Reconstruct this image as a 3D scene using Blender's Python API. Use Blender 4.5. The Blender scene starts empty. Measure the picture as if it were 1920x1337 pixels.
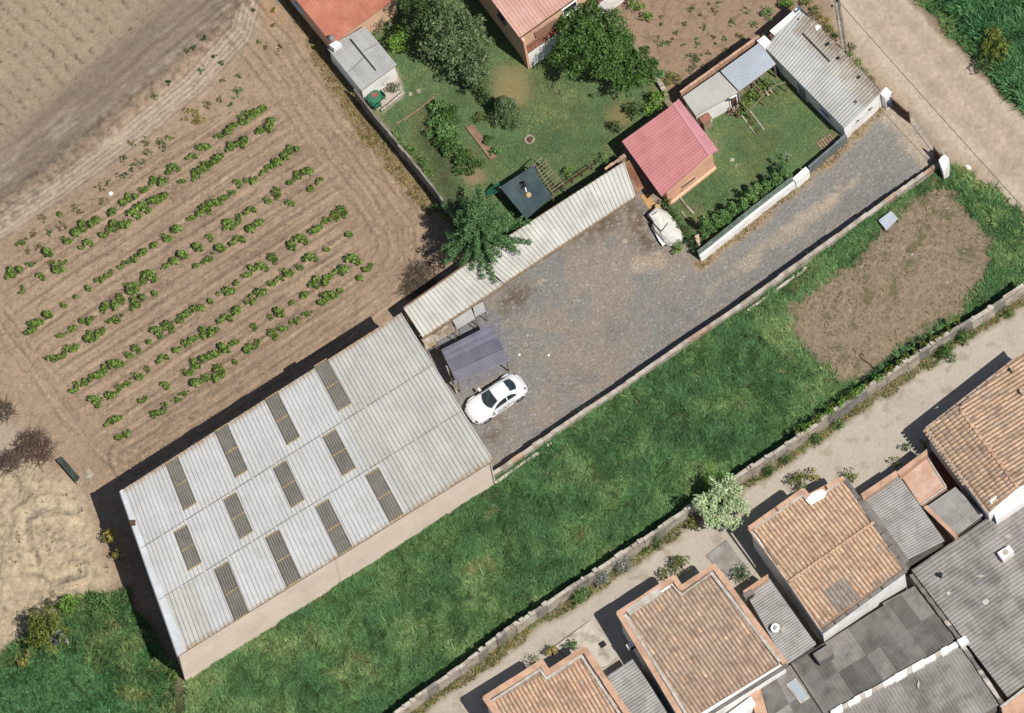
import bpy, math, random
import numpy as np
from mathutils import Vector, Matrix

# ------------------------------------------------------------------ camera, sky, sun, exposure
SC = bpy.context.scene
COL = SC.collection
W_PX, H_PX = 1920.0, 1337.0
DIST, HALF = 1500.0, 33.6
dirv = np.array([0.064, -0.342, 0.9375]); dirv /= np.linalg.norm(dirv)
CAM = dirv * DIST
fw = -dirv
rt = np.cross(fw, [0, 1, 0]); rt /= np.linalg.norm(rt)
up = np.cross(rt, fw)
cam = bpy.data.objects.new('camera', bpy.data.cameras.new('camera'))
COL.objects.link(cam); SC.camera = cam
cam.data.sensor_width = 36; cam.data.lens = 18.0 * DIST / HALF
cam.data.clip_start = 100; cam.data.clip_end = 4000
cam.matrix_world = Matrix(((rt[0], up[0], dirv[0], CAM[0]), (rt[1], up[1], dirv[1], CAM[1]),
                           (rt[2], up[2], dirv[2], CAM[2]), (0, 0, 0, 1)))
SHX, SHY = -0.42, 0.335                       # where the shadow of a 1 m stick ends
sun_dir = Vector((-SHX, -SHY, 1)).normalized()
wd = bpy.data.worlds.new('World'); SC.world = wd; wd.use_nodes = True
nt = wd.node_tree
sky = nt.nodes.new('ShaderNodeTexSky'); sky.sky_type = 'NISHITA'; sky.sun_disc = False
sky.sun_elevation = math.asin(sun_dir.z); sky.sun_rotation = math.atan2(sun_dir.x, sun_dir.y)
nt.nodes['Background'].inputs['Strength'].default_value = 0.06
nt.links.new(sky.outputs[0], nt.nodes['Background'].inputs['Color'])
sl = bpy.data.lights.new('sun', 'SUN'); sl.energy = 4.2; sl.angle = math.radians(0.5); sl.color = (1, 0.97, 0.925)
so = bpy.data.objects.new('sun', sl); COL.objects.link(so); so.location = (20, -20, 60)
so.rotation_euler = (-sun_dir).to_track_quat('-Z', 'Y').to_euler()
SC.view_settings.view_transform = 'Standard'; SC.view_settings.look = 'None'
SC.view_settings.gamma = 1; SC.view_settings.use_curve_mapping = False; SC.view_settings.exposure = 0.45
SC.cycles.max_bounces = 5; SC.cycles.diffuse_bounces = 3; SC.cycles.transparent_max_bounces = 8

# ------------------------------------------------------------------ picture point -> place at a known height, and back
TX = HALF / DIST
def P(px, py, h=0.0):
    d = fw + rt * ((px - 960) / 960 * TX) + up * ((668.5 - py) / 960 * TX)
    t = (h - CAM[2]) / d[2]
    return CAM + d * t
def PIX(X, Y, Z):
    dx, dy, dz = X - CAM[0], Y - CAM[1], Z - CAM[2]
    f = dx * fw[0] + dy * fw[1] + dz * fw[2]
    a = (dx * rt[0] + dy * rt[1] + dz * rt[2]) / f / TX
    b = (dx * up[0] + dy * up[1] + dz * up[2]) / f / TX
    return 960 + 960 * a, 668.5 - 960 * b
def plane3(pts):
    a, b, c = [P(*p) for p in pts]
    n = np.cross(b - a, c - a); n /= np.linalg.norm(n)
    if n[2] < 0: n = -n
    return a, n
def PP(px, py, pl):
    d = fw + rt * ((px - 960) / 960 * TX) + up * ((668.5 - py) / 960 * TX)
    a, n = pl
    return CAM + d * (np.dot(a - CAM, n) / np.dot(d, n))

def lin(c):
    c = np.array(c, float) / 255
    return np.where(c <= 0.04045, c / 12.92, ((c + 0.055) / 1.055) ** 2.4)
KL = 1.68
def C(r, g, b):
    c = lin((r, g, b)); c = c * 0.9 + c.mean() * 0.1
    return tuple(np.clip(c / KL, 0, 0.8))

# ------------------------------------------------------------------ noise
def _h(ix, iy, s):
    n = (ix.astype(np.int64) * 374761393 + iy.astype(np.int64) * 668265263 + s * 974711) & 0xffffffff
    n = ((n ^ (n >> 13)) * 1274126177) & 0xffffffff
    return ((n ^ (n >> 16)) & 0xffff) / 65535.0
def vn(x, y, s=0):
    x = np.asarray(x, float); y = np.asarray(y, float)
    ix = np.floor(x); iy = np.floor(y); fx = x - ix; fy = y - iy
    fx = fx * fx * (3 - 2 * fx); fy = fy * fy * (3 - 2 * fy)
    a, b, c, d = _h(ix, iy, s), _h(ix + 1, iy, s), _h(ix, iy + 1, s), _h(ix + 1, iy + 1, s)
    return (a * (1 - fx) + b * fx) * (1 - fy) + (c * (1 - fx) + d * fx) * fy
def fbm(x, y, s=0, o=4):
    t, a, q = 0, 0.5, 0
    for k in range(o):
        t = t + a * vn(x * 2 ** k + 17.3 * k, y * 2 ** k - 9.1 * k, s + k); q += a; a *= 0.55
    return t / q
def sstep(a, b, x):
    t = np.clip((x - a) / (b - a), 0, 1); return t * t * (3 - 2 * t)
def inpoly(px, py, poly):
    r = np.zeros(np.shape(px), bool); n = len(poly)
    for i in range(n):
        x0, y0 = poly[i]; x1, y1 = poly[(i + 1) % n]
        if y0 == y1: continue
        c = ((y0 > py) != (y1 > py)) & (px < (x1 - x0) * (py - y0) / (y1 - y0) + x0)
        r ^= c
    return r
def dpoly(px, py, pts):
    best = np.full(np.shape(px), 1e9)
    for (x0, y0), (x1, y1) in zip(pts[:-1], pts[1:]):
        ux, uy = x1 - x0, y1 - y0; L = ux * ux + uy * uy
        t = np.clip(((px - x0) * ux + (py - y0) * uy) / L, 0, 1)
        best = np.minimum(best, np.hypot(px - x0 - t * ux, py - y0 - t * uy))
    return best

# ------------------------------------------------------------------ materials
class N:
    def __init__(s, name):
        s.m = bpy.data.materials.new(name); s.m.use_nodes = True
        s.t = s.m.node_tree; s.t.nodes.clear()
    def n(s, typ, **kw):
        o = s.t.nodes.new('ShaderNode' + typ)
        for k, v in kw.items():
            if k.startswith('i_'):
                key = k[2:]; key = int(key) if key.isdigit() else key.replace('_', ' ')
                s.put(o.inputs[key], v)
            else: setattr(o, k, v)
        return o
    def put(s, inp, v):
        if isinstance(v, bpy.types.NodeSocket): s.t.links.new(v, inp)
        elif isinstance(v, (tuple, list)) and inp.type == 'RGBA': inp.default_value = (*v[:3], 1)
        else: inp.default_value = v
    def math(s, op, a, b=0.0, clamp=False):
        o = s.n('Math', operation=op, use_clamp=clamp); s.put(o.inputs[0], a); s.put(o.inputs[1], b); return o.outputs[0]
    def mix(s, f, a, b, mode='MIX'):
        o = s.n('MixRGB', blend_type=mode); s.put(o.inputs[0], f); s.put(o.inputs[1], a); s.put(o.inputs[2], b); return o.outputs[0]
    def noise(s, vec, scale, detail=4, rough=0.6):
        o = s.n('TexNoise'); s.put(o.inputs['Vector'], vec); o.inputs['Scale'].default_value = scale
        o.inputs['Detail'].default_value = detail; o.inputs['Roughness'].default_value = rough; return o.outputs[0]
    def ramp(s, f, a, b):
        o = s.n('MapRange', clamp=True); s.put(o.inputs[0], f); o.inputs[1].default_value = a; o.inputs[2].default_value = b; return o.outputs[0]
    def out(s, col, rough=0.85, bump=None, bstr=0.3, bdist=0.05, metal=0.0, spec=0.3, transl=0.0):
        b = s.n('BsdfPrincipled'); s.put(b.inputs['Base Color'], col); s.put(b.inputs['Roughness'], rough)
        b.inputs['Metallic'].default_value = metal; b.inputs['Specular IOR Level'].default_value = spec
        if bump is not None:
            bp = s.n('Bump'); bp.inputs['Strength'].default_value = bstr; bp.inputs['Distance'].default_value = bdist
            s.put(bp.inputs['Height'], bump); s.t.links.new(bp.outputs[0], b.inputs['Normal'])
        sh = b.outputs[0]
        if transl > 0:
            tr = s.n('BsdfTranslucent'); s.put(tr.inputs[0], col)
            mx = s.n('MixShader'); mx.inputs[0].default_value = transl
            s.t.links.new(sh, mx.inputs[1]); s.t.links.new(tr.outputs[0], mx.inputs[2]); sh = mx.outputs[0]
        o = s.n('OutputMaterial'); s.t.links.new(sh, o.inputs[0]); return s.m
MATS = {}
def surf(name, col, col2=None, scale=2.0, var=0.3, stain=None, stain_amt=0.5, sscale=0.8, bump=0.25, bscale=25, bd=0.02,
         rough=0.85, objr=0.12, spec=0.3, metal=0.0, edge=None, island=0.0, lines=None):
    """general surface: grain, patches, stains of their own shape, per-piece tint"""
    if name in MATS: return MATS[name]
    m = N(name); pos = m.n('NewGeometry').outputs['Position']; oi = m.n('ObjectInfo').outputs['Random']
    c = m.n('RGB'); c.outputs[0].default_value = (*col, 1); c = c.outputs[0]
    if col2 is not None: c = m.mix(m.ramp(m.noise(pos, scale), 0.38, 0.62), c, col2)
    g = m.math('ADD', m.math('MULTIPLY', m.math('SUBTRACT', m.noise(pos, scale * 6, 5, 0.7), 0.5), var * 2.2), 1.0)
    c = m.mix(1.0, c, m.n('CombineXYZ', i_0=g, i_1=g, i_2=g).outputs[0], 'MULTIPLY')
    if stain is not None:
        f = m.math('MULTIPLY', m.ramp(m.noise(pos, sscale, 6, 0.65), 0.5, 0.68), stain_amt); c = m.mix(f, c, stain)
    if edge is not None:                        # weathering kept near the two ends of a sheet (uv.y runs along it)
        uv = m.n('SeparateXYZ', i_0=m.n('UVMap').outputs[0]).outputs[1]
        f = m.math('MAXIMUM', m.ramp(uv, edge[1], 1.0), m.ramp(uv, edge[2], 0.0))
        f = m.math('MULTIPLY', f, m.ramp(m.noise(pos, 3.0, 5, 0.7), 0.3, 0.6)); c = m.mix(f, c, edge[0])
    if lines is not None:                       # each rib's shade painted as a dark line (uv.x counts across the roof)
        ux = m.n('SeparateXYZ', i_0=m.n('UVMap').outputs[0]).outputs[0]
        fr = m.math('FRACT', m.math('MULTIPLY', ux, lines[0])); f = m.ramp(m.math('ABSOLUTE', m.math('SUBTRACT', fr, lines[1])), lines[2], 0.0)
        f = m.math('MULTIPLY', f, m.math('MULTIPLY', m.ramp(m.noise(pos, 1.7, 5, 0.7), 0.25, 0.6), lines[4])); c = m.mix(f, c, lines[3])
    if objr or island:
        src = oi if not island else m.n('NewGeometry').outputs['Random Per Island']
        v = m.math('ADD', m.math('MULTIPLY', m.math('SUBTRACT', src, 0.5), 2 * max(objr, island)), 1.0)
        h = m.n('HueSaturation', i_Value=v); m.put(h.inputs['Color'], c)
        h.inputs['Fac'].default_value = 1; c = h.outputs[0]
    MATS[name] = m.out(c, rough, m.noise(pos, bscale, 4) if bump else None, bump, bd, metal, spec)
    return MATS[name]
def leafy(name, cols, rough=0.55, transl=0.22, scale=0.7, var=0.35):
    if name in MATS: return MATS[name]
    m = N(name); g = m.n('NewGeometry'); pos = g.outputs['Position']; r = g.outputs['Random Per Island']
    cr = m.n('ValToRGB'); m.put(cr.inputs[0], r); el = cr.color_ramp.elements
    while len(el) < len(cols): el.new(0.5)
    for i, c in enumerate(cols): el[i].position = i / max(1, len(cols) - 1); el[i].color = (*c, 1)
    v = m.math('ADD', m.math('MULTIPLY', m.math('SUBTRACT', m.noise(pos, scale, 3), 0.5), var * 3), 1.0)
    h = m.n('HueSaturation', i_Value=v); m.put(h.inputs['Color'], cr.outputs[0])
    MATS[name] = m.out(h.outputs[0], rough, None, spec=0.25, transl=transl); return MATS[name]
def attr_mat(name, var=0.3, scale=9.0, bump=0.5, bd=0.04, rough=0.92, speck=0.0, streak=False, transl=0.0):
    if name in MATS: return MATS[name]
    m = N(name); pos = m.n('NewGeometry').outputs['Position']
    c = m.n('Attribute', attribute_name='Col').outputs['Color']
    n1 = m.noise(pos, scale, 6, 0.75)
    g = m.math('ADD', m.math('MULTIPLY', m.math('SUBTRACT', n1, 0.5), var * 2.5), 1.0)
    if speck:
        vo = m.n('TexVoronoi', i_Vector=pos, i_Scale=17.0); sp = m.n('SeparateXYZ', i_0=vo.outputs['Color']).outputs[0]
        g = m.math('MULTIPLY', g, m.math('ADD', m.math('MULTIPLY', m.math('POWER', sp, 3.0), speck), 1 - speck * 0.3))
    c = m.mix(1.0, c, m.n('CombineXYZ', i_0=g, i_1=g, i_2=g).outputs[0], 'MULTIPLY')
    MATS[name] = m.out(c, rough, n1 if bump else None, bump, bd, spec=0.15, transl=transl); return MATS[name]

# ------------------------------------------------------------------ objects
def kinded(o, label=None, cat=None, group=None, kind=None):
    if label: o['label'] = label
    if cat: o['category'] = cat
    if group: o['group'] = group
    if kind: o['kind'] = kind
    return o
def wloc(o):
    v = np.zeros(3)
    while o is not None: v += np.array(o.location); o = o.parent
    return v
def thing(name, label, cat, loc, group=None, rz=0.0, scale=1.0):
    o = bpy.data.objects.new(name, None); COL.objects.link(o); o.location = tuple(float(v) for v in loc)
    o.rotation_euler = (0, 0, rz); o.scale = (scale,) * 3; o.empty_display_size = 0.3
    return kinded(o, label, cat, group)
def fast_mesh(name, V, F, smooth=False, col=None, uv=None):
    V = np.asarray(V, np.float32); me = bpy.data.meshes.new(name)
    if isinstance(F, np.ndarray):
        k = F.shape[1]; nf = len(F)
        me.vertices.add(len(V)); me.vertices.foreach_set('co', V.ravel())
        me.loops.add(nf * k); me.loops.foreach_set('vertex_index', F.astype(np.int32).ravel())
        me.polygons.add(nf); me.polygons.foreach_set('loop_start', np.arange(0, nf * k, k, dtype=np.int32))
        me.polygons.foreach_set('loop_total', np.full(nf, k, np.int32)); me.update(calc_edges=True)
    else:
        me.from_pydata(V.tolist(), [], [list(map(int, f)) for f in F]); me.update()
    if smooth: me.polygons.foreach_set('use_smooth', np.ones(len(me.polygons), bool))
    if col is not None:
        a = me.color_attributes.new('Col', 'FLOAT_COLOR', 'POINT')
        c4 = np.ones((len(V), 4), np.float32); c4[:, :3] = col; a.data.foreach_set('color', c4.ravel())
    if uv is not None:
        ul = me.uv_layers.new(name='UVMap'); li = np.empty(len(me.loops), np.int32); me.loops.foreach_get('vertex_index', li)
        ul.data.foreach_set('uv', np.asarray(uv, np.float32)[li].ravel())
    return me
def mobj(name, me, mat, parent=None, loc=(0, 0, 0)):
    if mat is not None and not me.materials: me.materials.append(mat)
    o = bpy.data.objects.new(name, me); COL.objects.link(o); o.location = tuple(float(v) for v in loc)
    if parent is not None: o.parent = parent
    return o
def part(name, V, F, mat, parent, smooth=False, uv=None, col=None):
    """mesh given in place; it becomes a child of an unrotated thing or part"""
    V = np.asarray(V, float) - wloc(parent)
    return mobj(name, fast_mesh(name, V, F, smooth, col, uv), mat, parent)
def solo(name, V, F, mat, label=None, cat=None, group=None, kind=None, smooth=False, col=None, loc=None):
    V = np.asarray(V, float)
    if loc is None: loc = np.array([V[:, 0].mean(), V[:, 1].mean(), V[:, 2].min()])
    return kinded(mobj(name, fast_mesh(name, V - loc, F, smooth, col), mat, None, loc), label, cat, group, kind)
class MB:
    def __init__(s): s.v = []; s.f = []
    def add(s, V, F):
        b = len(s.v); s.v += [tuple(map(float, p)) for p in V]; s.f += [[i + b for i in f] for f in F]; return s
    def box(s, c, size, ax=None, az=None):
        """oriented box: ax = direction of its length (xy), optional full axes"""
        ux = np.array([1, 0, 0.]) if ax is None else np.array([*ax[:2], ax[2] if len(ax) > 2 else 0], float)
        ux = ux / np.linalg.norm(ux); uz = np.array([0, 0, 1.]) if az is None else np.array(az, float) / np.linalg.norm(az)
        uy = np.cross(uz, ux); c = np.array(c, float)
        V = [c + ux * (i - .5) * size[0] + uy * (j - .5) * size[1] + uz * (k - .5) * size[2] for k in (0, 1) for j in (0, 1) for i in (0, 1)]
        return s.add(V, [[0, 2, 3, 1], [4, 5, 7, 6], [0, 1, 5, 4], [2, 6, 7, 3], [0, 4, 6, 2], [1, 3, 7, 5]])
    def prism(s, top, z0, top_cap=True):
        """polygon with 3-D top corners pulled straight down to z0"""
        n = len(top); V = [tuple(p) for p in top] + [(p[0], p[1], z0 if np.isscalar(z0) else p[2] - z0[0]) for p in top]
        F = [[i, i + n, (i + 1) % n + n, (i + 1) % n] for i in range(n)]
        if top_cap: F.append(list(range(n)))
        F.append(list(range(2 * n - 1, n - 1, -1)))
        return s.add(V, F)
    def tube(s, pts, rad, k=6, cap=True):
        pts = [np.array(p, float) for p in pts]; n = len(pts); rad = [rad] * n if np.isscalar(rad) else rad; V = []
        for i, p in enumerate(pts):
            t = pts[min(i + 1, n - 1)] - pts[max(i - 1, 0)]; t = t / (np.linalg.norm(t) + 1e-9)
            a = np.cross(t, [0, 0, 1.]) if abs(t[2]) < 0.9 else np.cross(t, [1., 0, 0]); a /= np.linalg.norm(a); b = np.cross(t, a)
            V += [p + rad[i] * (math.cos(2 * math.pi * j / k) * a + math.sin(2 * math.pi * j / k) * b) for j in range(k)]
        F = [[i * k + j, i * k + (j + 1) % k, (i + 1) * k + (j + 1) % k, (i + 1) * k + j] for i in range(n - 1) for j in range(k)]
        if cap: F += [list(range(k))[::-1], list(range((n - 1) * k, n * k))]
        return s.add(V, F)
    def rings(s, c, prof, k=16, cap=True):
        """lathe: prof = [(radius, z)]"""
        V = [(c[0] + r * math.cos(2 * math.pi * j / k), c[1] + r * math.sin(2 * math.pi * j / k), c[2] + z) for r, z in prof for j in range(k)]
        n = len(prof); F = [[i * k + j, i * k + (j + 1) % k, (i + 1) * k + (j + 1) % k, (i + 1) * k + j] for i in range(n - 1) for j in range(k)]
        if cap: F += [list(range(k))[::-1], list(range((n - 1) * k, n * k))]
        return s.add(V, F)
    def part(s, name, mat, parent, smooth=False): return part(name, s.v, s.f, mat, parent, smooth)
    def solo(s, name, mat, label=None, cat=None, group=None, kind=None, smooth=False): return solo(name, s.v, s.f, mat, label, cat, group, kind, smooth)
def poly_inset(poly, d):
    """shrink a polygon (xy) by d metres"""
    p = [np.array(q[:2], float) for q in poly]; n = len(p)
    area = sum(p[i][0] * p[(i + 1) % n][1] - p[(i + 1) % n][0] * p[i][1] for i in range(n)); sg = 1 if area > 0 else -1
    out = []
    for i in range(n):
        a, b, c = p[i - 1], p[i], p[(i + 1) % n]
        e1 = (b - a) / np.linalg.norm(b - a); e2 = (c - b) / np.linalg.norm(c - b)
        n1 = sg * np.array([-e1[1], e1[0]]); n2 = sg * np.array([-e2[1], e2[0]])
        m = n1 + n2; m = m / max(0.35, np.dot(m, m)) * 2 * d; out.append(b + m)
    return out
ORD = ['', 'first', 'second', 'third', 'fourth', 'fifth', 'sixth', 'seventh', 'eighth', 'ninth', 'tenth', 'eleventh', 'twelfth',
       'thirteenth', 'fourteenth', 'fifteenth', 'sixteenth', 'seventeenth', 'eighteenth', 'nineteenth', 'twentieth', 'twenty-first',
       'twenty-second', 'twenty-third', 'twenty-fourth', 'twenty-fifth', 'twenty-sixth', 'twenty-seventh', 'twenty-eighth']
random.seed(7); RNG = np.random.default_rng(11)
# ================================================================== terrain
STEP = 0.1
gx = np.arange(-41.0, 41.0 + 1e-6, STEP); gy = np.arange(-32.0, 32.0 + 1e-6, STEP)
GX, GY = np.meshgrid(gx, gy)
GPX, GPY = PIX(GX, GY, 0.0)
def raise_px(px, py):
    r = 1.3 * sstep(350, 1250, px)
    # towards the dirt road the ground comes down again
    t = (py - 300) * 0.83 - (px - 1775) * 0.56
    return r * sstep(-10, 170, t - 0) if np.isscalar(px) else r * sstep(-10, 170, t)
def line_world(pts, h): return np.array([P(x, y, h)[:2] for x, y in pts])
# retaining wall of the yard (traced at the wall's top), then the foot of the verge by the road
W1TOP = [(918, 893), (1000, 836), (1085, 778), (1210, 694), (1310, 624), (1392, 570), (1480, 506), (1572, 440), (1680, 363), (1768, 300)]
def w1z(px): return 0.75 + 1.3 * float(sstep(350, 1250, px)) * float(sstep(1830, 1560, px))
W1 = np.array([P(x, y, w1z(x))[:2] for x, y in W1TOP])
W1L = np.vstack([line_world([(250, 1335), (343, 1286), (900, 925)], 0.0), W1, line_world([(1800, 322), (1920, 408), (2200, 640)], 0.0)])
W2TOP = [(600, 1440), (740, 1337), (860, 1251), (947, 1184), (1080, 1094), (1187, 1024), (1303, 945), (1407, 877), (1493, 820), (1570, 766),
         (1660, 703), (1760, 636), (1840, 588), (1925, 530)]
def w2z(px): return 2.5 + 1.3 * float(sstep(350, 1250, px))
W2 = np.array([P(x, y, w2z(x))[:2] for x, y in W2TOP])
W2L = np.vstack([W2, [W2[-1] + (W2[-1] - W2[-2]) * 6]])
def hbase(X, Y, PX, PY):
    b1 = Y < np.interp(X, W1L[:, 0], W1L[:, 1])
    b2 = Y < np.interp(X, W2L[:, 0], W2L[:, 1])
    r = 1.3 * sstep(350, 1250, PX)
    fade = sstep(-5, 190, (PY - 330) * 0.83 - (PX - 1800) * 0.56)
    r = r * np.where(PX > 1560, np.maximum(fade, 0), 1)
    return np.where(b1, r, 0) + np.where(b2, 0.9 + 1.3 * sstep(350, 1250, PX) - np.where(b1, r, 0), 0)
Z = hbase(GX, GY, GPX, GPY)

def z3(pts, ox, oy, s): return [(ox + x / s, oy + y / s) for x, y in pts]
Z_PLOUGH = [(-400, -400), (500, -400), (313, 0), (215, 82), (140, 150), (85, 195), (0, 268), (-400, 560)]
Z_TRACK = [(420, -120), (620, -150), (465, 0), (380, 75), (320, 130), (250, 190), (160, 262), (60, 345), (0, 388), (-400, 690), (-400, 540), (0, 266), (215, 80), (313, 0)]
Z_YARD = [(745, 588), (925, 905), (1000, 850), (1210, 710), (1385, 590), (1575, 458), (1775, 312), (1712, 222), (1660, 200), (1583, 262), (1515, 330), (1311, 490),
          (1240, 400), (1200, 340), (800, 585)]
Z_LAWN1 = [(610, 100), (640, -60), (1110, -60), (1150, 40), (1250, 190), (1170, 280), (1160, 318), (890, 505), (858, 420), (770, 300), (676, 180)]
Z_LAWN2 = [(1235, 385), (1350, 270), (1290, 235), (1390, 180), (1460, 100), (1590, 262), (1515, 330), (1311, 490)]
Z_SCRUB = [(1110, -60), (1620, -120), (1560, 20), (1440, 110), (1280, 200), (1250, 190), (1190, 90)]
Z_ROAD = [(1500, -300), (1480, -400), (1620, -400), (1690, -10), (1780, 88), (1850, 158), (1920, 222), (2300, 580), (2300, 800), (1920, 398), (1780, 305), (1715, 222), (1668, 175), (1598, 100), (1556, 10)]
Z_CROPR = [(1640, -400), (1716, 0), (1780, 62), (1850, 140), (1920, 212), (2300, 540), (2300, -400)]
Z_MEADOW = [(300, 1325), (915, 925), (1210, 712), (1385, 596), (1575, 455), (1790, 315), (1930, 420), (2300, 680), (2300, 460), (1920, 560), (1660, 730), (1303, 975), (947, 1210), (720, 1370), (500, 1560), (200, 1560)]
Z_BARE = z3([(1480, 130), (1560, 200), (1620, 270), (1720, 370), (1750, 480), (1750, 560), (1650, 760), (1610, 850), (1380, 965), (1200, 1085), (1090, 1175), (880, 1260),
             (850, 1180), (740, 1100), (650, 1040), (600, 900), (600, 800), (700, 720), (900, 590), (1060, 450), (1120, 340), (1215, 245), (1320, 170), (1400, 110)], 1280, 306, 3)
Z_LANE = [(560, 1500), (740, 1362), (947, 1210), (1303, 972), (1660, 730), (1925, 556), (2300, 330), (2300, 1600), (500, 1600)]
Z_MOUND = [(-200, 872), (60, 862), (145, 900), (172, 985), (215, 1095), (150, 1128), (60, 1182), (0, 1225), (-200, 1300)]
Z_CROPL = [(-300, 1290), (0, 1245), (50, 1190), (140, 1125), (230, 1110), (290, 1200), (345, 1290), (330, 1460), (-300, 1500)]
Z_PATCH = []
nz = lambda s, sc=1.0: fbm(GX / sc, GY / sc, s, 4)
wxp = GPX + (nz(1, 1.2) - 0.5) * 26; wyp = GPY + (nz(2, 1.2) - 0.5) * 26
sxp = GPX + (nz(3, 0.5) - 0.5) * 5; syp = GPY + (nz(4, 0.5) - 0.5) * 5
ZN = ['vineyard_soil', 'ploughed_field', 'farm_track', 'gravel_yard', 'garden_lawn', 'side_lawn', 'scrub_plot', 'dirt_road', 'crop_soil', 'meadow_soil',
      'bare_soil', 'lane', 'sand_mound', 'field_corner_soil']
zone = np.zeros(GX.shape, np.int8)
below2 = GY < np.interp(GX, W2L[:, 0], W2L[:, 1])
below1 = GY < np.interp(GX, W1L[:, 0], W1L[:, 1])
for k, poly, soft in ((1, Z_PLOUGH, 0), (2, Z_TRACK, 0), (4, Z_LAWN1, 0), (6, Z_SCRUB, 0), (5, Z_LAWN2, 0), (7, Z_ROAD, 1), (3, Z_YARD, 0), (8, Z_CROPR, 1), (12, Z_MOUND, 1), (13, Z_CROPL, 1)):
    zone[inpoly(wxp if soft else sxp, wyp if soft else syp, poly)] = k
zone[below1 & (GPX > 343) & ~inpoly(wxp, wyp, Z_ROAD)] = 9
# raised ground shifts in the picture: trace the bare patch on the raised sheet
RPX, RPY = PIX(GX, GY, Z)
wr, wq = RPX + (nz(1, 1.2) - 0.5) * 30 + (nz(5, .25) - .5) * 18, RPY + (nz(2, 1.2) - 0.5) * 30 + (nz(6, .25) - .5) * 18
zone[inpoly(wr, wq, Z_BARE) & below1] = 10
zone[below2] = 11

def blur(a, k):
    for _ in range(2):
        for ax in (0, 1):
            c = np.cumsum(np.pad(a, [(k + 1, k) if i == ax else (0, 0) for i in (0, 1)], mode='edge'), axis=ax)
            n = 2 * k + 1; sl1 = [slice(None)] * 2; sl0 = [slice(None)] * 2; sl1[ax] = slice(n, None); sl0[ax] = slice(None, -n)
            a = (c[tuple(sl1)] - c[tuple(sl0)]) / n
    return a
base_col = {0: C(177, 150, 122), 1: C(172, 152, 124), 2: C(150, 131, 112), 3: C(146, 142, 134), 4: C(98, 122, 78), 5: C(96, 122, 76), 6: C(170, 141, 114), 7: C(195, 174, 149),
            8: C(60, 70, 42), 9: C(82, 92, 54), 10: C(156, 136, 110), 11: C(200, 187, 169), 12: C(202, 180, 146), 13: C(60, 72, 42)}
GC = np.zeros(GX.shape + (3,))
for k, c in base_col.items():
    m = blur((zone == k).astype(float), 4 if k not in (11,) else 1)
    for j in range(3): GC[..., j] += m * c[j]
def paint(m, c, amt=1.0):
    global GC
    m = np.clip(m * amt, 0, 1)[..., None]; GC = GC * (1 - m) + np.array(c) * m
def tone(m, f): 
    global GC
    GC = GC * (1 + np.clip(m, -1, 1) * (f - 1))[..., None]
def soft(poly, k=6, px=None, py=None): return blur(inpoly(wxp if px is None else px, wyp if py is None else py, poly).astype(float), k)
n2, n3, n4, n5 = nz(21, 3.0), nz(22, 1.0), nz(23, 0.35), nz(24, 6.0)
# --- ploughed field: furrows run down to the right
isP = zone == 1
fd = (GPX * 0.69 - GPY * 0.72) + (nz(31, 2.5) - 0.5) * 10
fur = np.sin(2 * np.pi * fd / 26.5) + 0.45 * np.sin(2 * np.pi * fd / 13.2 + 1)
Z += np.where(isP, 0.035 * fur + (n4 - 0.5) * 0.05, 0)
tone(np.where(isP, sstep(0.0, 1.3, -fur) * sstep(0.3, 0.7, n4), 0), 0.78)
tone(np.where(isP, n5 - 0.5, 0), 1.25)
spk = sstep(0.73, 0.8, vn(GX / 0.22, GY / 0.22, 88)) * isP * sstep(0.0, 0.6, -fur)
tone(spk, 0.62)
# --- farm track: ruts along it
ctr = [(520, -120), (430, 0), (350, 62), (260, 140), (180, 205), (100, 265), (0, 335), (-300, 560)]
dt = dpoly(GPX, GPY, ctr) + (n3 - 0.5) * 14
isT = zone == 2
rut = np.exp(-((dt - 24) / 7) ** 2) + 0.7 * np.exp(-((dt - 52) / 6) ** 2)
Z += np.where(isT, -0.05 * rut + (n4 - 0.5) * 0.05 + 0.04 * np.sin(dt / 2.6) * n2, 0)
tone(np.where(isT, rut, 0), 0.88)
paint(isT * sstep(0.56, 0.66, fbm(GPX / 60, (GPY + GPX * 0.66) / 14, 55)) * sstep(60, 0, dt), C(196, 180, 158), 0.4)
tone(np.where(isT, (fbm((GPX * 0.8 - GPY * 0.6) / 160, (GPX * 0.6 + GPY * 0.8) / 12, 61) - 0.5), 0), 1.45)
# --- pale sandy verge between the track and the vines
verge = [(470, -10), (452, 60), (360, 160), (250, 250), (120, 345), (0, 425), (-200, 560)]
dv = dpoly(GPX, GPY, verge)
vm = sstep(34, 12, dv + (n3 - 0.5) * 26) * (zone == 0)
paint(vm, C(201, 180, 155), 0.8)
for o_, w_ in ((4, 2.2), (13, 1.8), (21, 2.5)): m_ = sstep(w_ + 1.5, 0, np.abs(dv - o_ + (nz(511, .8) - .5) * 6)) * (zone == 0) * sstep(.3, .5, nz(512, 2.0)); tone(m_, .68); Z -= .04 * m_
bank = sstep(40, 8, dpoly(GPX, GPY, [(470, -10), (400, 62), (330, 128), (250, 196), (160, 268), (60, 352), (-100, 470)]) + (n3 - 0.5) * 20)
Z += 0.16 * bank * (0.6 + 0.8 * n3) * ((zone == 0) | (zone == 2))
tone(bank * sstep(0.42, 0.7, n4) * ((zone == 0) | (zone == 2)), 0.62)
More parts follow.
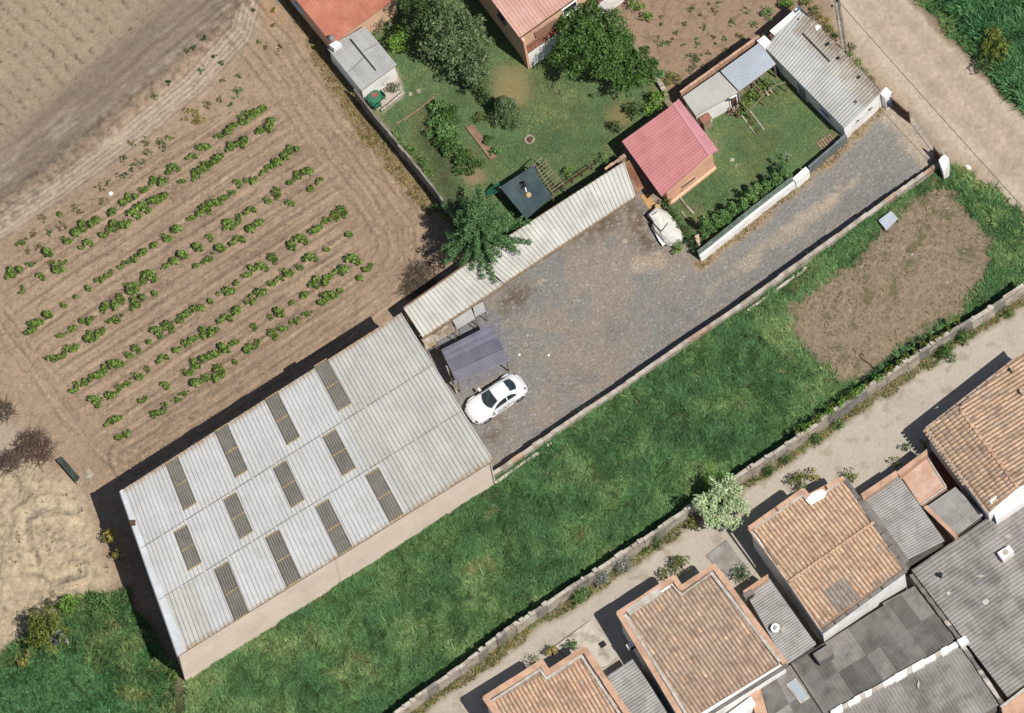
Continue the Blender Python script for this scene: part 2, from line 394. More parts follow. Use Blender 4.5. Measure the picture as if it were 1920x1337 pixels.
# --- vineyard: furrows along the rows, wheel tracks round the headlands
nv = GPX * 0.547 + GPY * 0.837 + (nz(33, 3.0) - 0.5) * 7
vine_area = [(10, 545), (30, 500), (60, 445), (200, 330), (330, 255), (440, 185), (520, 190), (620, 335), (700, 480), (705, 545), (600, 650), (240, 870), (140, 760), (70, 650)]
va = soft(vine_area, 8)
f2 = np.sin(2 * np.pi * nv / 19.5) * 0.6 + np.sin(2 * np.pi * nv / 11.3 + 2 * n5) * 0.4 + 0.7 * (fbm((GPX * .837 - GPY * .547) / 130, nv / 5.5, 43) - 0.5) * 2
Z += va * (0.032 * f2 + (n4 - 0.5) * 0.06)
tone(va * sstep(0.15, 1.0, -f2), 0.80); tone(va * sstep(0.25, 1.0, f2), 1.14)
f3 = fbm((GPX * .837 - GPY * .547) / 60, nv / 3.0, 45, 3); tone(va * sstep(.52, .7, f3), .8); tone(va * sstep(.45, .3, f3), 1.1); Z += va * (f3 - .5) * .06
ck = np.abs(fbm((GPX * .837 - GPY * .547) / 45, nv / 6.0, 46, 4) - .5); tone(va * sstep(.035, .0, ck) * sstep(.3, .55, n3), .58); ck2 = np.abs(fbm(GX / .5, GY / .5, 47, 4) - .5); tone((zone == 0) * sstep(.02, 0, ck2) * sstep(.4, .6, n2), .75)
hl1 = [(440, 20), (500, 90), (560, 175), (640, 280), (705, 360), (748, 430), (752, 485), (722, 530), (660, 585), (540, 672), (400, 765), (250, 860)]
hl2 = [(-60, 520), (10, 600), (80, 700), (150, 790), (215, 850), (250, 862)]
for pl, wdt, seed in ((hl1, 66, 5), (hl2, 42, 6)):
    d = dpoly(GPX, GPY, pl)
    sgn = d + (n3 - 0.5) * 6
    m = sstep(wdt, wdt - 22, d) * (zone == 0) * (1 - va * 0.8)
    s_ = np.sin(sgn / 3.1 + 5 * n5) * 0.55 + np.sin(sgn / 1.7 + 9 * n2) * 0.35
    Z += m * (0.035 * s_ + (n4 - 0.5) * 0.05)
    tone(m * sstep(0.1, 0.9, -s_), 0.74); tone(m * sstep(0.2, 0.9, s_), 1.16)
    tone(m * sstep(.045, 0, np.abs(fbm(sgn / 6, (GPX + GPY) / 50, 48, 3) - .5)), .66)
    lug = (np.sin(GPX * 0.55 + GPY * 0.35 + 6 * n3) * sstep(0.2, 0.8, s_)) * m
    tone(lug, 0.9)
tone((zone == 0) * sstep(0.35, 0.75, n2), 1.07); tone((zone == 0) * sstep(0.6, 0.35, n5), 0.93)
tone((zone == 0) * sstep(0.6, 0.9, vn(GX / 0.16, GY / 0.16, 91)), 0.85)
paint(sstep(0.58, 0.7, n3) * soft([(490, -20), (560, 0), (610, 80), (560, 90), (500, 40)]), C(196, 150, 104), 0.7)
# dry grassy verge along the garden wall and the long building
dg = [(545, 0), (590, 75), (632, 150), (680, 230), (740, 310), (800, 385)]
paint(sstep(26, 6, dpoly(GPX, GPY, dg) + (n3 - 0.5) * 30) * (zone == 0), C(150, 130, 88), 0.8)
# --- sand mound in the lower left
md = soft(Z_MOUND, 10)
Z += md * (0.3 * n2 + 0.3 * n3 + 0.16 * (n4 - 0.5)); rdg = np.abs(fbm(GX / 1.1, GY / 1.1, 502, 4) - .5); Z += md * sstep(.06, 0, rdg) * -.08; tone(md * sstep(.05, 0, rdg), .78); tone(md * sstep(.08, .2, rdg), 1.06)
loop = dpoly(GPX, GPY, [(150, 1075), (110, 1085), (70, 1070), (45, 1010), (48, 970), (85, 950), (140, 955)])
Z += md * (-0.2 * np.exp(-(loop / 8) ** 2) + 0.14 * np.exp(-((loop - 18) / 6) ** 2))
paint(md * np.exp(-(loop / 10) ** 2), C(214, 194, 160), 0.7)
tone(md * sstep(0.45, 0.7, n4) * sstep(0.4, 0.65, n3), 0.72); tone(md * sstep(.55, .75, fbm(GX / .3, GY / .3, 99, 3)), .8)
pale = soft([(-80, 770), (30, 790), (50, 830), (30, 880), (-80, 900)], 5); paint(pale, C(190, 172, 150), 0.8)
# --- gravel yard and drive
isY = zone == 3
brn = sstep(0.44, 0.6, nz(71, 2.2)); drive = soft([(1300, 500), (1500, 345), (1660, 220), (1740, 290), (1560, 440), (1380, 575), (1180, 700), (1100, 640)], 8)
paint(isY * brn * (1 - 0.8 * drive), C(164, 148, 130), 0.75)
paint(isY * soft([(930, 800), (1000, 620), (1230, 590), (1290, 620), (1190, 700), (1040, 790)], 14) * sstep(0.3, 0.6, nz(72, 1.4)), C(160, 143, 127), 0.6)
trk = dpoly(GPX, GPY, [(1380, 515), (1440, 460), (1500, 415), (1560, 375), (1610, 330)])
paint(isY * sstep(20, 4, trk + (n3 - 0.5) * 34) * sstep(0.3, 0.55, n3), C(194, 174, 148), 0.85); paint(isY * sstep(16, 2, dpoly(GPX, GPY, [(1330, 545), (1420, 480), (1530, 400)]) + (n3 - .5) * 30) * sstep(.35, .6, n2), C(176, 160, 140), .7)
paint(isY * sstep(20, 5, dpoly(GPX, GPY, [(1200, 500), (1230, 490)]) + (n3 - 0.5) * 30), C(192, 172, 146), 0.7)
paint(isY * sstep(40, 10, dpoly(GPX, GPY, [(1665, 205), (1700, 235), (1752, 300)]) + (n3 - 0.5) * 24), C(196, 176, 150), 0.9)
paint(isY * sstep(22, 6, dpoly(GPX, GPY, [(x, y + 14) for x, y in W1TOP]) + (n3 - 0.5) * 26), C(158, 128, 92), 0.85)
paint(isY * sstep(20, 4, dpoly(GPX, GPY, [(1311, 496), (1515, 335), (1583, 268), (1650, 205)]) + (n3 - 0.5) * 24), C(176, 148, 116), 0.8)
for poly in ([(1170, 380), (1200, 385), (1220, 440), (1250, 475), (1200, 470), (1180, 430)], [(930, 565), (960, 545), (1000, 530), (1000, 555), (950, 590), (925, 580)],
             [(1080, 420), (1150, 390), (1170, 410), (1120, 440), (1080, 460)], [(905, 800), (935, 780), (950, 790), (930, 830), (905, 840)]):
    paint(isY * soft(poly, 4) * sstep(0.3, 0.55, n4), C(106, 80, 56), 0.85)
paint(isY * sstep(0.5, 0.8, nz(74, 1.7)), C(132, 129, 125), 0.6)
pad = soft([(800, 655), (905, 565), (935, 600), (960, 690), (870, 735), (850, 735)], 2, GPX, GPY)
paint(pad, C(136, 134, 140), 0.85)
tone(isY * (RNG.random(GX.shape) - 0.5), 1.3)
paint(isY * (RNG.random(GX.shape) > 0.985), C(190, 184, 176), 0.8)
Z += isY * (n4 - 0.5) * 0.03
# --- lawns
for k in (4, 5):
    isL = zone == k
    paint(isL * sstep(0.5, 0.72, nz(80 + k, 1.6)), C(122, 128, 76), 0.6)
    tone(isL * sstep(0.55, 0.3, nz(84 + k, 2.4)), 0.82)
    tone(isL * (RNG.random(GX.shape) - 0.5), 1.35); tone(isL * (n4 - 0.5), 1.4)
for poly, c, a in (([(925, 130), (990, 120), (1000, 180), (960, 210), (930, 190)], C(160, 142, 96), 0.8), ([(1140, 200), (1180, 190), (1180, 235), (1140, 240)], C(168, 140, 92), 0.6),
                   ([(775, 215), (810, 190), (860, 350), (880, 420), (850, 400), (800, 320)], C(80, 82, 54), 0.95), ([(1280, 370), (1330, 400), (1320, 430), (1270, 400)], C(140, 128, 80), 0.6),
                   ([(1530, 255), (1570, 250), (1575, 275), (1540, 280)], C(150, 128, 92), 0.8), ([(855, 275), (885, 290), (880, 320), (850, 300)], C(170, 136, 100), 0.9),
                   ([(875, 320), (910, 315), (912, 345), (880, 350)], C(176, 140, 104), 0.9), ([(900, 265), (930, 290), (945, 330), (900, 320)], C(110, 116, 66), 0.6)):
    paint(soft(poly, 4) * ((zone == 4) | (zone == 5)), c, a)
patio = soft([(677, 172), (745, 130), (757, 180), (715, 212), (690, 190)], 1, GPX, GPY); paint(patio, C(206, 190, 172))
fc1 = soft([(1115, -60), (1150, 20), (1190, 80), (1200, 110), (1150, 60), (1090, -60)], 2, GPX, GPY); paint(fc1 * 0.6, C(160, 150, 130))
# --- scrub plot, road, bare patch, meadow, lane
isS = zone == 6; tone(isS * sstep(0.55, 0.75, n3), 0.85); tone(isS * sstep(0.6, 0.9, vn(GX / 0.18, GY / 0.18, 97)), 0.75); Z += isS * (n4 - 0.5) * 0.1
isR = zone == 7; drd = dpoly(GPX, GPY, [(1560, -160), (1650, 20), (1780, 165), (1920, 305), (2200, 600)])
tone(isR * np.clip(np.sin(drd / 9 + 3 * n5), -1, 1) * 0.6, 1.09); paint(isR * sstep(24, 4, np.abs(drd - 52) + (n3 - 0.5) * 40), C(208, 192, 170), 0.55)
tone(isR * (n3 - 0.5), 1.2); paint(isR * sstep(0.6, 0.72, n2), C(176, 156, 130), 0.6); Z += isR * (n4 - 0.5) * 0.03
isB = zone == 10
tone(isB * (fbm((GPX + GPY) / 9, (GPX - GPY) / 5, 66) - 0.5), 1.7); tone(isB * (RNG.random(GX.shape) - 0.5), 1.3)
paint(isB * sstep(0.62, 0.74, nz(67, 0.9)), C(104, 104, 64), 0.7); paint(isB * (RNG.random(GX.shape) > 0.9993), C(225, 220, 210)); Z += isB * ((n4 - 0.5) * 0.14 + (fbm(GX / .18, GY / .18, 501, 2) - .5) * .07)
isM = zone == 9; paint(isM * sstep(0.5, 0.7, n2), C(104, 104, 62), 0.4)
isN = zone == 11; Z += isN * (n4 - 0.5) * 0.015
tone(isN * sstep(0.3, 0.8, nz(69, 1.5)), 0.9); paint(isN * sstep(0.6, 0.72, nz(70, 0.8)), C(172, 156, 134), 0.7)
d2 = dpoly(RPX, RPY, [(x + 4, y + 20) for x, y in W2TOP]); paint(isN * sstep(24, 8, d2 + (n3 - 0.5) * 26), C(134, 122, 86), 0.8)
tone(np.ones(GX.shape) * (RNG.random(GX.shape) - 0.5), 1.16); tone((fbm(GX / .22, GY / .22, 444, 3) - .5) * 2 * ((zone == 0) | (zone == 1) | (zone == 2) | (zone == 7) | (zone == 12)), 1.2)
GC = np.clip(GC, 0.004, 0.8)

def gi(x, y): return np.clip(np.rint((np.asarray(y) - gy[0]) / STEP).astype(int), 0, len(gy) - 1), np.clip(np.rint((np.asarray(x) - gx[0]) / STEP).astype(int), 0, len(gx) - 1)
def hgt(x, y): return Z[gi(x, y)]
def G(px, py):
    """the ground under a point of the picture"""
    h = 0.0
    for _ in range(6): p = P(px, py, h); h = float(hgt(p[0], p[1]))
    p[2] = h; return p
gm_soil = attr_mat('soil', 0.42, 9, 0.8, 0.05); gm_gravel = attr_mat('gravel', 0.26, 14, 0.6, 0.02, speck=0.42)
gm_lawn = attr_mat('lawn', 0.42, 9, 0.6, 0.03); gm_lane = attr_mat('worn_concrete', 0.14, 5, 0.25, 0.01)
GMAT = {3: gm_gravel, 4: gm_lawn, 5: gm_lawn, 11: gm_lane, 7: attr_mat('road_dirt', 0.2, 4, 0.3, 0.02)}
ny, nx = GX.shape
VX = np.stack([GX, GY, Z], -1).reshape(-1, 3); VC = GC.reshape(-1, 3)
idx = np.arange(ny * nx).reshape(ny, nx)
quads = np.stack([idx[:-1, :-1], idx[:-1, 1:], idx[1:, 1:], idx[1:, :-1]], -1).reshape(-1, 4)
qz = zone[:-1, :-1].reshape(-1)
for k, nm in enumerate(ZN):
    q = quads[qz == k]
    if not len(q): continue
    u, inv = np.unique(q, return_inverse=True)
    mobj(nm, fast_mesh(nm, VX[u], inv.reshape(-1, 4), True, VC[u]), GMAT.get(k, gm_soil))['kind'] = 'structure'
# land beyond the picture, out to the horizon
R = 2500.0; fr = [(-41, -32), (41, -32), (41, 32), (-41, 32)]; ou = [(-R, -R), (R, -R), (R, R), (-R, R)]
V = [(x, y, 0.0) for x, y in fr] + [(x, y, -0.5) for x, y in ou]
solo('ground', V, [[i, i + 4, (i + 1) % 4 + 4, (i + 1) % 4] for i in range(4)],
     surf('far_land', C(150, 132, 104), C(92, 104, 62), 0.02, 0.2, bump=0), kind='structure', loc=np.zeros(3))
# ================================================================== buildings
M_WHITE = surf('white_render', (0.82, 0.80, 0.76), (0.74, 0.71, 0.66), 0.9, 0.1, C(176, 156, 132), 0.35, 0.7, 0.15, 20, rough=0.9, objr=0.03)
M_BEIGE = surf('beige_concrete', (.74, .60, .49), (.68, .54, .44), 0.5, 0.10, (.52, .42, .35), 0.4, 0.35, 0.2, 18, objr=0.03)
M_ORANGE = surf('orange_render', (.72, .40, .27), (.66, .36, .24), 0.8, 0.12, C(176, 120, 92), 0.3, 0.6, 0.15, 20, objr=0.03)
M_PEACH = surf('peach_render', (.70, .45, .30), (.62, .39, .26), 0.8, 0.12, C(172, 132, 104), 0.35, 0.6, 0.15, 20, objr=0.03)
M_PARAPET = surf('parapet_render', C(228, 182, 148), C(212, 166, 132), 1.2, 0.18, C(150, 122, 100), 0.4, 1.2, 0.2, 20, objr=0.06)
M_MORTAR = surf('pale_mortar', C(222, 212, 198), C(196, 182, 164), 2.2, 0.2, C(140, 124, 108), 0.4, 1.6, 0.25, 20, objr=0.05)
M_FLASH = surf('white_flashing', C(222, 226, 228), C(206, 208, 208), 0.8, 0.06, C(186, 182, 174), 0.3, 1.0, 0.05, 20, objr=0.03, rough=0.6)
M_GREYWALL = surf('grey_render', C(150, 142, 132), C(128, 120, 112), 1.2, 0.2, C(92, 84, 76), 0.5, 0.8, 0.2, 18, objr=0.06)
M_DARK = surf('dark_opening', C(46, 44, 44), None, 2, 0.1, bump=0)
M_GLASS = surf('window_glass', C(52, 62, 70), None, 2, 0.1, bump=0, rough=0.12, spec=0.6, objr=0.05)
RUST = C(176, 132, 74)
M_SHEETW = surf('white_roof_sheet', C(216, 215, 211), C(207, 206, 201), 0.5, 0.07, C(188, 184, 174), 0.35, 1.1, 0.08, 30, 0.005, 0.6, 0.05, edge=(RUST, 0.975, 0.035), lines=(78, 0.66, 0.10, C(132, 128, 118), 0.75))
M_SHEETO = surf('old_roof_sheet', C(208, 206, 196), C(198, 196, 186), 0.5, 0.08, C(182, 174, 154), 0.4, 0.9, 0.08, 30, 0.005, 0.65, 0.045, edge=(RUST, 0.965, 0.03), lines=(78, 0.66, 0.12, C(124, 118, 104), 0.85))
M_SHEETS = surf('shed_roof_sheet', C(220, 217, 206), C(208, 205, 194), 0.4, 0.08, C(184, 176, 158), 0.4, 0.8, 0.1, 30, 0.005, 0.65, 0.05, edge=(C(170, 140, 96), 0.95, 0.04))
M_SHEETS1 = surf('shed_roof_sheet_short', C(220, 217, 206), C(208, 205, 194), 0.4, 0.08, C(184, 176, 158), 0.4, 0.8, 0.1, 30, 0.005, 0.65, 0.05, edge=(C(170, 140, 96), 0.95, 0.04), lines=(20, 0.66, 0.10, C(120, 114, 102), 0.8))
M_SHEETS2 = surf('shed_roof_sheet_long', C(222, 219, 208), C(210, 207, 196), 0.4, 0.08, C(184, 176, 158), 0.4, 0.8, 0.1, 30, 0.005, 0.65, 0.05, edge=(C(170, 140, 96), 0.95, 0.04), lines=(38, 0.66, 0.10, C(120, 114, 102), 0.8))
M_SHEETD = surf('dirty_roof_sheet', C(204, 198, 187), C(188, 180, 168), 0.6, 0.12, C(150, 132, 112), 0.5, 0.9, 0.1, 30, 0.006, 0.7, 0.08, edge=(C(146, 124, 98), 0.6, 0.02))
M_SHEETB = surf('blue_grey_roof_sheet', C(194, 203, 212), C(182, 190, 198), 0.6, 0.06, None, bump=0.05, rough=0.5, objr=0.04)
M_SHEETG = surf('grey_roof_sheet', C(202, 201, 195), C(188, 187, 181), 0.6, 0.1, C(164, 158, 148), 0.45, 0.9, 0.1, 30, 0.006, 0.7, 0.05)
M_TIN = surf('dark_tin_sheet', C(124, 122, 138), C(112, 110, 124), 0.9, 0.08, C(146, 142, 150), 0.35, 1.2, 0.08, 30, 0.005, 0.5, 0.05)
M_FIBRE = surf('fibre_cement', C(186, 182, 176), C(168, 163, 156), 0.9, 0.14, C(132, 126, 119), 0.5, 1.1, 0.25, 26, 0.01, 0.9, 0.06)
M_FIBRED = surf('dark_fibre_cement', C(134, 129, 122), C(116, 111, 104), 0.9, 0.18, C(92, 88, 82), 0.6, 0.9, 0.25, 26, 0.01, 0.9, 0.14)
M_FIBREP = surf('stained_fibre_cement', C(170, 164, 156), C(150, 144, 136), 0.8, 0.18, C(120, 114, 106), 0.5, 0.8, 0.25, 26, 0.01, 0.9, 0.11)
M_TERRA = surf('terracotta_sheet', C(230, 148, 116), C(216, 132, 102), 0.7, 0.12, C(150, 90, 70), 0.4, 0.8, 0.1, 30, 0.006, 0.7, 0.06)
M_PINK = surf('pink_roof_sheet', C(222, 144, 142), C(212, 134, 132), 0.8, 0.06, C(188, 108, 106), 0.3, 0.9, 0.06, 30, 0.004, 0.5, 0.035)
M_PINKP = surf('lit_pink_roof_sheet', C(226, 156, 160), C(214, 142, 146), 0.8, 0.06, None, bump=0.05, rough=0.5, objr=0.03)  # paler copy for the far slope: its different light put into the colour
M_PINKT = surf('salmon_roof_sheet', C(234, 182, 162), C(224, 168, 148), 0.7, 0.1, C(238, 200, 190), 0.4, 0.8, 0.08, 30, 0.004, 0.6, 0.05)
M_SKYL = surf('translucent_sheet', C(124, 116, 104), C(108, 103, 92), 0.9, 0.15, C(88, 86, 78), 0.5, 1.4, 0.1, 30, 0.004, 0.45, 0.08)
M_SKYR = surf('sheet_rib_highlight', C(200, 196, 184), C(176, 168, 150), 2, 0.15, bump=0, objr=0.05)
M_FOAM = surf('yellowed_foam_strip', C(206, 178, 116), C(176, 140, 82), 3, 0.2, bump=0.2, objr=0.1)
M_TILE = [surf('clay_tile_%s' % n, c, c2, 3.0, 0.16, C(124, 106, 92), 0.6, 1.1, 0.25, 30, 0.01, 0.9, 0.09) for n, c, c2 in
          (('sand', C(232, 198, 162), C(216, 176, 138)), ('orange', C(228, 188, 152), C(212, 168, 132)), ('brown', C(208, 180, 154), C(188, 160, 136)), ('grey', C(172, 164, 154), C(148, 140, 130)))]
M_TILEBED = surf('clay_channel', C(178, 148, 122), C(154, 124, 100), 2.2, 0.25, bump=0.3, objr=0.05)
M_WOOD = surf('weathered_wood', C(172, 148, 118), C(146, 122, 96), 3, 0.25, bump=0.3, objr=0.12)
M_BROWNW = surf('brown_wood', C(120, 84, 62), C(96, 66, 50), 3, 0.25, bump=0.3, objr=0.1)
M_STEEL = surf('grey_steel', C(150, 150, 150), None, 3, 0.15, rough=0.5, bump=0, objr=0.05)

TRAP = [(0.0, 0), (0.62, 0), (0.70, 1), (0.92, 1)]
SINE = [(0, 0), (0.17, 0.25), (0.33, 0.75), (0.5, 1), (0.67, 0.75), (0.83, 0.25)]
def corr(A, B, Cc, D, u0, u1, v0, v1, n, amp, prof=TRAP, lift=0.0, drop=0.0, vsub=1):
    """ribbed sheet on the patch [u0,u1]x[v0,v1] of roof A-B (upper edge) D-C (lower edge); ribs run along v"""
    A, B, Cc, D = map(np.array, (A, B, Cc, D)); nrm = np.cross(B - A, D - A); nrm = nrm / np.linalg.norm(nrm); nrm = nrm if nrm[2] > 0 else -nrm
    us = [(k + a) / n for k in range(n) for a, _ in prof] + [1.0]; hs = [h for k in range(n) for _, h in prof] + [prof[0][1]]
    V, UV = [], []
    for j in range(vsub + 1):
        v = v0 + (v1 - v0) * j / vsub
        for t, h in zip(us, hs):
            u = u0 + (u1 - u0) * t
            V.append((A * (1 - u) + B * u) * (1 - v) + (D * (1 - u) + Cc * u) * v + nrm * (h * amp + lift - drop * (j / vsub))); UV.append((u, v))
    m = len(us); F = [[j * m + i, j * m + i + 1, (j + 1) * m + i + 1, (j + 1) * m + i] for j in range(vsub) for i in range(m - 1)]
    # turned-down lip: gives the sheet its thickness at the lower end
    e = [tuple(np.array(V[vsub * m + i]) - nrm * 0.02) for i in range(m)]; b = len(V); V += e; UV += UV[vsub * m:vsub * m + m]
    F += [[vsub * m + i, vsub * m + i + 1, b + i + 1, b + i] for i in range(m - 1)]
    return V, F, UV
def roof_deck(root, top, thick, mat, name='roof'):
    top = [np.array(p) - np.array([0, 0, 0.03]) for p in top]
    n = len(top); V = [tuple(p) for p in top] + [(p[0], p[1], p[2] - thick) for p in top]
    F = [list(range(n)), list(range(2 * n - 1, n - 1, -1))] + [[i, i + n, (i + 1) % n + n, (i + 1) % n] for i in range(n)]
    return part(name, V, F, mat, root)
def sheets(parent, A, B, Cc, D, ncol, rows, ribs, amp, matf, prof=TRAP, name='roof_sheet', jit=0.012, lift=0.0, skip=None, inpl=None):
    """lay single sheets: rows = list of v breaks"""
    A, B, Cc, D = map(np.array, (A, B, Cc, D)); out = []
    for r in range(len(rows) - 1):
        for c in range(ncol):
            if skip and skip(c, r): continue
            u0, u1 = c / ncol, (c + 1) / ncol; v0, v1 = rows[r], rows[r + 1]
            if inpl is not None:
                q = (A * (1 - (u0 + u1) / 2) + B * (u0 + u1) / 2) * (1 - (v0 + v1) / 2) + (D * (1 - (u0 + u1) / 2) + Cc * (u0 + u1) / 2) * (v0 + v1) / 2
                if not inpoly(np.array(q[0]), np.array(q[1]), inpl): continue
            j1 = random.uniform(-jit, jit) * 0.5
            V, F, UV = corr(A, B, Cc, D, u0 - 0.0012, u1 + 0.0012, max(0, v0 - 0.006), min(1.0, v1 + 0.006 + j1 * 0.1), ribs, amp, prof,
                            lift + 0.012 * (c % 2) + 0.02 * (r % 2) + abs(j1), 0.0)
            out.append(part(name, V, F, matf(c, r), parent, uv=UV))
    return out
def walls(root, poly, tops, z0, mat, name='wall'):
    """one ring of walls under a roof: poly = xy corners, tops = heights"""
    n = len(poly); tops = [tops] * n if np.isscalar(tops) else tops
    V = [(p[0], p[1], t) for p, t in zip(poly, tops)] + [(p[0], p[1], z0) for p in poly]
    return part(name, V, [[i, i + n, (i + 1) % n + n, (i + 1) % n] for i in range(n)] + [list(range(n))], mat, root)
def opening(root, a, b, t, z, w, h, out, kind='window', fm=None, pm=None, sill=True):
    """a framed window or a door set on the wall from a to b"""
    a = np.array(a[:2]); b = np.array(b[:2]); d = (b - a) / np.linalg.norm(b - a); c = a + (b - a) * t; o = np.array(out) / np.linalg.norm(out)
    fm = fm or M_WHITE; pm = pm or M_GLASS
    mb = MB(); e = 0.07
    for du, dz, sw, sh in ((-w / 2, 0, e, h), (w / 2, 0, e, h), (0, h / 2, w + e, e), (0, -h / 2, w + e, e)):
        p = c + d * du + o * 0.03; mb.box((p[0], p[1], z + dz), (sw, 0.1, sh), d)
    if sill and kind == 'window': p = c + o * 0.08; mb.box((p[0], p[1], z - h / 2 - 0.07), (w + 0.25, 0.2, 0.06), d)
    f = mb.part(kind, fm, root); p = c + o * 0.015
    MB().box((p[0], p[1], z), (w - 0.02, 0.05, h - 0.02), d).part('pane' if kind == 'window' else 'leaf', pm, f)
    return f
def sub(p, q): return np.array(p) - np.array(q)
def strip(poly_edge, w, h, z0off=0.0):
    """bar laid along an open line of 3-D points"""
    mb = MB()
    for p, q in zip(poly_edge[:-1], poly_edge[1:]):
        p = np.array(p); q = np.array(q); d = q - p; L = np.linalg.norm(d); az = np.cross(d, np.cross([0, 0, 1.], d))
        mb.box((p + q) / 2 + np.array([0, 0, z0off]), (L + w * 0.5, w, h), d / L, az)
    return mb

# ------------------------------------------------------------------ the long warehouse
ZE = 5.7
A, B, Cc, D = P(224, 922, ZE + 0.15), P(752, 587, ZE + 0.15), P(925, 864, ZE - 0.1), P(333, 1231, ZE - 0.1)
wh = thing('warehouse', 'large warehouse with white ribbed roof and twelve dark skylight strips', 'warehouse', ((A + Cc) / 2) * [1, 1, 0])
ring = poly_inset([A, B, Cc, D], 0.12)
walls(wh, ring, [ZE + 0.0, ZE + 0.0, ZE - 0.25, ZE - 0.25], -0.3, M_BEIGE)
r_ = roof_deck(wh, [A, B, Cc, D], 0.1, M_GREYWALL)
NC = 26; ROWS = [0, 0.352, 0.664, 1.0]
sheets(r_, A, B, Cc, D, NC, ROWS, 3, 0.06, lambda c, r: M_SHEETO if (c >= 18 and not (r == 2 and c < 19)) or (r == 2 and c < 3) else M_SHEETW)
# translucent sheets: (column, row v0, v1)
def uv_of(px, py):
    pl = plane3([(224, 922, ZE + 0.15), (752, 587, ZE + 0.15), (925, 864, ZE - 0.1)]); q = PP(px, py, pl)
    best = None
    M2 = np.array([(B - A)[:2], (D - A)[:2]]).T; uv = np.linalg.solve(M2, (q - A)[:2])
    for _ in range(6):
        u, v = uv; f = (A * (1 - u) + B * u) * (1 - v) + (D * (1 - u) + Cc * u) * v
        J = np.array([((B - A) * (1 - v) + (Cc - D) * v)[:2], ((D - A) * (1 - u) + (Cc - B) * u)[:2]]).T
        uv = uv + np.linalg.solve(J, (q - f)[:2])
    return uv
SKY = [((311, 871), (369, 944)), ((406, 808), (463, 884)), ((502, 747), (558, 824)), ((597, 683), (651, 763)),
       ((329, 998), (376, 1058)), ((424, 936), (470, 1001)), ((518, 876), (566, 942)), ((611, 817), (662, 882)),
       ((405, 1068), (465, 1152)), ((501, 1008), (562, 1089)), ((596, 949), (657, 1031)), ((692, 889), (751, 970))]
for (c0, c1) in SKY:
    ua, va_ = uv_of(*c0); ub, vb = uv_of(*c1)
    w = 0.95 / np.linalg.norm(B - A); um = (ua + ub) / 2; u0 = um - w / 2; u1 = um + w / 2
    V, F, UV = corr(A, B, Cc, D, u0, u1, va_, vb, 6, 0.012, [(0, 0), (0.7, 0), (0.78, 1), (0.92, 1)], 0.14)
    s_ = part('skylight', V, F, M_SKYL, r_, uv=UV)
    Q = lambda u, v, l=0.1: (A * (1 - u) + B * u) * (1 - v) + (D * (1 - u) + Cc * u) * v + np.array([0, 0, l])
    for v in (va_ + 0.002, (va_ + vb) / 2, vb - 0.002):
        strip([Q(u0, v, 0.16), Q(u1, v, 0.16)], 0.06, 0.03).part('cross_strip', M_FOAM, s_)
    for k in range(1, 6):
        u = u0 + (u1 - u0) * k / 6 - (u1 - u0) * 0.025; strip([Q(u, va_ + 0.003, 0.153), Q(u, vb - 0.003, 0.153)], 0.022, 0.018).part('rib', M_SKYR, s_)
Q2 = lambda u, v: (A * (1 - u) + B * u) * (1 - v) + (D * (1 - u) + Cc * u) * v + np.array([0, 0, .105])
# verge flashing on the slanting south-west gable
fl = MB(); g0, g1, h1, h0 = A + (B - A) * 0.001, A + (B - A) * 0.028, D + (Cc - D) * 0.028, D + (Cc - D) * 0.001
for p in (g0, g1, h1, h0): p[2] += 0.1
fl.prism([g0, A + (B - A) * 0.012 + np.array([0, 0, .11]), h1 * 1.0, h0], [0.12]); fl.part('verge_flashing', M_FLASH, wh)
for v in ROWS[1:-1]:
    for k in range(13): strip([Q2(k / 13 + .004, v), Q2((k + 1) / 13 - .004, v)], 0.035, 0.02).part('lap_joint', M_GREYWALL, r_)
# pale pilaster joints and stains on the south-east wall
for k in range(1, 8):
    t = k / 8.0; a, b = np.array(ring[3]), np.array(ring[2]); c = a + (b - a) * t; dd = (b - a) / np.linalg.norm(b - a); o = np.array([dd[1], -dd[0]])
    MB().box((c[0] - o[0] * 0.047, c[1] - o[1] * 0.047, 2.6), (0.22, 0.1, 5.3), dd).part('pilaster', surf('stained_concrete', (.60, .48, .39), (.68, .54, .44), .9, .1), wh) if k in (1, 4, 6) else None
a, b = np.array(ring[0]), np.array(ring[3]); o = np.array([-(b - a)[1], (b - a)[0]]); o = -o / np.linalg.norm(o) if np.dot(o, [-1, -.3]) < 0 else o / np.linalg.norm(o)
for t in (0.25, 0.7): opening(wh, a, b, t, 1.6, 1.6, 2.6, o, 'door', M_STEEL, M_STEEL)
cen = P(249, 981, ZE + 0.2); MB().box(cen, (0.35, 0.35, 0.35)).part('vent_stub', M_BROWNW, wh)
# rainwater pipe at the north-east corner
MB().tube([P(918, 868, 5.2), P(918, 868, 5.2) * [1, 1, 0] + [0, 0, 0.6]], 0.06).part('downpipe', M_STEEL, wh)

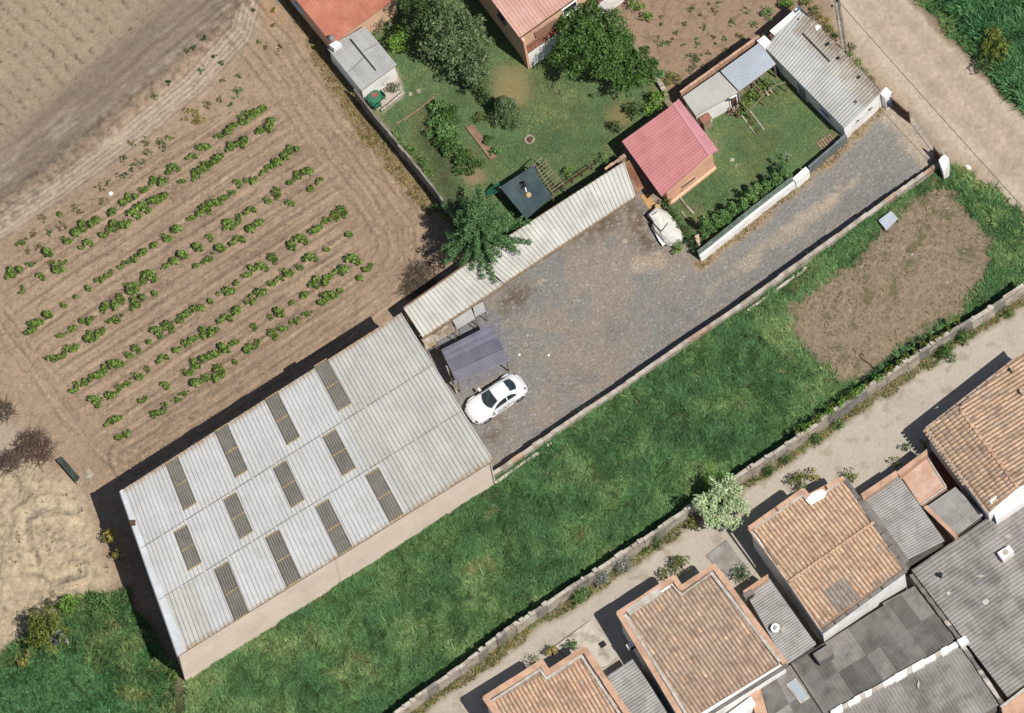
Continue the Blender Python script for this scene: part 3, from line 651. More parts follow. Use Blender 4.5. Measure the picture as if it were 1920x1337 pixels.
# ------------------------------------------------------------------ long open-fronted shed along the yard
zb, zf = 3.0, 2.6
S1 = [P(757, 578, zb), P(889, 486, zb), P(944, 534, zf), P(793, 633, zf)]
S2 = [P(890, 483, zb + 0.12), P(1170, 303, zb + 0.12), P(1192, 368, zf + 0.12), P(946, 531, zf + 0.12)]
ls = thing('open_shed', 'long narrow shed with cream ribbed roof along the gravel yard', 'shed', ((S1[0] + S2[2]) / 2) * [1, 1, 0])
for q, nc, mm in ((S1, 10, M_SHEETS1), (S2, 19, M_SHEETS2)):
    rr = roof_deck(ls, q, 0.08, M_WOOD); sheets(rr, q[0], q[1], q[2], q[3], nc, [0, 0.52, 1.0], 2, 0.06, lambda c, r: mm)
    bk = [np.array(q[0][:2]), np.array(q[1][:2])]; d = bk[1] - bk[0]; L = np.linalg.norm(d); d /= L; o = np.array([d[1], -d[0]])
    c = (bk[0] + bk[1]) / 2 + o * 0.12
    MB().box((c[0], c[1], 1.45), (L, 0.2, 2.85), d).part('back_wall', M_PARAPET, ls)
    c2 = (bk[0] + bk[1]) / 2 - o * 0.07; MB().box((c2[0], c2[1], 1.44), (L, 0.12, 2.88), d).part('coping', surf('brown_brick', C(172, 132, 104), C(146, 110, 86), 2, .25, objr=.06), ls)
    fr_ = [np.array(q[3][:2]), np.array(q[2][:2])]
    for k in range(nc // 4 + 1):
        p = fr_[0] + (fr_[1] - fr_[0]) * min(1, (k + 0.1) / (nc // 4 + 0.2)) - o * 1.3
        MB().box((p[0], p[1], 1.25), (0.14, 0.14, 2.5), d).part('post', M_WOOD, ls)
    strip([q[3] * 1.0 - [0, 0, .16], q[2] * 1.0 - [0, 0, .16]], 0.12, 0.14).part('eave_beam', M_WOOD, ls)
q = [P(1171, 305, 2.98), P(1180, 300, 2.95), P(1207, 352, 2.6), P(1192, 366, 2.64)]
MB().prism(q, [0.06]).part('rusty_end_sheet', surf('rusty_sheet', C(176, 120, 84), C(140, 88, 58), 1.2, 0.2, C(210, 190, 160), 0.4, 1.5), ls)
for k, (nm, px4, z_, mt) in enumerate((('white', [(790, 634), (808, 627), (818, 645), (800, 656)], 2.3, M_SHEETS), ('pale', [(808, 629), (846, 603), (854, 621), (818, 641)], 2.2, M_SHEETD),
                                       ('grey', [(848, 601), (883, 577), (891, 597), (858, 617)], 2.1, M_SHEETG), ('small', [(886, 575), (905, 566), (911, 584), (891, 594)], 1.9, M_SHEETG))):
    o_ = MB().prism([P(x, y, z_) for x, y in px4], [0.05]).solo('awning_sheet', mt, ('white square', 'long pale grey', 'long blue-grey', 'small grey')[k] + ' sheet propped in front of the long cream shed', 'roof sheet')
    o_.location.z = 0; o_.data.transform(Matrix.Translation((0, 0, z_ - 0.05)))
    lo = np.array(o_.location); mb = MB()
    for x, y in px4:
        p = P(x, y, z_); p = p + (lo * [1, 1, 0] + [0, 0, p[2]] - p) * 0.12; mb.tube([p * [1, 1, 0], p - [0, 0, .05]], 0.035, 5)
    mb.part('prop', M_WOOD, o_)

# ------------------------------------------------------------------ dark tin carport
zc = 2.3
q = [P(827, 656, zc), P(920, 609, zc), P(954, 676, zc - 0.15), P(856, 717, zc - 0.15)]
cp = thing('carport', 'small lean-to carport with dark blue-grey tin roof beside the white car', 'carport', ((q[0] + q[2]) / 2) * [1, 1, 0])
rr = roof_deck(cp, q, 0.05, M_STEEL)
# ribs run across (along the long edge): patch order turned so that v follows that edge
for (v0, v1, nr, am, pr) in ((0, 0.34, 2, 0.015, SINE), (0.34, 0.68, 5, 0.07, TRAP), (0.68, 1.0, 9, 0.025, SINE)):
    a1, b1 = q[0] + (q[3] - q[0]) * v0, q[0] + (q[3] - q[0]) * v1; a2, b2 = q[1] + (q[2] - q[1]) * v0, q[1] + (q[2] - q[1]) * v1
    for k in range(3):
        V, F, UV = corr(a1, b1, b2, a2, 0, 1.0, k / 3, (k + 1) / 3 + 0.01, nr, am, pr, 0.012 + 0.008 * k + 0.03 * (1 - v0)); part('roof_sheet', V, F, M_TIN, rr, uv=UV)
for p in q:
    p2 = p + (((q[0] + q[2]) / 2) - p) * 0.06; MB().tube([p2 * [1, 1, 0], p2 - [0, 0, 0.08]], 0.05, 6).part('post', M_WOOD, cp)
mbp = MB().tube([P(837, 686, 2.2), P(857, 737, 0.1)], [0.05, 0.07], 6); mbp.solo('timber_prop', M_SHEETS, 'pale timber prop leaning against the dark tin carport', 'timber post')

# ------------------------------------------------------------------ pink-roofed house
zh, zr = 2.75, 3.0
K = [P(1166, 265, zh), P(1264, 195, zr), P(1330, 290, zr), P(1240, 368, zh)]; K2 = [P(1264, 195, zr), P(1272, 185, zh + 0.1), P(1347, 282, zh + 0.1), P(1330, 290, zr)]
ph = thing('pink_roofed_house', 'single-storey orange house with bright pink ribbed metal roof', 'house', ((K[0] + K[2]) / 2) * [1, 1, 0])
outl = [K[0], K[1], K2[1], K2[2], K[2], K[3]]
rr = roof_deck(ph, [K[0], K[1], K[2], K[3]], 0.1, M_PINK); rr2 = roof_deck(ph, K2, 0.1, M_PINKP)
n_ = 20
for k in range(n_):
    for (qq, mt, ro, am) in ((K, M_PINK, rr, 0.05), (K2, M_PINKP, rr2, 0.05)):
        a1, b1 = qq[0] + (qq[3] - qq[0]) * k / n_, qq[0] + (qq[3] - qq[0]) * (k + 1) / n_; a2, b2 = qq[1] + (qq[2] - qq[1]) * k / n_, qq[1] + (qq[2] - qq[1]) * (k + 1) / n_
        V, F, UV = corr(a1, b1, b2, a2, 0, 1, 0, 1, 1, am, [(0, 0), (0.75, 0), (0.82, 1), (0.93, 1)], 0.01 + 0.006 * (k % 2)); part('roof_panel', V, F, mt, ro, uv=UV)
ring = poly_inset([K[0], K2[1], K2[2], K[3]], 0.45); dse = (ring[2] - ring[3]) / np.linalg.norm(ring[2] - ring[3]); dse = np.array([dse[1], -dse[0]]) * 0.34; ring[2] = ring[2] + dse; ring[3] = ring[3] + dse
walls(ph, ring, [zh - .12, zh - .05, zh - .05, zh - .12], -0.2, M_ORANGE)
a, b = np.array(ring[3]), np.array(ring[2]); d = (b - a) / np.linalg.norm(b - a); o = np.array([d[1], -d[0]])
opening(ph, a, b, 0.45, 1.25, 1.0, 0.5, o, fm=M_PARAPET); opening(ph, np.array(ring[0]), np.array(ring[3]), 0.6, 1.0, 0.9, 2.0, np.array([-1, -0.7]), 'door', M_BROWNW, M_BROWNW)
c = (a + b) / 2; MB().box((c[0] + o[0] * 0.03, c[1] + o[1] * 0.03, 0.12), (np.linalg.norm(b - a) + 0.1, 0.2, 0.3), d).part('plinth', M_ORANGE, ph)
strip([K2[0] + [0, 0, .07], K2[3] + [0, 0, .07]], 0.22, 0.05).part('ridge_cap', M_PINKP, ph)

# ------------------------------------------------------------------ garden annexe: beige flat roof, blue-grey ribbed roof
q = [P(1280, 182, 2.5), P(1348, 135, 2.5), P(1384, 173, 2.4), P(1304, 217, 2.4)]
an = thing('garden_annexe', 'white-walled garden annexe with flat pale beige roof behind the pink house', 'outbuilding', ((q[0] + q[2]) / 2) * [1, 1, 0])
rr = roof_deck(an, q, 0.12, M_MORTAR)
for k in range(6):
    V, F, UV = corr(*q, k / 6, (k + 1) / 6 + .002, 0, 1, 8, 0.008, SINE, 0.01 + 0.005 * (k % 2)); part('roof_panel', V, F, surf('pale_roof_panel', C(203, 201, 189), C(192, 190, 178), 0.8, 0.05, objr=0.02, bump=0.05), rr, uv=UV)
ring = poly_inset(q, 0.08); walls(an, ring, 2.3, -0.2, M_WHITE)
a, b = np.array(ring[3]), np.array(ring[2]); d = (b - a) / np.linalg.norm(b - a); o = np.array([d[1], -d[0]])
opening(an, a, b, 0.9, 1.0, 0.5, 1.9, o, 'door', M_WHITE, M_BROWNW); MB().tube([P(1375, 186, 2.4), P(1375, 186, 3.3)], .1, 8).part('flue', M_BROWNW, an)
q = [P(1351, 133, 2.75), P(1424, 80, 2.75), P(1455, 120, 2.55), P(1386, 171, 2.55)]
bs = thing('ribbed_roof_shed', 'open garden shelter with blue-grey ribbed roof between annexe and white shed', 'outbuilding', ((q[0] + q[2]) / 2) * [1, 1, 0])
rr = roof_deck(bs, q, 0.08, M_WOOD); sheets(rr, *q, 5, [0, 1], 4, 0.04, lambda c, r: M_SHEETB)
ring = poly_inset(q, 0.1)
for k in (0, 3): 
    a, b = np.array(ring[k]), np.array(ring[(k + 1) % 4]); c = (a + b) / 2; MB().box((c[0], c[1], 1.22), (np.linalg.norm(b - a), 0.15, 2.5), b - a).part('wall', M_WHITE, bs) if k != 2 else None
for k in (2, 3): MB().tube([(ring[k][0], ring[k][1], 0), (ring[k][0], ring[k][1], 2.45)], 0.06).part('post', M_WOOD, bs)
nwq = [P(1276, 178, 2.2), P(1424, 72, 2.2)]
solo_w = MB(); dd = nwq[1] - nwq[0]; n_b = 18
wt = thing('boundary_wall', 'thin terracotta-topped wall behind the garden annexe roofs', 'wall', (nwq[0] + nwq[1]) / 2 * [1, 1, 0])
for k in range(n_b):
    c = nwq[0] + dd * (k + .5) / n_b; MB().box((c[0], c[1], 1.35 + random.uniform(-.02, .02)), (np.linalg.norm(dd[:2]) / n_b - 0.015, 0.16, 2.7), dd[:2]).part('block', M_PARAPET, wt)
# white parapet stub and brown box between the shelter and the shed
MB().prism([P(1419, 76, 2.9), P(1433, 66, 2.9), P(1445, 78, 2.9), P(1433, 90, 2.9)], -0.1).solo('white_pier', M_WHITE, 'white masonry pier between blue-grey roof and white shed', 'pier')
MB().prism([P(1441, 66, 2.6), P(1449, 59, 2.6), P(1457, 67, 2.6), P(1447, 75, 2.6)], -0.1).solo('chimney_stub', M_BROWNW, 'small brown chimney box at the corner of the white shed', 'chimney')

# ------------------------------------------------------------------ white shed by the road
q = [P(1435, 90, 2.5), P(1498, 12, 2.75), P(1653, 171, 2.75), P(1582, 240, 2.5)]
# ribs run from the low garden side up to the road side: v along q0->q1
ws = thing('white_shed', 'long white shed with dirty ribbed roof beside the dirt road', 'shed', ((q[0] + q[2]) / 2) * [1, 1, 0])
rr = roof_deck(ws, q, 0.08, M_STEEL)
ql = [q[3], q[0], q[1], q[2]]      # u along the long side, v up the slope
gap = 0.52
M_ = lambda c, r: M_SHEETD if r == 1 else M_SHEETG
for c in range(12):
    for r, (v0, v1) in enumerate(((0, 0.55), (0.55, 1.0))):
        V, F, UV = corr(ql[0], ql[1], ql[2], ql[3], c / 12 - .001, (c + 1) / 12 + .001, v0, v1 + .01, 3, 0.055, SINE, 0.012 * (c % 2) + 0.035 * (1 - r)); part('roof_sheet', V, F, M_SHEETD if r == 1 and c < 11 else M_SHEETG, rr, uv=UV)
ring = poly_inset(q, 0.08); walls(ws, ring, [2.38, 2.6, 2.6, 2.38], -0.2, M_WHITE)
a, b = np.array(ring[3]), np.array(ring[2]); d = (b - a) / np.linalg.norm(b - a); o = np.array([d[1], -d[0]])
# dark bar painting the shadow of the roof's step gap and a white verge board
strip([P(1505, 63, 2.74), P(1555, 115, 2.74)], 0.11, 0.06).part('slot_shadow', M_DARK, ws)
MB().prism([P(1443, 58, 2.82), P(1498, 11, 2.86), P(1503, 17, 2.86), P(1452, 66, 2.82)], [0.06]).part('white_verge_board', M_WHITE, ws)
MB().prism([P(1528, 49, 2.85), P(1538, 44, 2.86), P(1541, 50, 2.86), P(1531, 58, 2.85)], [0.03]).part('white_patch', M_WHITE, ws)
for (x, y, s_) in ((1551, 83, .3), (1497, 36, .14), (1604, 191, .18), (1571, 109, .25), (1610, 145, .25)):
    MB().box(P(x, y, 2.78), (s_, s_ * .7, 0.08), (1, .7)).part('roof_mend', M_DARK if s_ > .2 else M_BROWNW, ws)
rg = random.Random(4)
for (t0, n_) in ((0.3, 5), (0.66, 5)):          # faded unreadable black strokes painted on the wall
    mb = MB()
    for k in range(n_):
        t = t0 + k * 0.022; c = a + (b - a) * t + o * 0.006; mb.box((c[0], c[1], 1.25 + rg.uniform(-.12, .12)), (rg.uniform(.03, .1), 0.01, rg.uniform(.12, .32)), d)
    mb.part('painted_mark', M_DARK, ws)
opening(ws, np.array(ring[0]), np.array(ring[3]), 0.45, 1.0, 0.9, 2.0, np.array([-1, -0.9]), 'door', M_WHITE, M_STEEL)
opening(ws, np.array(ring[0]), np.array(ring[3]), 0.75, 1.4, 0.9, 0.8, np.array([-1, -0.9]))

# ------------------------------------------------------------------ peach two-storey house at the top
zt = 5.4
q = [P(840, -110, zt), P(1010, -250, zt), P(1160, -62, zt), P(974, 70, zt)]
pe = thing('peach_house', 'two-storey peach house with salmon ribbed roof and balcony', 'house', ((q[0] + q[2]) / 2) * [1, 1, 0])
rr = roof_deck(pe, q, 0.12, M_PEACH)
sheets(rr, q[0], q[1], q[2], q[3], 14, [0, 1], 3, 0.05, lambda c, r: M_PINKT) if False else None
ql = [q[0], q[1], q[2], q[3]]
for c in range(16):
    V, F, UV = corr(q[0], q[1], q[2], q[3], c / 16 - .001, (c + 1) / 16 + .001, 0, 1.0, 2, 0.05, TRAP, 0.01 + 0.01 * (c % 2)); part('roof_sheet', V, F, M_PINKT, rr, uv=UV)
strip([q[3] - [0, 0, .1], q[2] - [0, 0, .1]], 0.12, 0.12).part('gutter', M_BROWNW, pe)
dS = (q[3] - q[0]) / np.linalg.norm(q[3] - q[0]); dE = (q[2] - q[3]) / np.linalg.norm(q[2] - q[3])
base = [q[0] + dE * 0.15, q[1] - dE * .15, q[2] - dE * .15 - dS * 0.12, q[3] + dE * 0.15 - dS * 0.12]
walls(pe, [p[:2] for p in base], zt - 0.14, -0.2, M_PEACH)
# balcony storey in front: floor slab, side cheek, parapet with railing, white ground-floor wall
f0, f1 = q[3] + dE * 0.15 - dS * 0.12, q[2] - dE * .15 - dS * 0.12; g0, g1 = f0 + dS * 0.42, f1 + dS * 0.42
zb_ = 2.75
walls(pe, [f0[:2], g0[:2], g1[:2], f1[:2]], zb_ - 0.22, -0.2, M_WHITE, 'ground_floor_wall')
MB().prism([p * [1, 1, 0] + [0, 0, zb_] for p in (f0, g0, g1, f1)], [0.2]).part('balcony_floor', surf('terracotta_floor', C(170, 112, 86), C(150, 96, 74), 2, 0.15), pe)
ck = (f0 + g0) / 2; MB().box((ck[0], ck[1], 2.6), (0.44, 0.16, 5.1), dS[:2]).part('side_cheek', M_ORANGE, pe)
ap = f0 + (f1 - f0) * .24 + dS * .06; MB().box((ap[0], ap[1], 3.75), (1.7, 0.1, 1.1), dE[:2]).part('rolled_awning', surf('terracotta_awning', C(196, 148, 122), C(178, 130, 106), 2, .12), pe)
rl = MB(); nrail = 26; L_ = np.linalg.norm(g1 - g0)
for k in range(nrail):
    p = g0 + (g1 - g0) * (k + .5) / nrail; rl.tube([p * [1, 1, 0] + [0, 0, zb_], p * [1, 1, 0] + [0, 0, zb_ + 0.9]], 0.012, 4)
rl.tube([g0 * [1, 1, 0] + [0, 0, zb_ + .92], g1 * [1, 1, 0] + [0, 0, zb_ + .92]], 0.03, 5); rl.part('railing', M_BROWNW, pe)
o = dS[:2]
opening(pe, f0, f1, 0.5, 4.1, 1.1, 1.1, o); opening(pe, g0, g1, 0.62, 1.0, 0.9, 2.0, o, 'door')
opening(pe, base[0], base[3], 0.72, 4.0, 0.7, 1.1, -dE[:2], fm=M_GREYWALL); opening(pe, base[0], base[3], 0.4, 4.0, 0.7, 1.1, -dE[:2])

# ------------------------------------------------------------------ terracotta building and grey shed, top left
zt = 3.2
q = [P(470, -105, zt), P(640, -190, zt), P(745, -5, zt), P(622, 82, zt)]
tb = thing('terracotta_roofed_building', 'long orange outbuilding with terracotta ribbed roof at the top edge', 'outbuilding', ((q[0] + q[2]) / 2) * [1, 1, 0])
rr = roof_deck(tb, q, 0.1, M_TERRA); sheets(rr, *q, 10, [0, 0.45, 1], 3, 0.06, lambda c, r: M_TERRA, SINE)
ring = poly_inset(q, 0.15); walls(tb, ring, zt - 0.12, -0.2, M_PEACH)
opening(tb, np.array(ring[0]), np.array(ring[3]), 0.55, 1.9, 0.8, 0.7, np.array([-1, -0.7]))
MB().prism([P(617, 84, 3.6), P(630, 76, 3.6), P(640, 82, 3.6), P(626, 90, 3.6)], 2.9).part('chimney', M_WHITE, tb)
MB().rings(P(622, 73, 3.7), [(0.14, 0), (0.2, .05), (0.22, .2), (0.14, .34), (0.03, .38)], 12).part('cowl', M_STEEL, tb, True)
q = [P(613, 90, 2.5), P(684, 49, 2.6), P(744, 122, 2.5), P(677, 170, 2.35)]
gs = thing('grey_roofed_shed', 'shed with light grey ribbed roof below the terracotta building', 'shed', ((q[0] + q[2]) / 2) * [1, 1, 0])
rr = roof_deck(gs, q, 0.08, M_WOOD); sheets(rr, *q, 6, [0, 0.55, 1], 3, 0.045, lambda c, r: M_SHEETG, SINE)
ring = poly_inset(q, 0.1); walls(gs, ring, [2.38, 2.48, 2.38, 2.23], -0.2, M_WHITE)
strip([P(657, 74, 2.63), P(704, 132, 2.5)], 0.1, 0.08).part('slot_shadow', M_DARK, gs)  # dark bar laid in for the shadow at the step between roof halves
strip([P(683, 108, 2.58), P(653, 136, 2.5)], 0.03, 0.05).part('sheet_lap', M_STEEL, gs); strip([P(683, 95, 2.6), P(712, 80, 2.6)], 0.03, 0.05).part('sheet_lap', M_STEEL, gs)
a, b = np.array(ring[3]), np.array(ring[2]); d = (b - a) / np.linalg.norm(b - a)

# ------------------------------------------------------------------ tiled houses along the lane
def tile_mesh(w, L):
    k = 5; V = []; F = []
    for j, (y, s, zz) in enumerate(((0, 0.86, 0.0), (L, 1.0, 0.065))):
        for i in range(k + 1):
            t = math.pi * i / k; V.append((-math.cos(t) * w / 2 * s, y, math.sin(t) * w * 0.40 * s + zz))
    F = [[i, i + 1, k + 2 + i, k + 1 + i] for i in range(k)]
    b = len(V); V += [(-math.cos(math.pi * i / k) * w / 2 * .82, L, math.sin(math.pi * i / k) * w * .30 + .03) for i in range(k + 1)]
    F += [[k + 1 + i, k + 2 + i, b + i + 1, b + i] for i in range(k)]
    return fast_mesh('tile', V, F, True)
TM = {}
def tiles(roof, A, B, Dd, clip, pitch, L, pick, cap, mixc=(C(224, 190, 154), C(206, 168, 132))):
    """barrel tiles over the plane A + u(B-A) + v(D-A); v points down the slope; cap = single tiles still allowed"""
    A, B, Dd = map(np.array, (A, B, Dd)); U = np.linalg.norm(B - A); Vv = np.linalg.norm(Dd - A); eu = (B - A) / U
    ev = (Dd - A); ev = ev - eu * np.dot(ev, eu); Vp = np.linalg.norm(ev); ev /= Vp; en = np.cross(eu, ev); en = en if en[2] > 0 else -en
    sh = np.dot(Dd - A, eu) / Vp
    ex = np.cross(ev, en); nr = int(Vp / L + .999); nc = int((U + abs(sh) * Vp) / pitch) + 1; rl = np.array(wloc(roof)); n = 0
    c0 = int(min(0, sh * Vp) / pitch) - 1; rest = []
    for r in range(nr):
        for c in range(c0, nc + 1):
            o = A + eu * ((c + .5) * pitch) + ev * (r * L); m = o + ev * L * 0.5
            if not inpoly(np.array(m[0]), np.array(m[1]), clip): continue
            n += 1
            if n > cap:
                rest.append((o, pick(c, r))); continue
            mt = pick(c, r); key = (round(pitch, 3), round(L, 3), mt.name)
            if key not in TM: TM[key] = tile_mesh(pitch * 0.76, L * 1.12); TM[key].materials.append(mt)
            t = bpy.data.objects.new('tile', TM[key]); COL.objects.link(t); t.parent = roof
            a = random.gauss(0, 0.02); xx = ex * math.cos(a) + ev * math.sin(a); yy = np.cross(en, xx); yy = yy if np.dot(yy, ev) > 0 else -yy; xx = np.cross(yy, en)
            pos = o - rl + en * (0.01 + random.uniform(0, 0.015)) + ex * random.gauss(0, 0.006)
            t.matrix_basis = Matrix(((xx[0], yy[0], en[0], pos[0]), (xx[1], yy[1], en[1], pos[1]), (xx[2], yy[2], en[2], pos[2]), (0, 0, 0, 1)))
    if rest:                                  # past the count kept singly: one joined part
        tm = tile_mesh(pitch * .76, L * 1.12); tv = np.array([v.co[:] for v in tm.vertices]); tf = [list(p.vertices) for p in tm.polygons]; VV, FF = [], []
        for i, (o, mt) in enumerate(rest):
            VV.append(tv[:, :1] * ex + tv[:, 1:2] * ev + tv[:, 2:] * en + o + en * (.012 + random.uniform(0, .012)) + ex * random.gauss(0, .006)); FF += [[q + i * len(tv) for q in f] for f in tf]
        part('tile_field', np.concatenate(VV), FF, surf('clay_tile_mixed' + roof.parent.name, *mixc, 1.5, .16, C(128, 106, 90), .45, 2.2, .25, 30, .01, .9, island=.14), roof, True)['kind'] = 'stuff'
    return n
def tiled_house(name, label, outline, zfn, faces, pitch, L, wallmat, palette, parapet, z0, wall_inset=0.12, seed=0):
    """outline: roof edge in the picture; faces: list of (A,B,D,clip) given as picture points with heights from zfn"""
    pts = [P(x, y, zfn(x, y)) for x, y in outline]
    h = thing(name, label, 'house', np.mean(pts, 0) * [1, 1, 0] + [0, 0, z0])
    walls(h, poly_inset(pts, wall_inset), [p[2] - 0.15 for p in pts], z0 - 0.6, wallmat)
    total = 0; rg = random.Random(seed)
    for k, (fa, fb, fd, clip) in enumerate(faces):
        Aw, Bw, Dw = (P(x, y, zfn(x, y)) for x, y in (fa, fb, fd))
        cl = [P(x, y, zfn(x, y)) for x, y in clip]
        r = part('roof', [tuple(p) for p in cl] + [(p[0], p[1], p[2] - 0.14) for p in cl],
                 [list(range(len(cl)))] + [[i, i + len(cl), (i + 1) % len(cl) + len(cl), (i + 1) % len(cl)] for i in range(len(cl))], M_TILEBED, h)
        total += tiles(r, Aw, Bw, Dw, [tuple(p[:2]) for p in poly_inset(cl, 0.05)], pitch, L, palette, 300 - total, (C(206, 176, 150), C(184, 154, 130)) if seed == 2 else (C(228, 184, 144), C(212, 162, 122)))
    if parapet:
        for (line, w, hh, mt, nm) in parapet:
            pl_ = [P(x, y, zfn(x, y) + 0.1) for x, y in line]
            for p_, q_ in zip(pl_[:-1], pl_[1:]):
                n_ = max(1, int(np.linalg.norm(q_ - p_) / 0.9))
                for k in range(n_): strip([p_ + (q_ - p_) * k / n_, p_ + (q_ - p_) * ((k + 1) / n_ - 0.004)], w * rg.uniform(.94, 1.06), hh * rg.uniform(.94, 1.06)).part(nm, mt, h)
    return h
def pal(weights, patch=None, seed=0):
    rg = random.Random(seed)
    def f(c, r):
        if patch and patch(c, r): return M_TILE[3]
        return rg.choices(M_TILE[:3], weights)[0]
    return f
def flatz(z): return lambda x, y: z
def slopez(z, dz): # falls towards the lower right of the picture
    return lambda x, y: z
HL = 2.2   # lane level by the houses
# house A (bottom edge)
zA = 5.7
outA = [(907, 1309), (1017, 1240), (1028, 1259), (1097, 1213), (1185, 1345), (1260, 1460), (1060, 1590)]
hA = tiled_house('tiled_house', 'orange-tiled house with peach parapet cut off by the bottom edge', outA, flatz(zA),
            [((921, 1318), (1098, 1222), (1080, 1590), [(921, 1316), (1014, 1256), (1025, 1273), (1092, 1229), (1170, 1345), (1240, 1450), (1070, 1560)])], 0.28, 0.48, M_WHITE, pal((2, 6, 1), seed=1),
            [([(911, 1310), (1016, 1244), (1028, 1263), (1096, 1218), (1180, 1345)], 0.42, 0.3, M_PARAPET, 'parapet'), ([(911, 1310), (935, 1345)], 0.42, 0.3, M_PARAPET, 'parapet'),
             ([(922, 1316), (1013, 1257), (1025, 1274), (1090, 1231)], 0.16, 0.34, M_MORTAR, 'flashing'), ([(1090, 1231), (1165, 1345)], 0.16, 0.34, M_MORTAR, 'flashing')], HL, seed=1)
zB = 6.0
outB = [(1157, 1150), (1265, 1079), (1278, 1099), (1341, 1058), (1476, 1244), (1284, 1366)]
clB = [(1172, 1157), (1262, 1099), (1277, 1118), (1335, 1075), (1462, 1245), (1288, 1352)]
hB = tiled_house('tiled_house', 'house with weathered brown tiles and a broad white flashing patch on its left edge', outB, flatz(zB), [((1172, 1157), (1336, 1052), (1294, 1355), clB)], 0.28, 0.46, M_WHITE, pal((1, 0, 9), seed=2),
            [([(1161, 1151), (1264, 1084), (1277, 1104), (1339, 1063), (1471, 1243)], 0.36, 0.28, M_PARAPET, 'parapet'), ([(1161, 1151), (1287, 1360)], 0.36, 0.28, M_PARAPET, 'parapet'),
             ([(1172, 1154), (1290, 1345)], 0.2, 0.32, M_MORTAR, 'flashing'), ([(1334, 1075), (1462, 1241)], 0.2, 0.32, M_MORTAR, 'flashing'), ([(1262, 1099), (1277, 1117), (1333, 1077)], 0.1, 0.32, M_MORTAR, 'flashing'),
             ([(1180, 1148), (1236, 1110)], 0.5, 0.3, M_MORTAR, 'flashing_patch'), ([(1476, 1248), (1290, 1365)], 0.2, 0.12, M_GREYWALL, 'eave_board')], HL, seed=2)
zC = 6.0
def zCf(x, y):      # ridge across the middle
    a = np.array([1478, 1091]); b = np.array([1638, 979]); d = (b - a) / np.linalg.norm(b - a); n = np.array([-d[1], d[0]]); return zC + 0.1 - 0.1 * abs(np.dot(np.array([x, y]) - a, n)) / 118
outC = [(1403, 990), (1507, 917), (1516, 929), (1582, 894), (1700, 1069), (1541, 1186)]
c1 = [(1414, 993), (1506, 929), (1517, 942), (1577, 902), (1638, 979), (1478, 1091)]; c2 = [(1478, 1091), (1638, 979), (1697, 1066), (1542, 1178)]
# each slope is a plane: corner heights from its own three points
hC = thing('tiled_house', 'sandy-tiled house with a ridge line and a square grey tile patch', 'house', P(1550, 1060, HL))
rg = random.Random(5)
ptsC = [P(x, y, zCf(x, y)) for x, y in outC]
walls(hC, poly_inset(ptsC, 0.12), [p[2] - 0.2 for p in ptsC], HL - .6, M_WHITE)
tot = 0
for cl, fa, fb, fd, pk in ((c2, (1478, 1091), (1638, 979), (1541, 1181), pal((5, 5, 1), lambda c, r: 5 <= c <= 10 and r >= 4, seed=4)),
                           (c1, (1408, 990), (1568, 878), (1478, 1091), pal((8, 2, 0), seed=3))):
    pl = plane3([(*fa, zCf(*fa)), (*fb, zCf(*fb)), (*fd, zCf(*fd))]); w = [PP(x, y, pl) for x, y in cl]; n_ = len(w)
    r = part('roof', [tuple(p) for p in w] + [(p[0], p[1], p[2] - 0.14) for p in w], [list(range(n_))] + [[i, i + n_, (i + 1) % n_ + n_, (i + 1) % n_] for i in range(n_)], M_TILEBED, hC)
    tot += tiles(r, PP(*fa, pl), PP(*fb, pl), PP(*fd, pl), [tuple(p[:2]) for p in w], 0.28, 0.46, pk, 300 - tot)
for line, w, hh, mt, nm in (([(1407, 991), (1506, 921), (1516, 933), (1581, 898)], 0.34, 0.3, M_PARAPET, 'parapet'), ([(1416, 992), (1505, 930), (1517, 943), (1575, 907)], 0.1, 0.34, M_MORTAR, 'flashing'),
                            ([(1584, 897), (1638, 979), (1700, 1068)], 0.28, 0.2, M_GREYWALL, 'parapet'), ([(1404, 992), (1478, 1091), (1541, 1184)], 0.12, 0.12, M_TILE[0], 'verge'), ([(1543, 1184), (1698, 1070)], 0.25, 0.1, M_GREYWALL, 'eave_board')):
    pl_ = [P(x, y, zCf(x, y) + .08) for x, y in line]
    for p_, q_ in zip(pl_[:-1], pl_[1:]):
        n_ = max(1, int(np.linalg.norm(q_ - p_) / 0.9))
        for k in range(n_): strip([p_ + (q_ - p_) * k / n_, p_ + (q_ - p_) * ((k + 1) / n_ - 0.004)], w * rg.uniform(.94, 1.06), hh).part(nm, mt, hC)
rp = [P(1478 + 160 * t, 1091 - 112 * t, zC + .27) for t in np.linspace(0, 1, 16)]
for a, b in zip(rp[:-1], rp[1:]): MB().tube([a, b + (b - a) * .06], [0.11, 0.13], 8).part('ridge_tile', M_TILE[1], hC, True)
mb = MB(); mb.prism([P(x, y, zCf(x, y) + .3) for x, y in [(1510, 938), (1522, 925), (1540, 917), (1550, 923), (1546, 932), (1530, 941), (1520, 947)]], [0.1]); mb.part('white_mortar_patch', M_WHITE, hC)
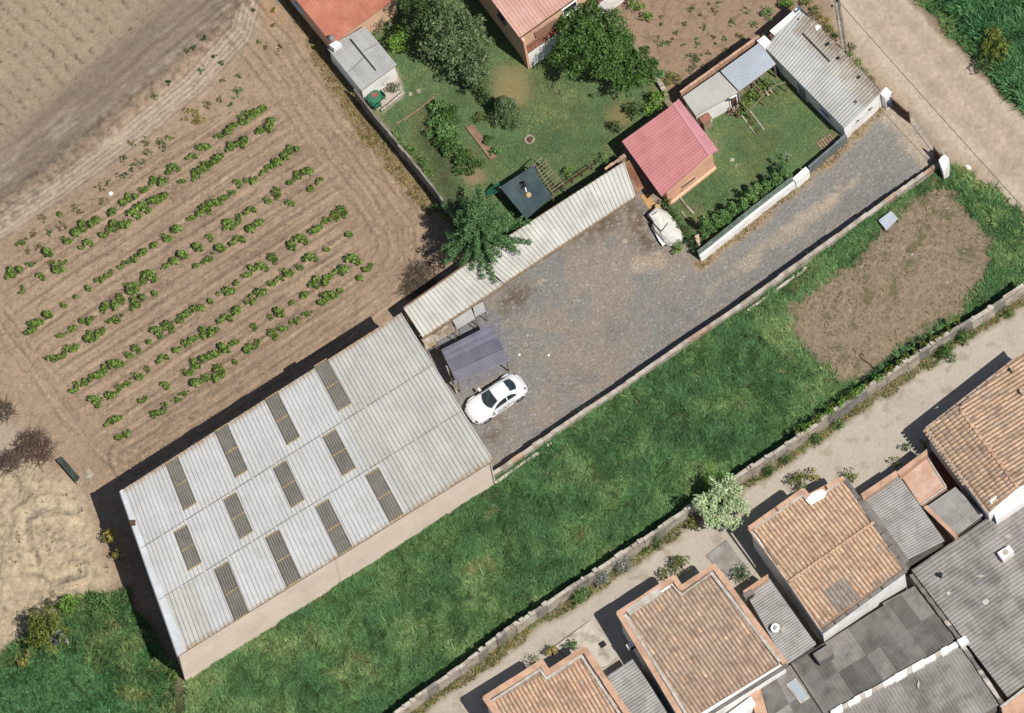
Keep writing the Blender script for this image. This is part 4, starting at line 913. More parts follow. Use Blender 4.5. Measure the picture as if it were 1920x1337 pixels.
# house D (right edge)
zD = 6.0
def zDf(x, y):
    a = np.array([1805, 777.]); b = np.array([1908, 914.]); d = (b - a) / np.linalg.norm(b - a); n = np.array([-d[1], d[0]]); return zD + 0.3 - 0.3 * abs(np.dot(np.array([x, y]) - a, n)) / 85
hD = thing('tiled_house', 'large tiled house with hip ridge at the right edge of the lane', 'house', P(1880, 850, HL))
outD = [(1735, 806), (1925, 655), (2060, 830), (1852, 964)]
ptsD = [P(x, y, zD) for x, y in outD]; walls(hD, poly_inset(ptsD, 0.12), zD - 0.2, HL - .6, M_WHITE)
tot = 0
for cl, fa, fb, fd in (([(1737, 806), (1800, 760), (1813, 787), (1908, 914), (1853, 961)], (1795, 760), (1908, 914), (1742, 800)), ([(1802, 757), (1925, 658), (2050, 830), (1912, 912), (1815, 785)], (1797, 763), (1908, 914), (1900, 660))):
    pl = plane3([(*fa, zDf(*fa)), (*fb, zDf(*fb)), (*fd, zD)]); w = [PP(x, y, pl) for x, y in cl]; n_ = len(w)
    r = part('roof', [tuple(p) for p in w] + [(p[0], p[1], p[2] - 0.14) for p in w], [list(range(n_))] + [[i, i + n_, (i + 1) % n_ + n_, (i + 1) % n_] for i in range(n_)], M_TILEBED, hD)
    tot += tiles(r, PP(*fa, pl), PP(*fb, pl), PP(*fd, pl), [tuple(p[:2]) for p in w], 0.28, 0.46, pal((7, 1, 3), seed=6 + tot), 300 - tot)
rp = [P(1800 + 108 * t, 768 + 146 * t, zD + .36) for t in np.linspace(0, 1, 14)]
for a, b in zip(rp[:-1], rp[1:]): MB().tube([a, b + (b - a) * .06], [0.13, 0.15], 8).part('ridge_tile', M_TILE[1], hD, True)
for line, w, hh, mt, nm in (([(1736, 805), (1852, 962)], 0.14, 0.12, M_TILE[2], 'verge'), ([(1737, 803), (1925, 656)], 0.14, 0.12, M_TILE[2], 'verge')):
    pl_ = [P(x, y, zD + .06) for x, y in line]; n_ = 10
    for k in range(n_): strip([pl_[0] + (pl_[1] - pl_[0]) * k / n_, pl_[0] + (pl_[1] - pl_[0]) * ((k + 1) / n_ - .003)], w, hh).part(nm, mt, hD)
for (x, y) in ((1898, 692), (1915, 733)): MB().prism([P(x - 4, y, 6.75), P(x, y - 5, 6.75), P(x + 4, y, 6.75), P(x, y + 4, 6.75)], 6.0).part('roof_vent', M_TILE[2], hD)
# tiles that show under a white spill near the eave
MB().prism([P(x, y, 6.2) for x, y in [(1855, 940), (1866, 927), (1870, 930), (1860, 945)]], [0.05]).part('mortar_smear', M_WHITE, hD)

# ------------------------------------------------------------------ fibre-cement lean-tos and roofs between the houses
def fibre(name, label, px4, z, ncol, nrow, ribs, mat, along, z0=HL, cat='outbuilding', wall=None, dz=0.0, prof=SINE, amp=0.06, clip=None, jit=0.02):
    """px4: A,B,C,D; along = 'v': ribs run A->D, 'u': ribs run A->B"""
    q = [P(x, y, z + (dz if i > 1 else 0)) for i, (x, y) in enumerate(px4)]
    if along == 'u': q = [q[0], q[3], q[2], q[1]]
    o = thing(name, label, cat, np.mean(q, 0) * [1, 1, 0] + [0, 0, z0])
    pts = q if clip is None else [P(x, y, z) for x, y in clip]
    walls(o, poly_inset(pts, 0.1), [p[2] - .14 for p in pts], z0 - .6, wall or M_GREYWALL)
    r = roof_deck(o, pts, 0.08, M_GREYWALL)
    mats_ = mat if isinstance(mat, (list, tuple)) else [mat]
    sheets(r, *q, ncol, list(np.linspace(0, 1, nrow + 1)), ribs, amp, lambda c, rr: mats_[(c * 7 + rr * 5 + c // 3) % len(mats_)], prof, jit=jit, inpl=None if clip is None else [tuple(p[:2]) for p in poly_inset(pts, 0.02)])
    return o
f1 = fibre('lean_to', 'grey corrugated lean-to between orange-tiled and brown-tiled houses', [(1138, 1268), (1186, 1236), (1285, 1385), (1230, 1420)], 4.6, 6, 2, 5, M_FIBRE, 'u')
f2 = fibre('lean_to', 'grey corrugated lean-to carrying the white satellite dish', [(1398, 1112), (1442, 1084), (1530, 1208), (1474, 1246)], 4.6, 6, 1, 5, M_FIBRE, 'u')
f3 = fibre('lean_to', 'wide grey corrugated lean-to beside the beige terrace', [(1616, 930), (1682, 887), (1771, 1014), (1700, 1050)], 4.7, 6, 2, 5, M_FIBRE, 'u')
f4 = fibre('lean_to', 'small square grey corrugated roof below the beige terrace', [(1735, 951), (1791, 913), (1843, 966), (1796, 1002)], 4.5, 4, 2, 5, M_FIBRE, 'u')
for f, pts, z in ((f2, [(1393, 1108), (1440, 1076), (1441, 1085), (1396, 1116)], 5.0), (f3, [(1614, 926), (1680, 882), (1684, 892), (1619, 937)], 5.1)):
    MB().prism([P(x, y, z) for x, y in pts], 1.2).part('front_wall', M_PARAPET, f)
MB().prism([P(x, y, 4.85) for x, y in [(1608, 930), (1616, 926), (1704, 1050), (1697, 1056)]], 1.2).part('side_parapet', M_GREYWALL, f3)
MB().prism([P(x, y, 4.9) for x, y in [(1731, 951), (1738, 947), (1796, 1003), (1790, 1008)]], 1.2).part('side_parapet', M_PARAPET, f4)
te = thing('roof_terrace', 'beige flat roof terrace with low parapet between the corrugated roofs', 'terrace', P(1730, 900, HL))
MB().prism([P(x, y, 4.4) for x, y in [(1690, 893), (1740, 858), (1775, 914), (1726, 948)]], 1.2).part('floor_slab', surf('terrace_floor', C(214, 172, 144), C(200, 158, 130), 0.9, 0.1, C(232, 220, 208), 0.4, 1.4), te)
MB().prism([P(x, y, 5.1) for x, y in [(1681, 885), (1738, 842), (1739, 851), (1687, 893)]], 1.2).part('parapet', M_PARAPET, te)
for a, b in (((1740, 860), (1774, 913)), ((1774, 914), (1727, 947))): strip([P(*a, 4.46), P(*b, 4.46)], 0.1, 0.12).part('edge_kerb', M_MORTAR, te)
cy = MB().prism([P(x, y, 2.5) for x, y in [(1742, 850), (1770, 835), (1815, 905), (1780, 930)]], 1.2).solo('courtyard_slab', surf('red_floor', C(140, 84, 74), C(120, 70, 62), 1, .15), 'sunken red-tiled courtyard in the shadow of the large tiled house', 'courtyard')
# the big grey roofs in the lower right
g1 = fibre('grey_roof_building', 'dark grey sheet-roofed building below the sandy-tiled house', [(1488, 1242), (1714, 1099), (1795, 1202), (1552, 1345)], 4.0, 9, 2, 4, [M_FIBRED, M_FIBRED, surf('worn_fibre_cement', C(152, 147, 139), C(130, 125, 118), 0.9, 0.18, C(100, 96, 90), 0.5, 1.0, 0.25, 26, 0.01, 0.9, 0.1), surf('mossy_fibre_cement', C(118, 114, 107), C(102, 98, 92), 0.9, 0.18, C(84, 82, 76), 0.5, 1.0, 0.25, 26, 0.01, 0.9, 0.1)], 'v', cat='building', amp=0.03,
           clip=[(1488, 1242), (1560, 1222), (1612, 1190), (1664, 1158), (1655, 1130), (1714, 1099), (1795, 1202), (1552, 1345)])
g2 = fibre('grey_roof_building', 'largest grey corrugated roof in the lower right corner', [(1709, 1069), (1920, 925), (2080, 1170), (1888, 1306)], 4.2, 8, 6, 5, [M_FIBREP], 'u', cat='building')
g3 = fibre('grey_roof_building', 'grey corrugated roof below the white mortar ridge', [(1566, 1340), (1800, 1209), (1872, 1322), (1640, 1460)], 4.1, 8, 3, 5, [M_FIBREP], 'v', cat='building')
g4 = fibre('grey_roof_building', 'small grey sheet roof with a pale skylight at the bottom edge', [(1427, 1292), (1483, 1246), (1550, 1345), (1460, 1400)], 4.1, 2, 2, 2, [M_FIBRED, M_FIBREP], 'v', cat='building', amp=0.02)
sk = strip([P(1486, 1282, 4.2), P(1507, 1310, 4.2)], 0.75, 0.12).part('skylight_frame', M_MORTAR, g4); strip([P(1487, 1283, 4.25), P(1506, 1308, 4.25)], 0.55, 0.08).part('pane', surf('skylight_pane', C(176, 190, 196), None, 2, .05, bump=0, rough=.2), sk)
rgm = random.Random(9)
mr = thing('mortar_ridge', 'ragged white mortar ridge running between two grey roofs', 'wall', P(1680, 1268, HL))
for k in range(22):
    t0, t1 = k / 22, (k + 1) / 22; x0, y0 = 1557 + 240 * t0, 1338 - 133 * t0; x1, y1 = 1557 + 240 * t1, 1338 - 133 * t1; w_ = rgm.uniform(4, 6.5)
    MB().prism([P(x, y, 4.45 + rgm.uniform(-.06, .06)) for x, y in [(x0, y0 - w_), (x1, y1 - w_), (x1 + 2, y1 + w_), (x0 + 2, y0 + w_)]], 1.2).part('mortar_block', [M_MORTAR, M_WHITE, M_WHITE, M_WHITE][rgm.randrange(4)], mr)
MB().box(P(1806, 1204, 4.6), (0.6, 0.5, 0.5), (1, .6)).part('end_block', M_WHITE, mr)
for nm, a, b, lab in (('party_wall', (1708, 1078), (1800, 1200), 'grey party wall with white mortar edge beside the largest grey roof'), ('party_wall', (1806, 1212), (1878, 1318), 'short broken party wall below the white end block')):
    t_ = thing(nm, lab, 'wall', P(*a, HL)); n_ = 14
    for k in range(n_):
        p, q_ = np.array(a) + (np.array(b) - a) * k / n_, np.array(a) + (np.array(b) - a) * (k + 1) / n_; w_ = rgm.uniform(3, 4.5)
        MB().prism([P(x, y, 4.42 + rgm.uniform(-.05, .05)) for x, y in [(p[0] - w_, p[1]), (p[0] + w_, p[1] - 2), (q_[0] + w_, q_[1] - 2), (q_[0] - w_, q_[1])]], 1.2).part('coping_block', [M_GREYWALL, M_MORTAR, M_GREYWALL][rgm.randrange(3)], t_)
t_ = thing('party_wall', 'grey gutter wall between the skylight roof and the dark grey roof', 'wall', P(1515, 1290, HL))
for k in range(8): 
    p, q_ = np.array([1486, 1244.]) + np.array([66, 101]) * k / 8, np.array([1486, 1244.]) + np.array([66, 101]) * (k + 1) / 8
    MB().prism([P(x, y, 4.4) for x, y in [(p[0] - 3, p[1]), (p[0] + 3, p[1] - 2), (q_[0] + 3, q_[1] - 2), (q_[0] - 3, q_[1])]], 1.2).part('coping_block', M_GREYWALL, t_)
# cement patches, tank, chimneys on the grey roofs
for (x, y, w, h, r) in ((1848, 1128, 14, 11, g2), (1778, 1112, 9, 6, g2), (1838, 1080, 20, 4, g2), (1890, 1005, 16, 8, g2), (1722, 1283, 5, 14, g3)):
    MB().prism([P(x + dx * w, y + dy * h, 4.34) for dx, dy in ((-.5, 0), (.1, -.6), (.5, -.1), (.2, .5), (-.2, .6))], [0.06]).part('cement_patch', M_MORTAR, r)
wt = thing('water_tank', 'white water tank sitting on the largest grey roof', 'tank', P(1885, 1046, 4.25)); qk = [P(x, y, 4.95) for x, y in [(1870, 1036), (1892, 1022), (1901, 1034), (1880, 1050)]]
MB().prism(qk, 4.2).part('tank_body', M_WHITE, wt); MB().rings(np.mean(qk, 0) + [0, 0, .0], [(0.2, 0), (0.2, .06), (0.05, .09)], 12).part('lid', M_MORTAR, wt)
MB().rings(P(1764, 1082, 4.3), [(0.09, 0), (0.09, .5), (0.14, .5), (0.14, .6)], 8).solo('vent_pipe', M_DARK, 'thin dark vent pipe on the largest grey roof', 'pipe')
MB().prism([P(x, y, 4.9) for x, y in [(1524, 1226), (1556, 1206), (1564, 1226), (1536, 1242)]], 1.2).solo('grey_block', M_GREYWALL, 'square grey block at the left end of the dark grey roof', 'roof block')
bb = thing('white_gable_wall', 'low white wall strip below the brown-tiled house', 'wall', P(1420, 1320, HL)); MB().prism([P(x, y, 4.6) for x, y in [(1366, 1337), (1408, 1306), (1416, 1320), (1380, 1350)]], 1.2).part('wall_slab', M_WHITE, bb)
MB().prism([P(x, y, 4.2) for x, y in [(1405, 1300), (1425, 1288), (1440, 1340), (1420, 1350)]], 1.2).part('return_wall', M_PARAPET, bb)
cw = thing('beige_corner_wall', 'beige rendered wall at the bottom right corner', 'wall', P(1900, 1320, HL))
MB().prism([P(x, y, 3.9) for x, y in [(1878, 1330), (1935, 1285), (1950, 1330), (1890, 1380)]], 1.2).part('wall_slab', M_PARAPET, cw); strip([P(1878, 1326, 4.0), P(1935, 1282, 4.0)], 0.2, 0.15).part('coping', M_MORTAR, cw)
uw = thing('white_upper_wall', 'broad white wall on the near side of the large tiled house', 'wall', P(1890, 950, HL)); MB().prism([P(x, y, 5.0) for x, y in [(1864, 962), (1925, 915), (1930, 935), (1868, 976)]], 1.2).part('wall_slab', M_WHITE, uw)
# ================================================================== walls, fences, gate
M_BLOCK = surf('pale_block', C(214, 202, 184), C(188, 174, 154), 1.6, 0.18, C(128, 112, 92), 0.5, 1.6, 0.3, 20, objr=0.1)
M_BRICKT = surf('red_brown_block', C(206, 176, 150), C(182, 150, 124), 1.6, 0.2, C(118, 96, 76), 0.5, 1.6, 0.3, 20, objr=0.12)
M_STONE = surf('pale_stone', C(206, 194, 174), C(168, 154, 132), 2.5, 0.2, C(110, 98, 80), 0.4, 2, 0.4, 14, objr=0.18)
M_GREYB = surf('grey_block', C(170, 164, 152), C(144, 138, 128), 1.6, 0.18, C(104, 98, 84), 0.5, 1.4, 0.3, 20, objr=0.12)
def wall_run(name, label, pts3, foot, thick, blen, mat, jz=0.05, jn=0.03, gap=0.01, hfix=None, seed=0, skip=0.0, piece='block'):
    """pts3: top line in place; every block stands on the ground below it"""
    rg = random.Random(seed); w = thing(name, label, 'wall', np.array(pts3[len(pts3) // 2]) * [1, 1, 0] + [0, 0, foot(*pts3[len(pts3) // 2][:2])])
    for a, b in zip(pts3[:-1], pts3[1:]):
        a, b = np.array(a), np.array(b); L = np.linalg.norm((b - a)[:2]); n = max(1, round(L / blen)); d = (b - a)[:2] / L; nn = np.array([-d[1], d[0]])
        for k in range(n):
            if rg.random() < skip: continue
            c = a + (b - a) * (k + .5) / n; t = c[2] + rg.uniform(-jz, jz); z0 = foot(c[0] + nn[0] * .3, c[1] + nn[1] * .3); z0 = min(z0, foot(c[0] - nn[0] * .3, c[1] - nn[1] * .3)) - 0.1
            c2 = c[:2] + nn * rg.uniform(-jn, jn); an = rg.gauss(0, 0.012); dd = np.array([d[0] * math.cos(an) - d[1] * math.sin(an), d[0] * math.sin(an) + d[1] * math.cos(an)])
            MB().box((c2[0], c2[1], (t + z0) / 2), (L / n - gap, thick * rg.uniform(.9, 1.1), t - z0), dd).part(piece, mat if not isinstance(mat, list) else rg.choice(mat), w)
    return w
hz = lambda x, y: float(hgt(x, y))
w1 = [P(x, y, w1z(x)) for x, y in W1TOP]
wall_run('retaining_wall', 'long beige block retaining wall between gravel yard and meadow', w1, hz, 0.26, 0.8, [M_BRICKT, M_BLOCK, M_BLOCK, M_BLOCK, M_BLOCK], 0.03, 0.02, seed=1)
off = lambda pts, n: [(x + n[0], y + n[1]) for x, y in pts]
w1b = [G(x, y) + [0, 0, .3] for x, y in off(W1TOP, (10, 15))][:-1]
wall_run('garden_kerb', 'pale concrete kerb strip running along the meadow side of the retaining wall', w1b, hz, 0.16, 1.2, M_BLOCK, 0.02, 0.02, seed=2)
w2 = [P(x, y, w2z(x)) for x, y in W2TOP]
w2w = wall_run('lane_wall', 'long uneven pale block wall between meadow and lane', w2, hz, 0.24, 0.85, [M_BLOCK, M_BLOCK, M_GREYB], 0.09, 0.05, seed=3)
rg = random.Random(31)
for k in range(34):     # rough uprights and loose blocks left on the wall
    i = rg.randrange(1, len(w2) - 1); c = w2[i] + (w2[i + 1] - w2[i]) * rg.random()
    MB().box((c[0], c[1], c[2] + 0.08), (rg.uniform(.1, .4), rg.uniform(.15, .3), 0.25), w2[i + 1] - w2[i]).part('loose_block', M_BLOCK, w2w)
gw = [P(x, y, 2.0) for x, y in [(664, 166), (700, 213), (735, 256), (770, 298), (812, 350), (852, 404)]]
wall_run('garden_wall', 'grey block wall dividing the vineyard from the garden', gw, hz, 0.13, 0.8, [M_GREYB, M_GREYWALL], 0.05, 0.03, seed=4)
sw = [P(x, y, .55) for x, y in [(1135, 22), (1150, 52), (1172, 74), (1192, 92), (1212, 113), (1232, 142), (1252, 180)]]
wall_run('stone_wall', 'low dry-stone wall beside the big garden tree', sw, hz, 0.32, 0.36, M_STONE, 0.1, 0.08, 0.03, seed=5, piece='stone')
wall_run('garden_kerb', 'pale low kerb around the patio with green chairs', [P(x, y, .35) for x, y in [(714, 207), (735, 191), (757, 172)]], hz, 0.12, 0.6, M_BLOCK, .01, .01, seed=6)
wall_run('timber_edging', 'thin pale timber edging across the upper lawn', [P(x, y, .15) for x, y in [(742, 232), (775, 212), (815, 180)]], hz, 0.08, 1.0, M_WOOD, .01, .01, seed=7, piece='plank')
wall_run('garden_kerb', 'short stone kerb of the flower bed behind the white wall', [P(x, y, .2) for x, y in [(1272, 366), (1287, 385), (1301, 400)]], hz, 0.12, 0.35, M_STONE, .03, .02, seed=8, piece='stone')
wall_run('garden_kerb', 'inner row of stones in the flower bed by the hedge', [P(x, y, .15) for x, y in [(1278, 396), (1285, 405), (1292, 412)]], hz, 0.1, 0.3, M_STONE, .03, .02, seed=9, piece='stone')
wall_run('planting_edge', 'row of reddish stones edging the cypress hedge', [P(x, y, .22) for x, y in [(1330, 446), (1360, 423), (1395, 396), (1430, 368), (1460, 344), (1475, 333)]], hz, 0.16, 0.3, [M_BRICKT, M_STONE], .05, .06, 0.05, seed=10, piece='stone')
# white drive wall with a mesh fence on top
M_MESH = surf('green_mesh', C(96, 122, 98), C(134, 150, 140), 3, 0.2, bump=0.1, rough=0.7, objr=0.12)
dw = [P(x, y, 1.0) for x, y in [(1312, 480), (1362, 440), (1414, 398), (1466, 358), (1490, 340)]]
dwl = wall_run('drive_wall', 'low white rendered wall with green mesh fence along the gravel drive', dw, hz, 0.2, 2.2, M_WHITE, 0.0, 0.0, 0.004, seed=11, piece='wall_panel')
for a, b in zip(dw[:-1], dw[1:]):
    a, b = np.array(a), np.array(b); n = 2; d = (b - a); nn = np.array([-d[1], d[0], 0]) / np.linalg.norm(d[:2]) * 0.05
    for k in range(n):
        p, q_ = a + d * k / n + nn, a + d * (k + 1) / n + nn; lean = nn / 0.05 * 0.12
        MB().tube([p, p + lean + [0, 0, .72]], 0.025, 5).part('fence_post', M_STEEL, dwl)
        mb = MB(); m_ = 9                    # woven mesh panel: sagging strip with thickness
        V = []
        for i in range(m_ + 1):
            t = i / m_; c = p + (q_ - p) * t; s = 0.05 * math.sin(math.pi * t)
            V += [c + lean * 0.05, c + lean + [0, 0, .68 - s], c + lean + [0, 0, .68 - s] + nn * .4, c + lean * 0.05 + nn * .4]
        F = [[i * 4 + j, i * 4 + (j + 1) % 4, (i + 1) * 4 + (j + 1) % 4, (i + 1) * 4 + j] for i in range(m_) for j in range(4)]
        part('mesh_panel', V, F, M_MESH, dwl)
wall_run('drive_wall', 'taller white block section in the middle of the drive wall', [P(x, y, 1.35) for x, y in [(1489, 338), (1514, 316)]], hz, 0.36, 1.1, M_WHITE, 0, 0, .004, seed=12, piece='wall_panel')
wall_run('drive_wall', 'grey metal-clad wall section next to the white shed', [P(x, y, 1.25) for x, y in [(1516, 313), (1566, 270), (1586, 252)]], hz, 0.14, 1.0, surf('grey_cladding', C(134, 142, 142), C(112, 120, 120), 2, .12, rough=.5, objr=.08), 0.01, 0.0, .01, seed=13, piece='cladding_panel')
# gate by the road
gp = thing('gate_pillar', 'white gate pillar with a blue meter box beside the white shed', 'pillar', P(1664, 196, 0))
c = P(1664, 198, 0); MB().box((c[0], c[1], 1.15), (0.5, 0.42, 2.3), (1, .9)).part('shaft', M_WHITE, gp); MB().box((c[0], c[1], 2.34), (0.62, 0.54, 0.1), (1, .9)).part('cap', M_WHITE, gp)
MB().box((c[0] + .24, c[1] - .3, 1.15), (0.3, 0.14, 0.8), (1, .9)).part('meter_box', surf('navy_box', C(60, 74, 104), None, 2, .1, bump=0), gp)
ga = thing('gate', 'brown metal gate leaf standing open beside the road', 'gate', P(1688, 214, 0))
a, b = P(1672, 200, 0), P(1706, 230, 0); d = (b - a) / np.linalg.norm(b - a)
for z in (0.15, 0.95, 1.75): MB().box(((a + b) / 2) * [1, 1, 0] + [0, 0, z], (np.linalg.norm(b - a), 0.06, 0.08), d).part('rail', M_BROWNW, ga)
for k in range(12): p = a + (b - a) * (k + .5) / 12; MB().box(p * [1, 1, 0] + [0, 0, .95], (np.linalg.norm(b - a) / 12 - .012, 0.03, 1.7), d).part('slat', M_BROWNW, ga)
MB().box(b * [1, 1, 0] + [0, 0, 1.0], (0.1, 0.1, 2.0), d).part('end_post', M_BROWNW, ga)
gp2 = thing('gate_pillar', 'white angled gate pillar at the end of the retaining wall', 'pillar', P(1768, 318, 0))
MB().prism([P(x, y, 2.1) for x, y in [(1760, 300), (1770, 288), (1779, 296), (1777, 312), (1768, 320)]], -0.1).part('shaft', M_WHITE, gp2)
MB().prism([P(x, y, 2.3) for x, y in [(1763, 283), (1771, 277), (1775, 284), (1768, 291)]], -0.1).part('rear_pier', M_STONE, gp2)
c = P(1759, 302, 0); MB().box((c[0], c[1], 1.0), (0.8, 0.06, 1.9), (.6, -.8)).part('gate_stop', M_BROWNW, gp2)
strip([P(1706, 228, 0.03), P(1724, 252, 0.03), P(1748, 284, 0.03)], 0.07, 0.05).solo('gate_rail', M_STEEL, 'thin steel gate track laid across the drive entrance', 'gate track')
# pole and cable
up_ = thing('utility_pole', 'pale lattice concrete utility pole beside the dirt road', 'pole', P(1584, 99, 0))
pb = P(1584, 99, 0)
for s in (-1, 1): MB().box(pb + [0.16 * s, 0, 5.2], (0.1, 0.16, 10.4)).part('rail', M_BLOCK, up_)
for k in range(22): MB().box(pb + [0, 0, 0.5 + k * 0.45], (0.26, 0.1, 0.12)).part('rung', M_BLOCK, up_)
MB().box(pb + [0, 0, 9.4], (1.1, 0.1, 0.1), (.7, .7)).part('crossarm', M_STEEL, up_)
for s in (-.45, 0, .45): MB().rings(pb + [s * .7, s * .7, 9.45], [(0.05, 0), (0.08, .06), (0.05, .1), (0.08, .16), (0.04, .22)], 8).part('insulator', M_DARK, up_, True)
e0 = pb + [0.1, 0.05, 9.4]; e1 = P(2300, 800, 8.6)
pts = [e0 + (e1 - e0) * t - np.array([0, 0, 0.9 * 4 * t * (1 - t)]) for t in np.linspace(0, 1, 40)]
MB().tube(pts, 0.02, 5).solo('power_cable', M_DARK, 'dark overhead cable crossing above the dirt road', 'cable')

# ================================================================== car
cr = thing('parked_car', 'white rounded two-door car parked on the gravel beside the warehouse', 'car', G(931, 752) , rz=math.atan2(-0.575, -0.84))
M_CARW = surf('white_car_paint', (0.60, 0.60, 0.60), None, 2, 0.01, bump=0, rough=0.22, spec=0.5, objr=0)
M_TYRE = surf('tyre_rubber', C(34, 34, 36), None, 4, .1, bump=0); M_RIM = surf('alloy', C(196, 196, 198), None, 4, .05, bump=0, rough=.35, metal=.3)
M_CGL = surf('car_glass', C(34, 48, 54), C(58, 78, 84), 1.6, 0.15, bump=0, rough=0.08, spec=0.7, objr=0)
# stations: x, half width at sill / at shoulder, shoulder z, belt half width, belt z, roof-edge half width, roof-edge z, top z
ST = [(2.13, .42, .48, .48, .40, .56, .30, .60, .62), (2.05, .60, .68, .50, .60, .62, .42, .68, .71), (1.85, .74, .83, .56, .74, .72, .52, .78, .81), (1.5, .80, .89, .62, .80, .82, .56, .88, .91),
      (1.1, .80, .885, .66, .79, .90, .58, .95, .975), (.80, .78, .87, .66, .78, .95, .62, 1.00, 1.03), (.45, .78, .87, .66, .775, .97, .60, 1.22, 1.25), (.10, .78, .87, .66, .77, .98, .58, 1.40, 1.43),
      (-.30, .78, .875, .66, .77, .98, .57, 1.44, 1.485), (-.75, .79, .88, .66, .77, .98, .555, 1.40, 1.44), (-1.05, .80, .895, .66, .775, .97, .53, 1.29, 1.335), (-1.35, .80, .90, .66, .77, .94, .52, 1.13, 1.17),
      (-1.62, .78, .89, .63, .74, .88, .50, .99, 1.02), (-1.85, .70, .84, .58, .66, .78, .44, .85, .88), (-2.02, .58, .74, .50, .54, .64, .36, .68, .70), (-2.12, .40, .52, .44, .38, .52, .26, .55, .56)]
def section(s):
    x, ws, wsh, zsh, wb, zb, wr, zr_, zt_ = s
    h = [(ws, .22), (wsh, .36), (wsh, zsh), (wb + (wsh - wb) * .35, zsh + (zb - zsh) * .7), (wb, zb), (wb + (wr - wb) * .5, zb + (zr_ - zb) * .52), (wr, zr_), (wr * .55, zt_ - (zt_ - zr_) * .2), (0, zt_)]
    return [(x, -a, b) for a, b in h] + [(x, a, b) for a, b in h[:-1][::-1]]
# refine stations
fine = []
for a, b in zip(ST[:-1], ST[1:]):
    for k in range(3): fine.append(tuple(np.array(a) + (np.array(b) - np.array(a)) * k / 3))
fine.append(ST[-1]); secs = [section(s) for s in fine]; m = len(secs[0])
V = [p for s in secs for p in s]; F = [[i * m + j, i * m + j + 1, (i + 1) * m + j + 1, (i + 1) * m + j] for i in range(len(secs) - 1) for j in range(m - 1)]
F += [list(range(m)), list(range((len(secs) - 1) * m, len(secs) * m))[::-1]]
def lpart(name, V, F, mat, parent, smooth=True, loc=(0, 0, 0)): return mobj(name, fast_mesh(name, V, F, smooth), mat, parent, loc)
body = lpart('body', V, F, M_CARW, cr)
def glass(name, x1, x0, j0, j1, off=0.012, inset=0.0, mat=None):
    ii = [i for i, s in enumerate(fine) if x0 - 1e-6 <= s[0] <= x1 + 1e-6]; rows = []
    for i in ii:
        ce = np.array([fine[i][0], 0, 0.75]); rows.append([np.array(secs[i][j]) + (np.array(secs[i][j]) - ce) / np.linalg.norm(np.array(secs[i][j]) - ce) * off for j in range(j0, j1 + 1)])
    k = j1 - j0 + 1; V = [p for r in rows for p in r]; F = [[a * k + b, a * k + b + 1, (a + 1) * k + b + 1, (a + 1) * k + b] for a in range(len(rows) - 1) for b in range(k - 1)]
    return lpart(name, V, F, mat or M_CGL, cr)
def zat(x, y):
    xs = [s[0] for s in fine][::-1]; f = lambda i: float(np.interp(x, xs, [s[i] for s in fine][::-1])); wr, zr_, zt_ = f(6), f(7), f(8); a = abs(y)
    return float(np.interp(a, [0, wr * .55, wr], [zt_, zt_ - (zt_ - zr_) * .2, zr_]))
def pane(name, edge0, edge1, ny_=8, nx_=5, off=.016):
    # glass draped over the shell between two curved edges given as (x at centre, x at side, half width)
    V = []
    for i in range(nx_ + 1):
        t = i / nx_; xc, xs_, hw = (np.array(edge0) * (1 - t) + np.array(edge1) * t)
        for j in range(ny_ + 1):
            s = -1 + 2 * j / ny_; x = xc + (xs_ - xc) * s * s; y = hw * s; V.append((x, y, zat(x, y) + off))
    k = ny_ + 1; return lpart(name, V, [[a * k + b, a * k + b + 1, (a + 1) * k + b + 1, (a + 1) * k + b] for a in range(nx_) for b in range(ny_)], M_CGL, cr)
pane('windscreen', (.93, .70, .60), (.16, .14, .50)); pane('rear_window', (-.92, -.90, .42), (-1.50, -1.36, .44))
def side_pane(name, pts, s):
    # outline in (x, share of the way from belt to roof edge)
    xs = [q[0] for q in fine][::-1]; f = lambda x, i: float(np.interp(x, xs, [q[i] for q in fine][::-1])); V = []
    for x, t in pts:
        wb_, zb_2, wr, zr_ = f(x, 4), f(x, 5), f(x, 6), f(x, 7); tt = t; V.append((x, s * (wb_ + (wr - wb_) * tt + .02), zb_2 + (zr_ - zb_2) * (tt * 1.04)))
    return lpart(name, V, [list(range(len(V)))], M_CGL, cr, False)
for s in (-1, 1):
    side_pane('side_window', [(.62, .10), (.40, .62), (.15, .82), (-.15, .9), (-.42, .9), (-.42, .1)], s); side_pane('quarter_window', [(-.50, .1), (-.50, .9), (-.75, .84), (-1.0, .66), (-1.2, .36), (-1.12, .12)], s)
    e = MB().tube([(x, s * (float(np.interp(x, [q[0] for q in fine][::-1], [q[2] for q in fine][::-1])) + .004), z) for x, z in ((.72, .9), (.74, .6), (.66, .36), (-.3, .34), (-.46, .5), (-.47, .9))], .008, 4); lpart('door_seam', e.v, e.f, M_DARK, cr, False)
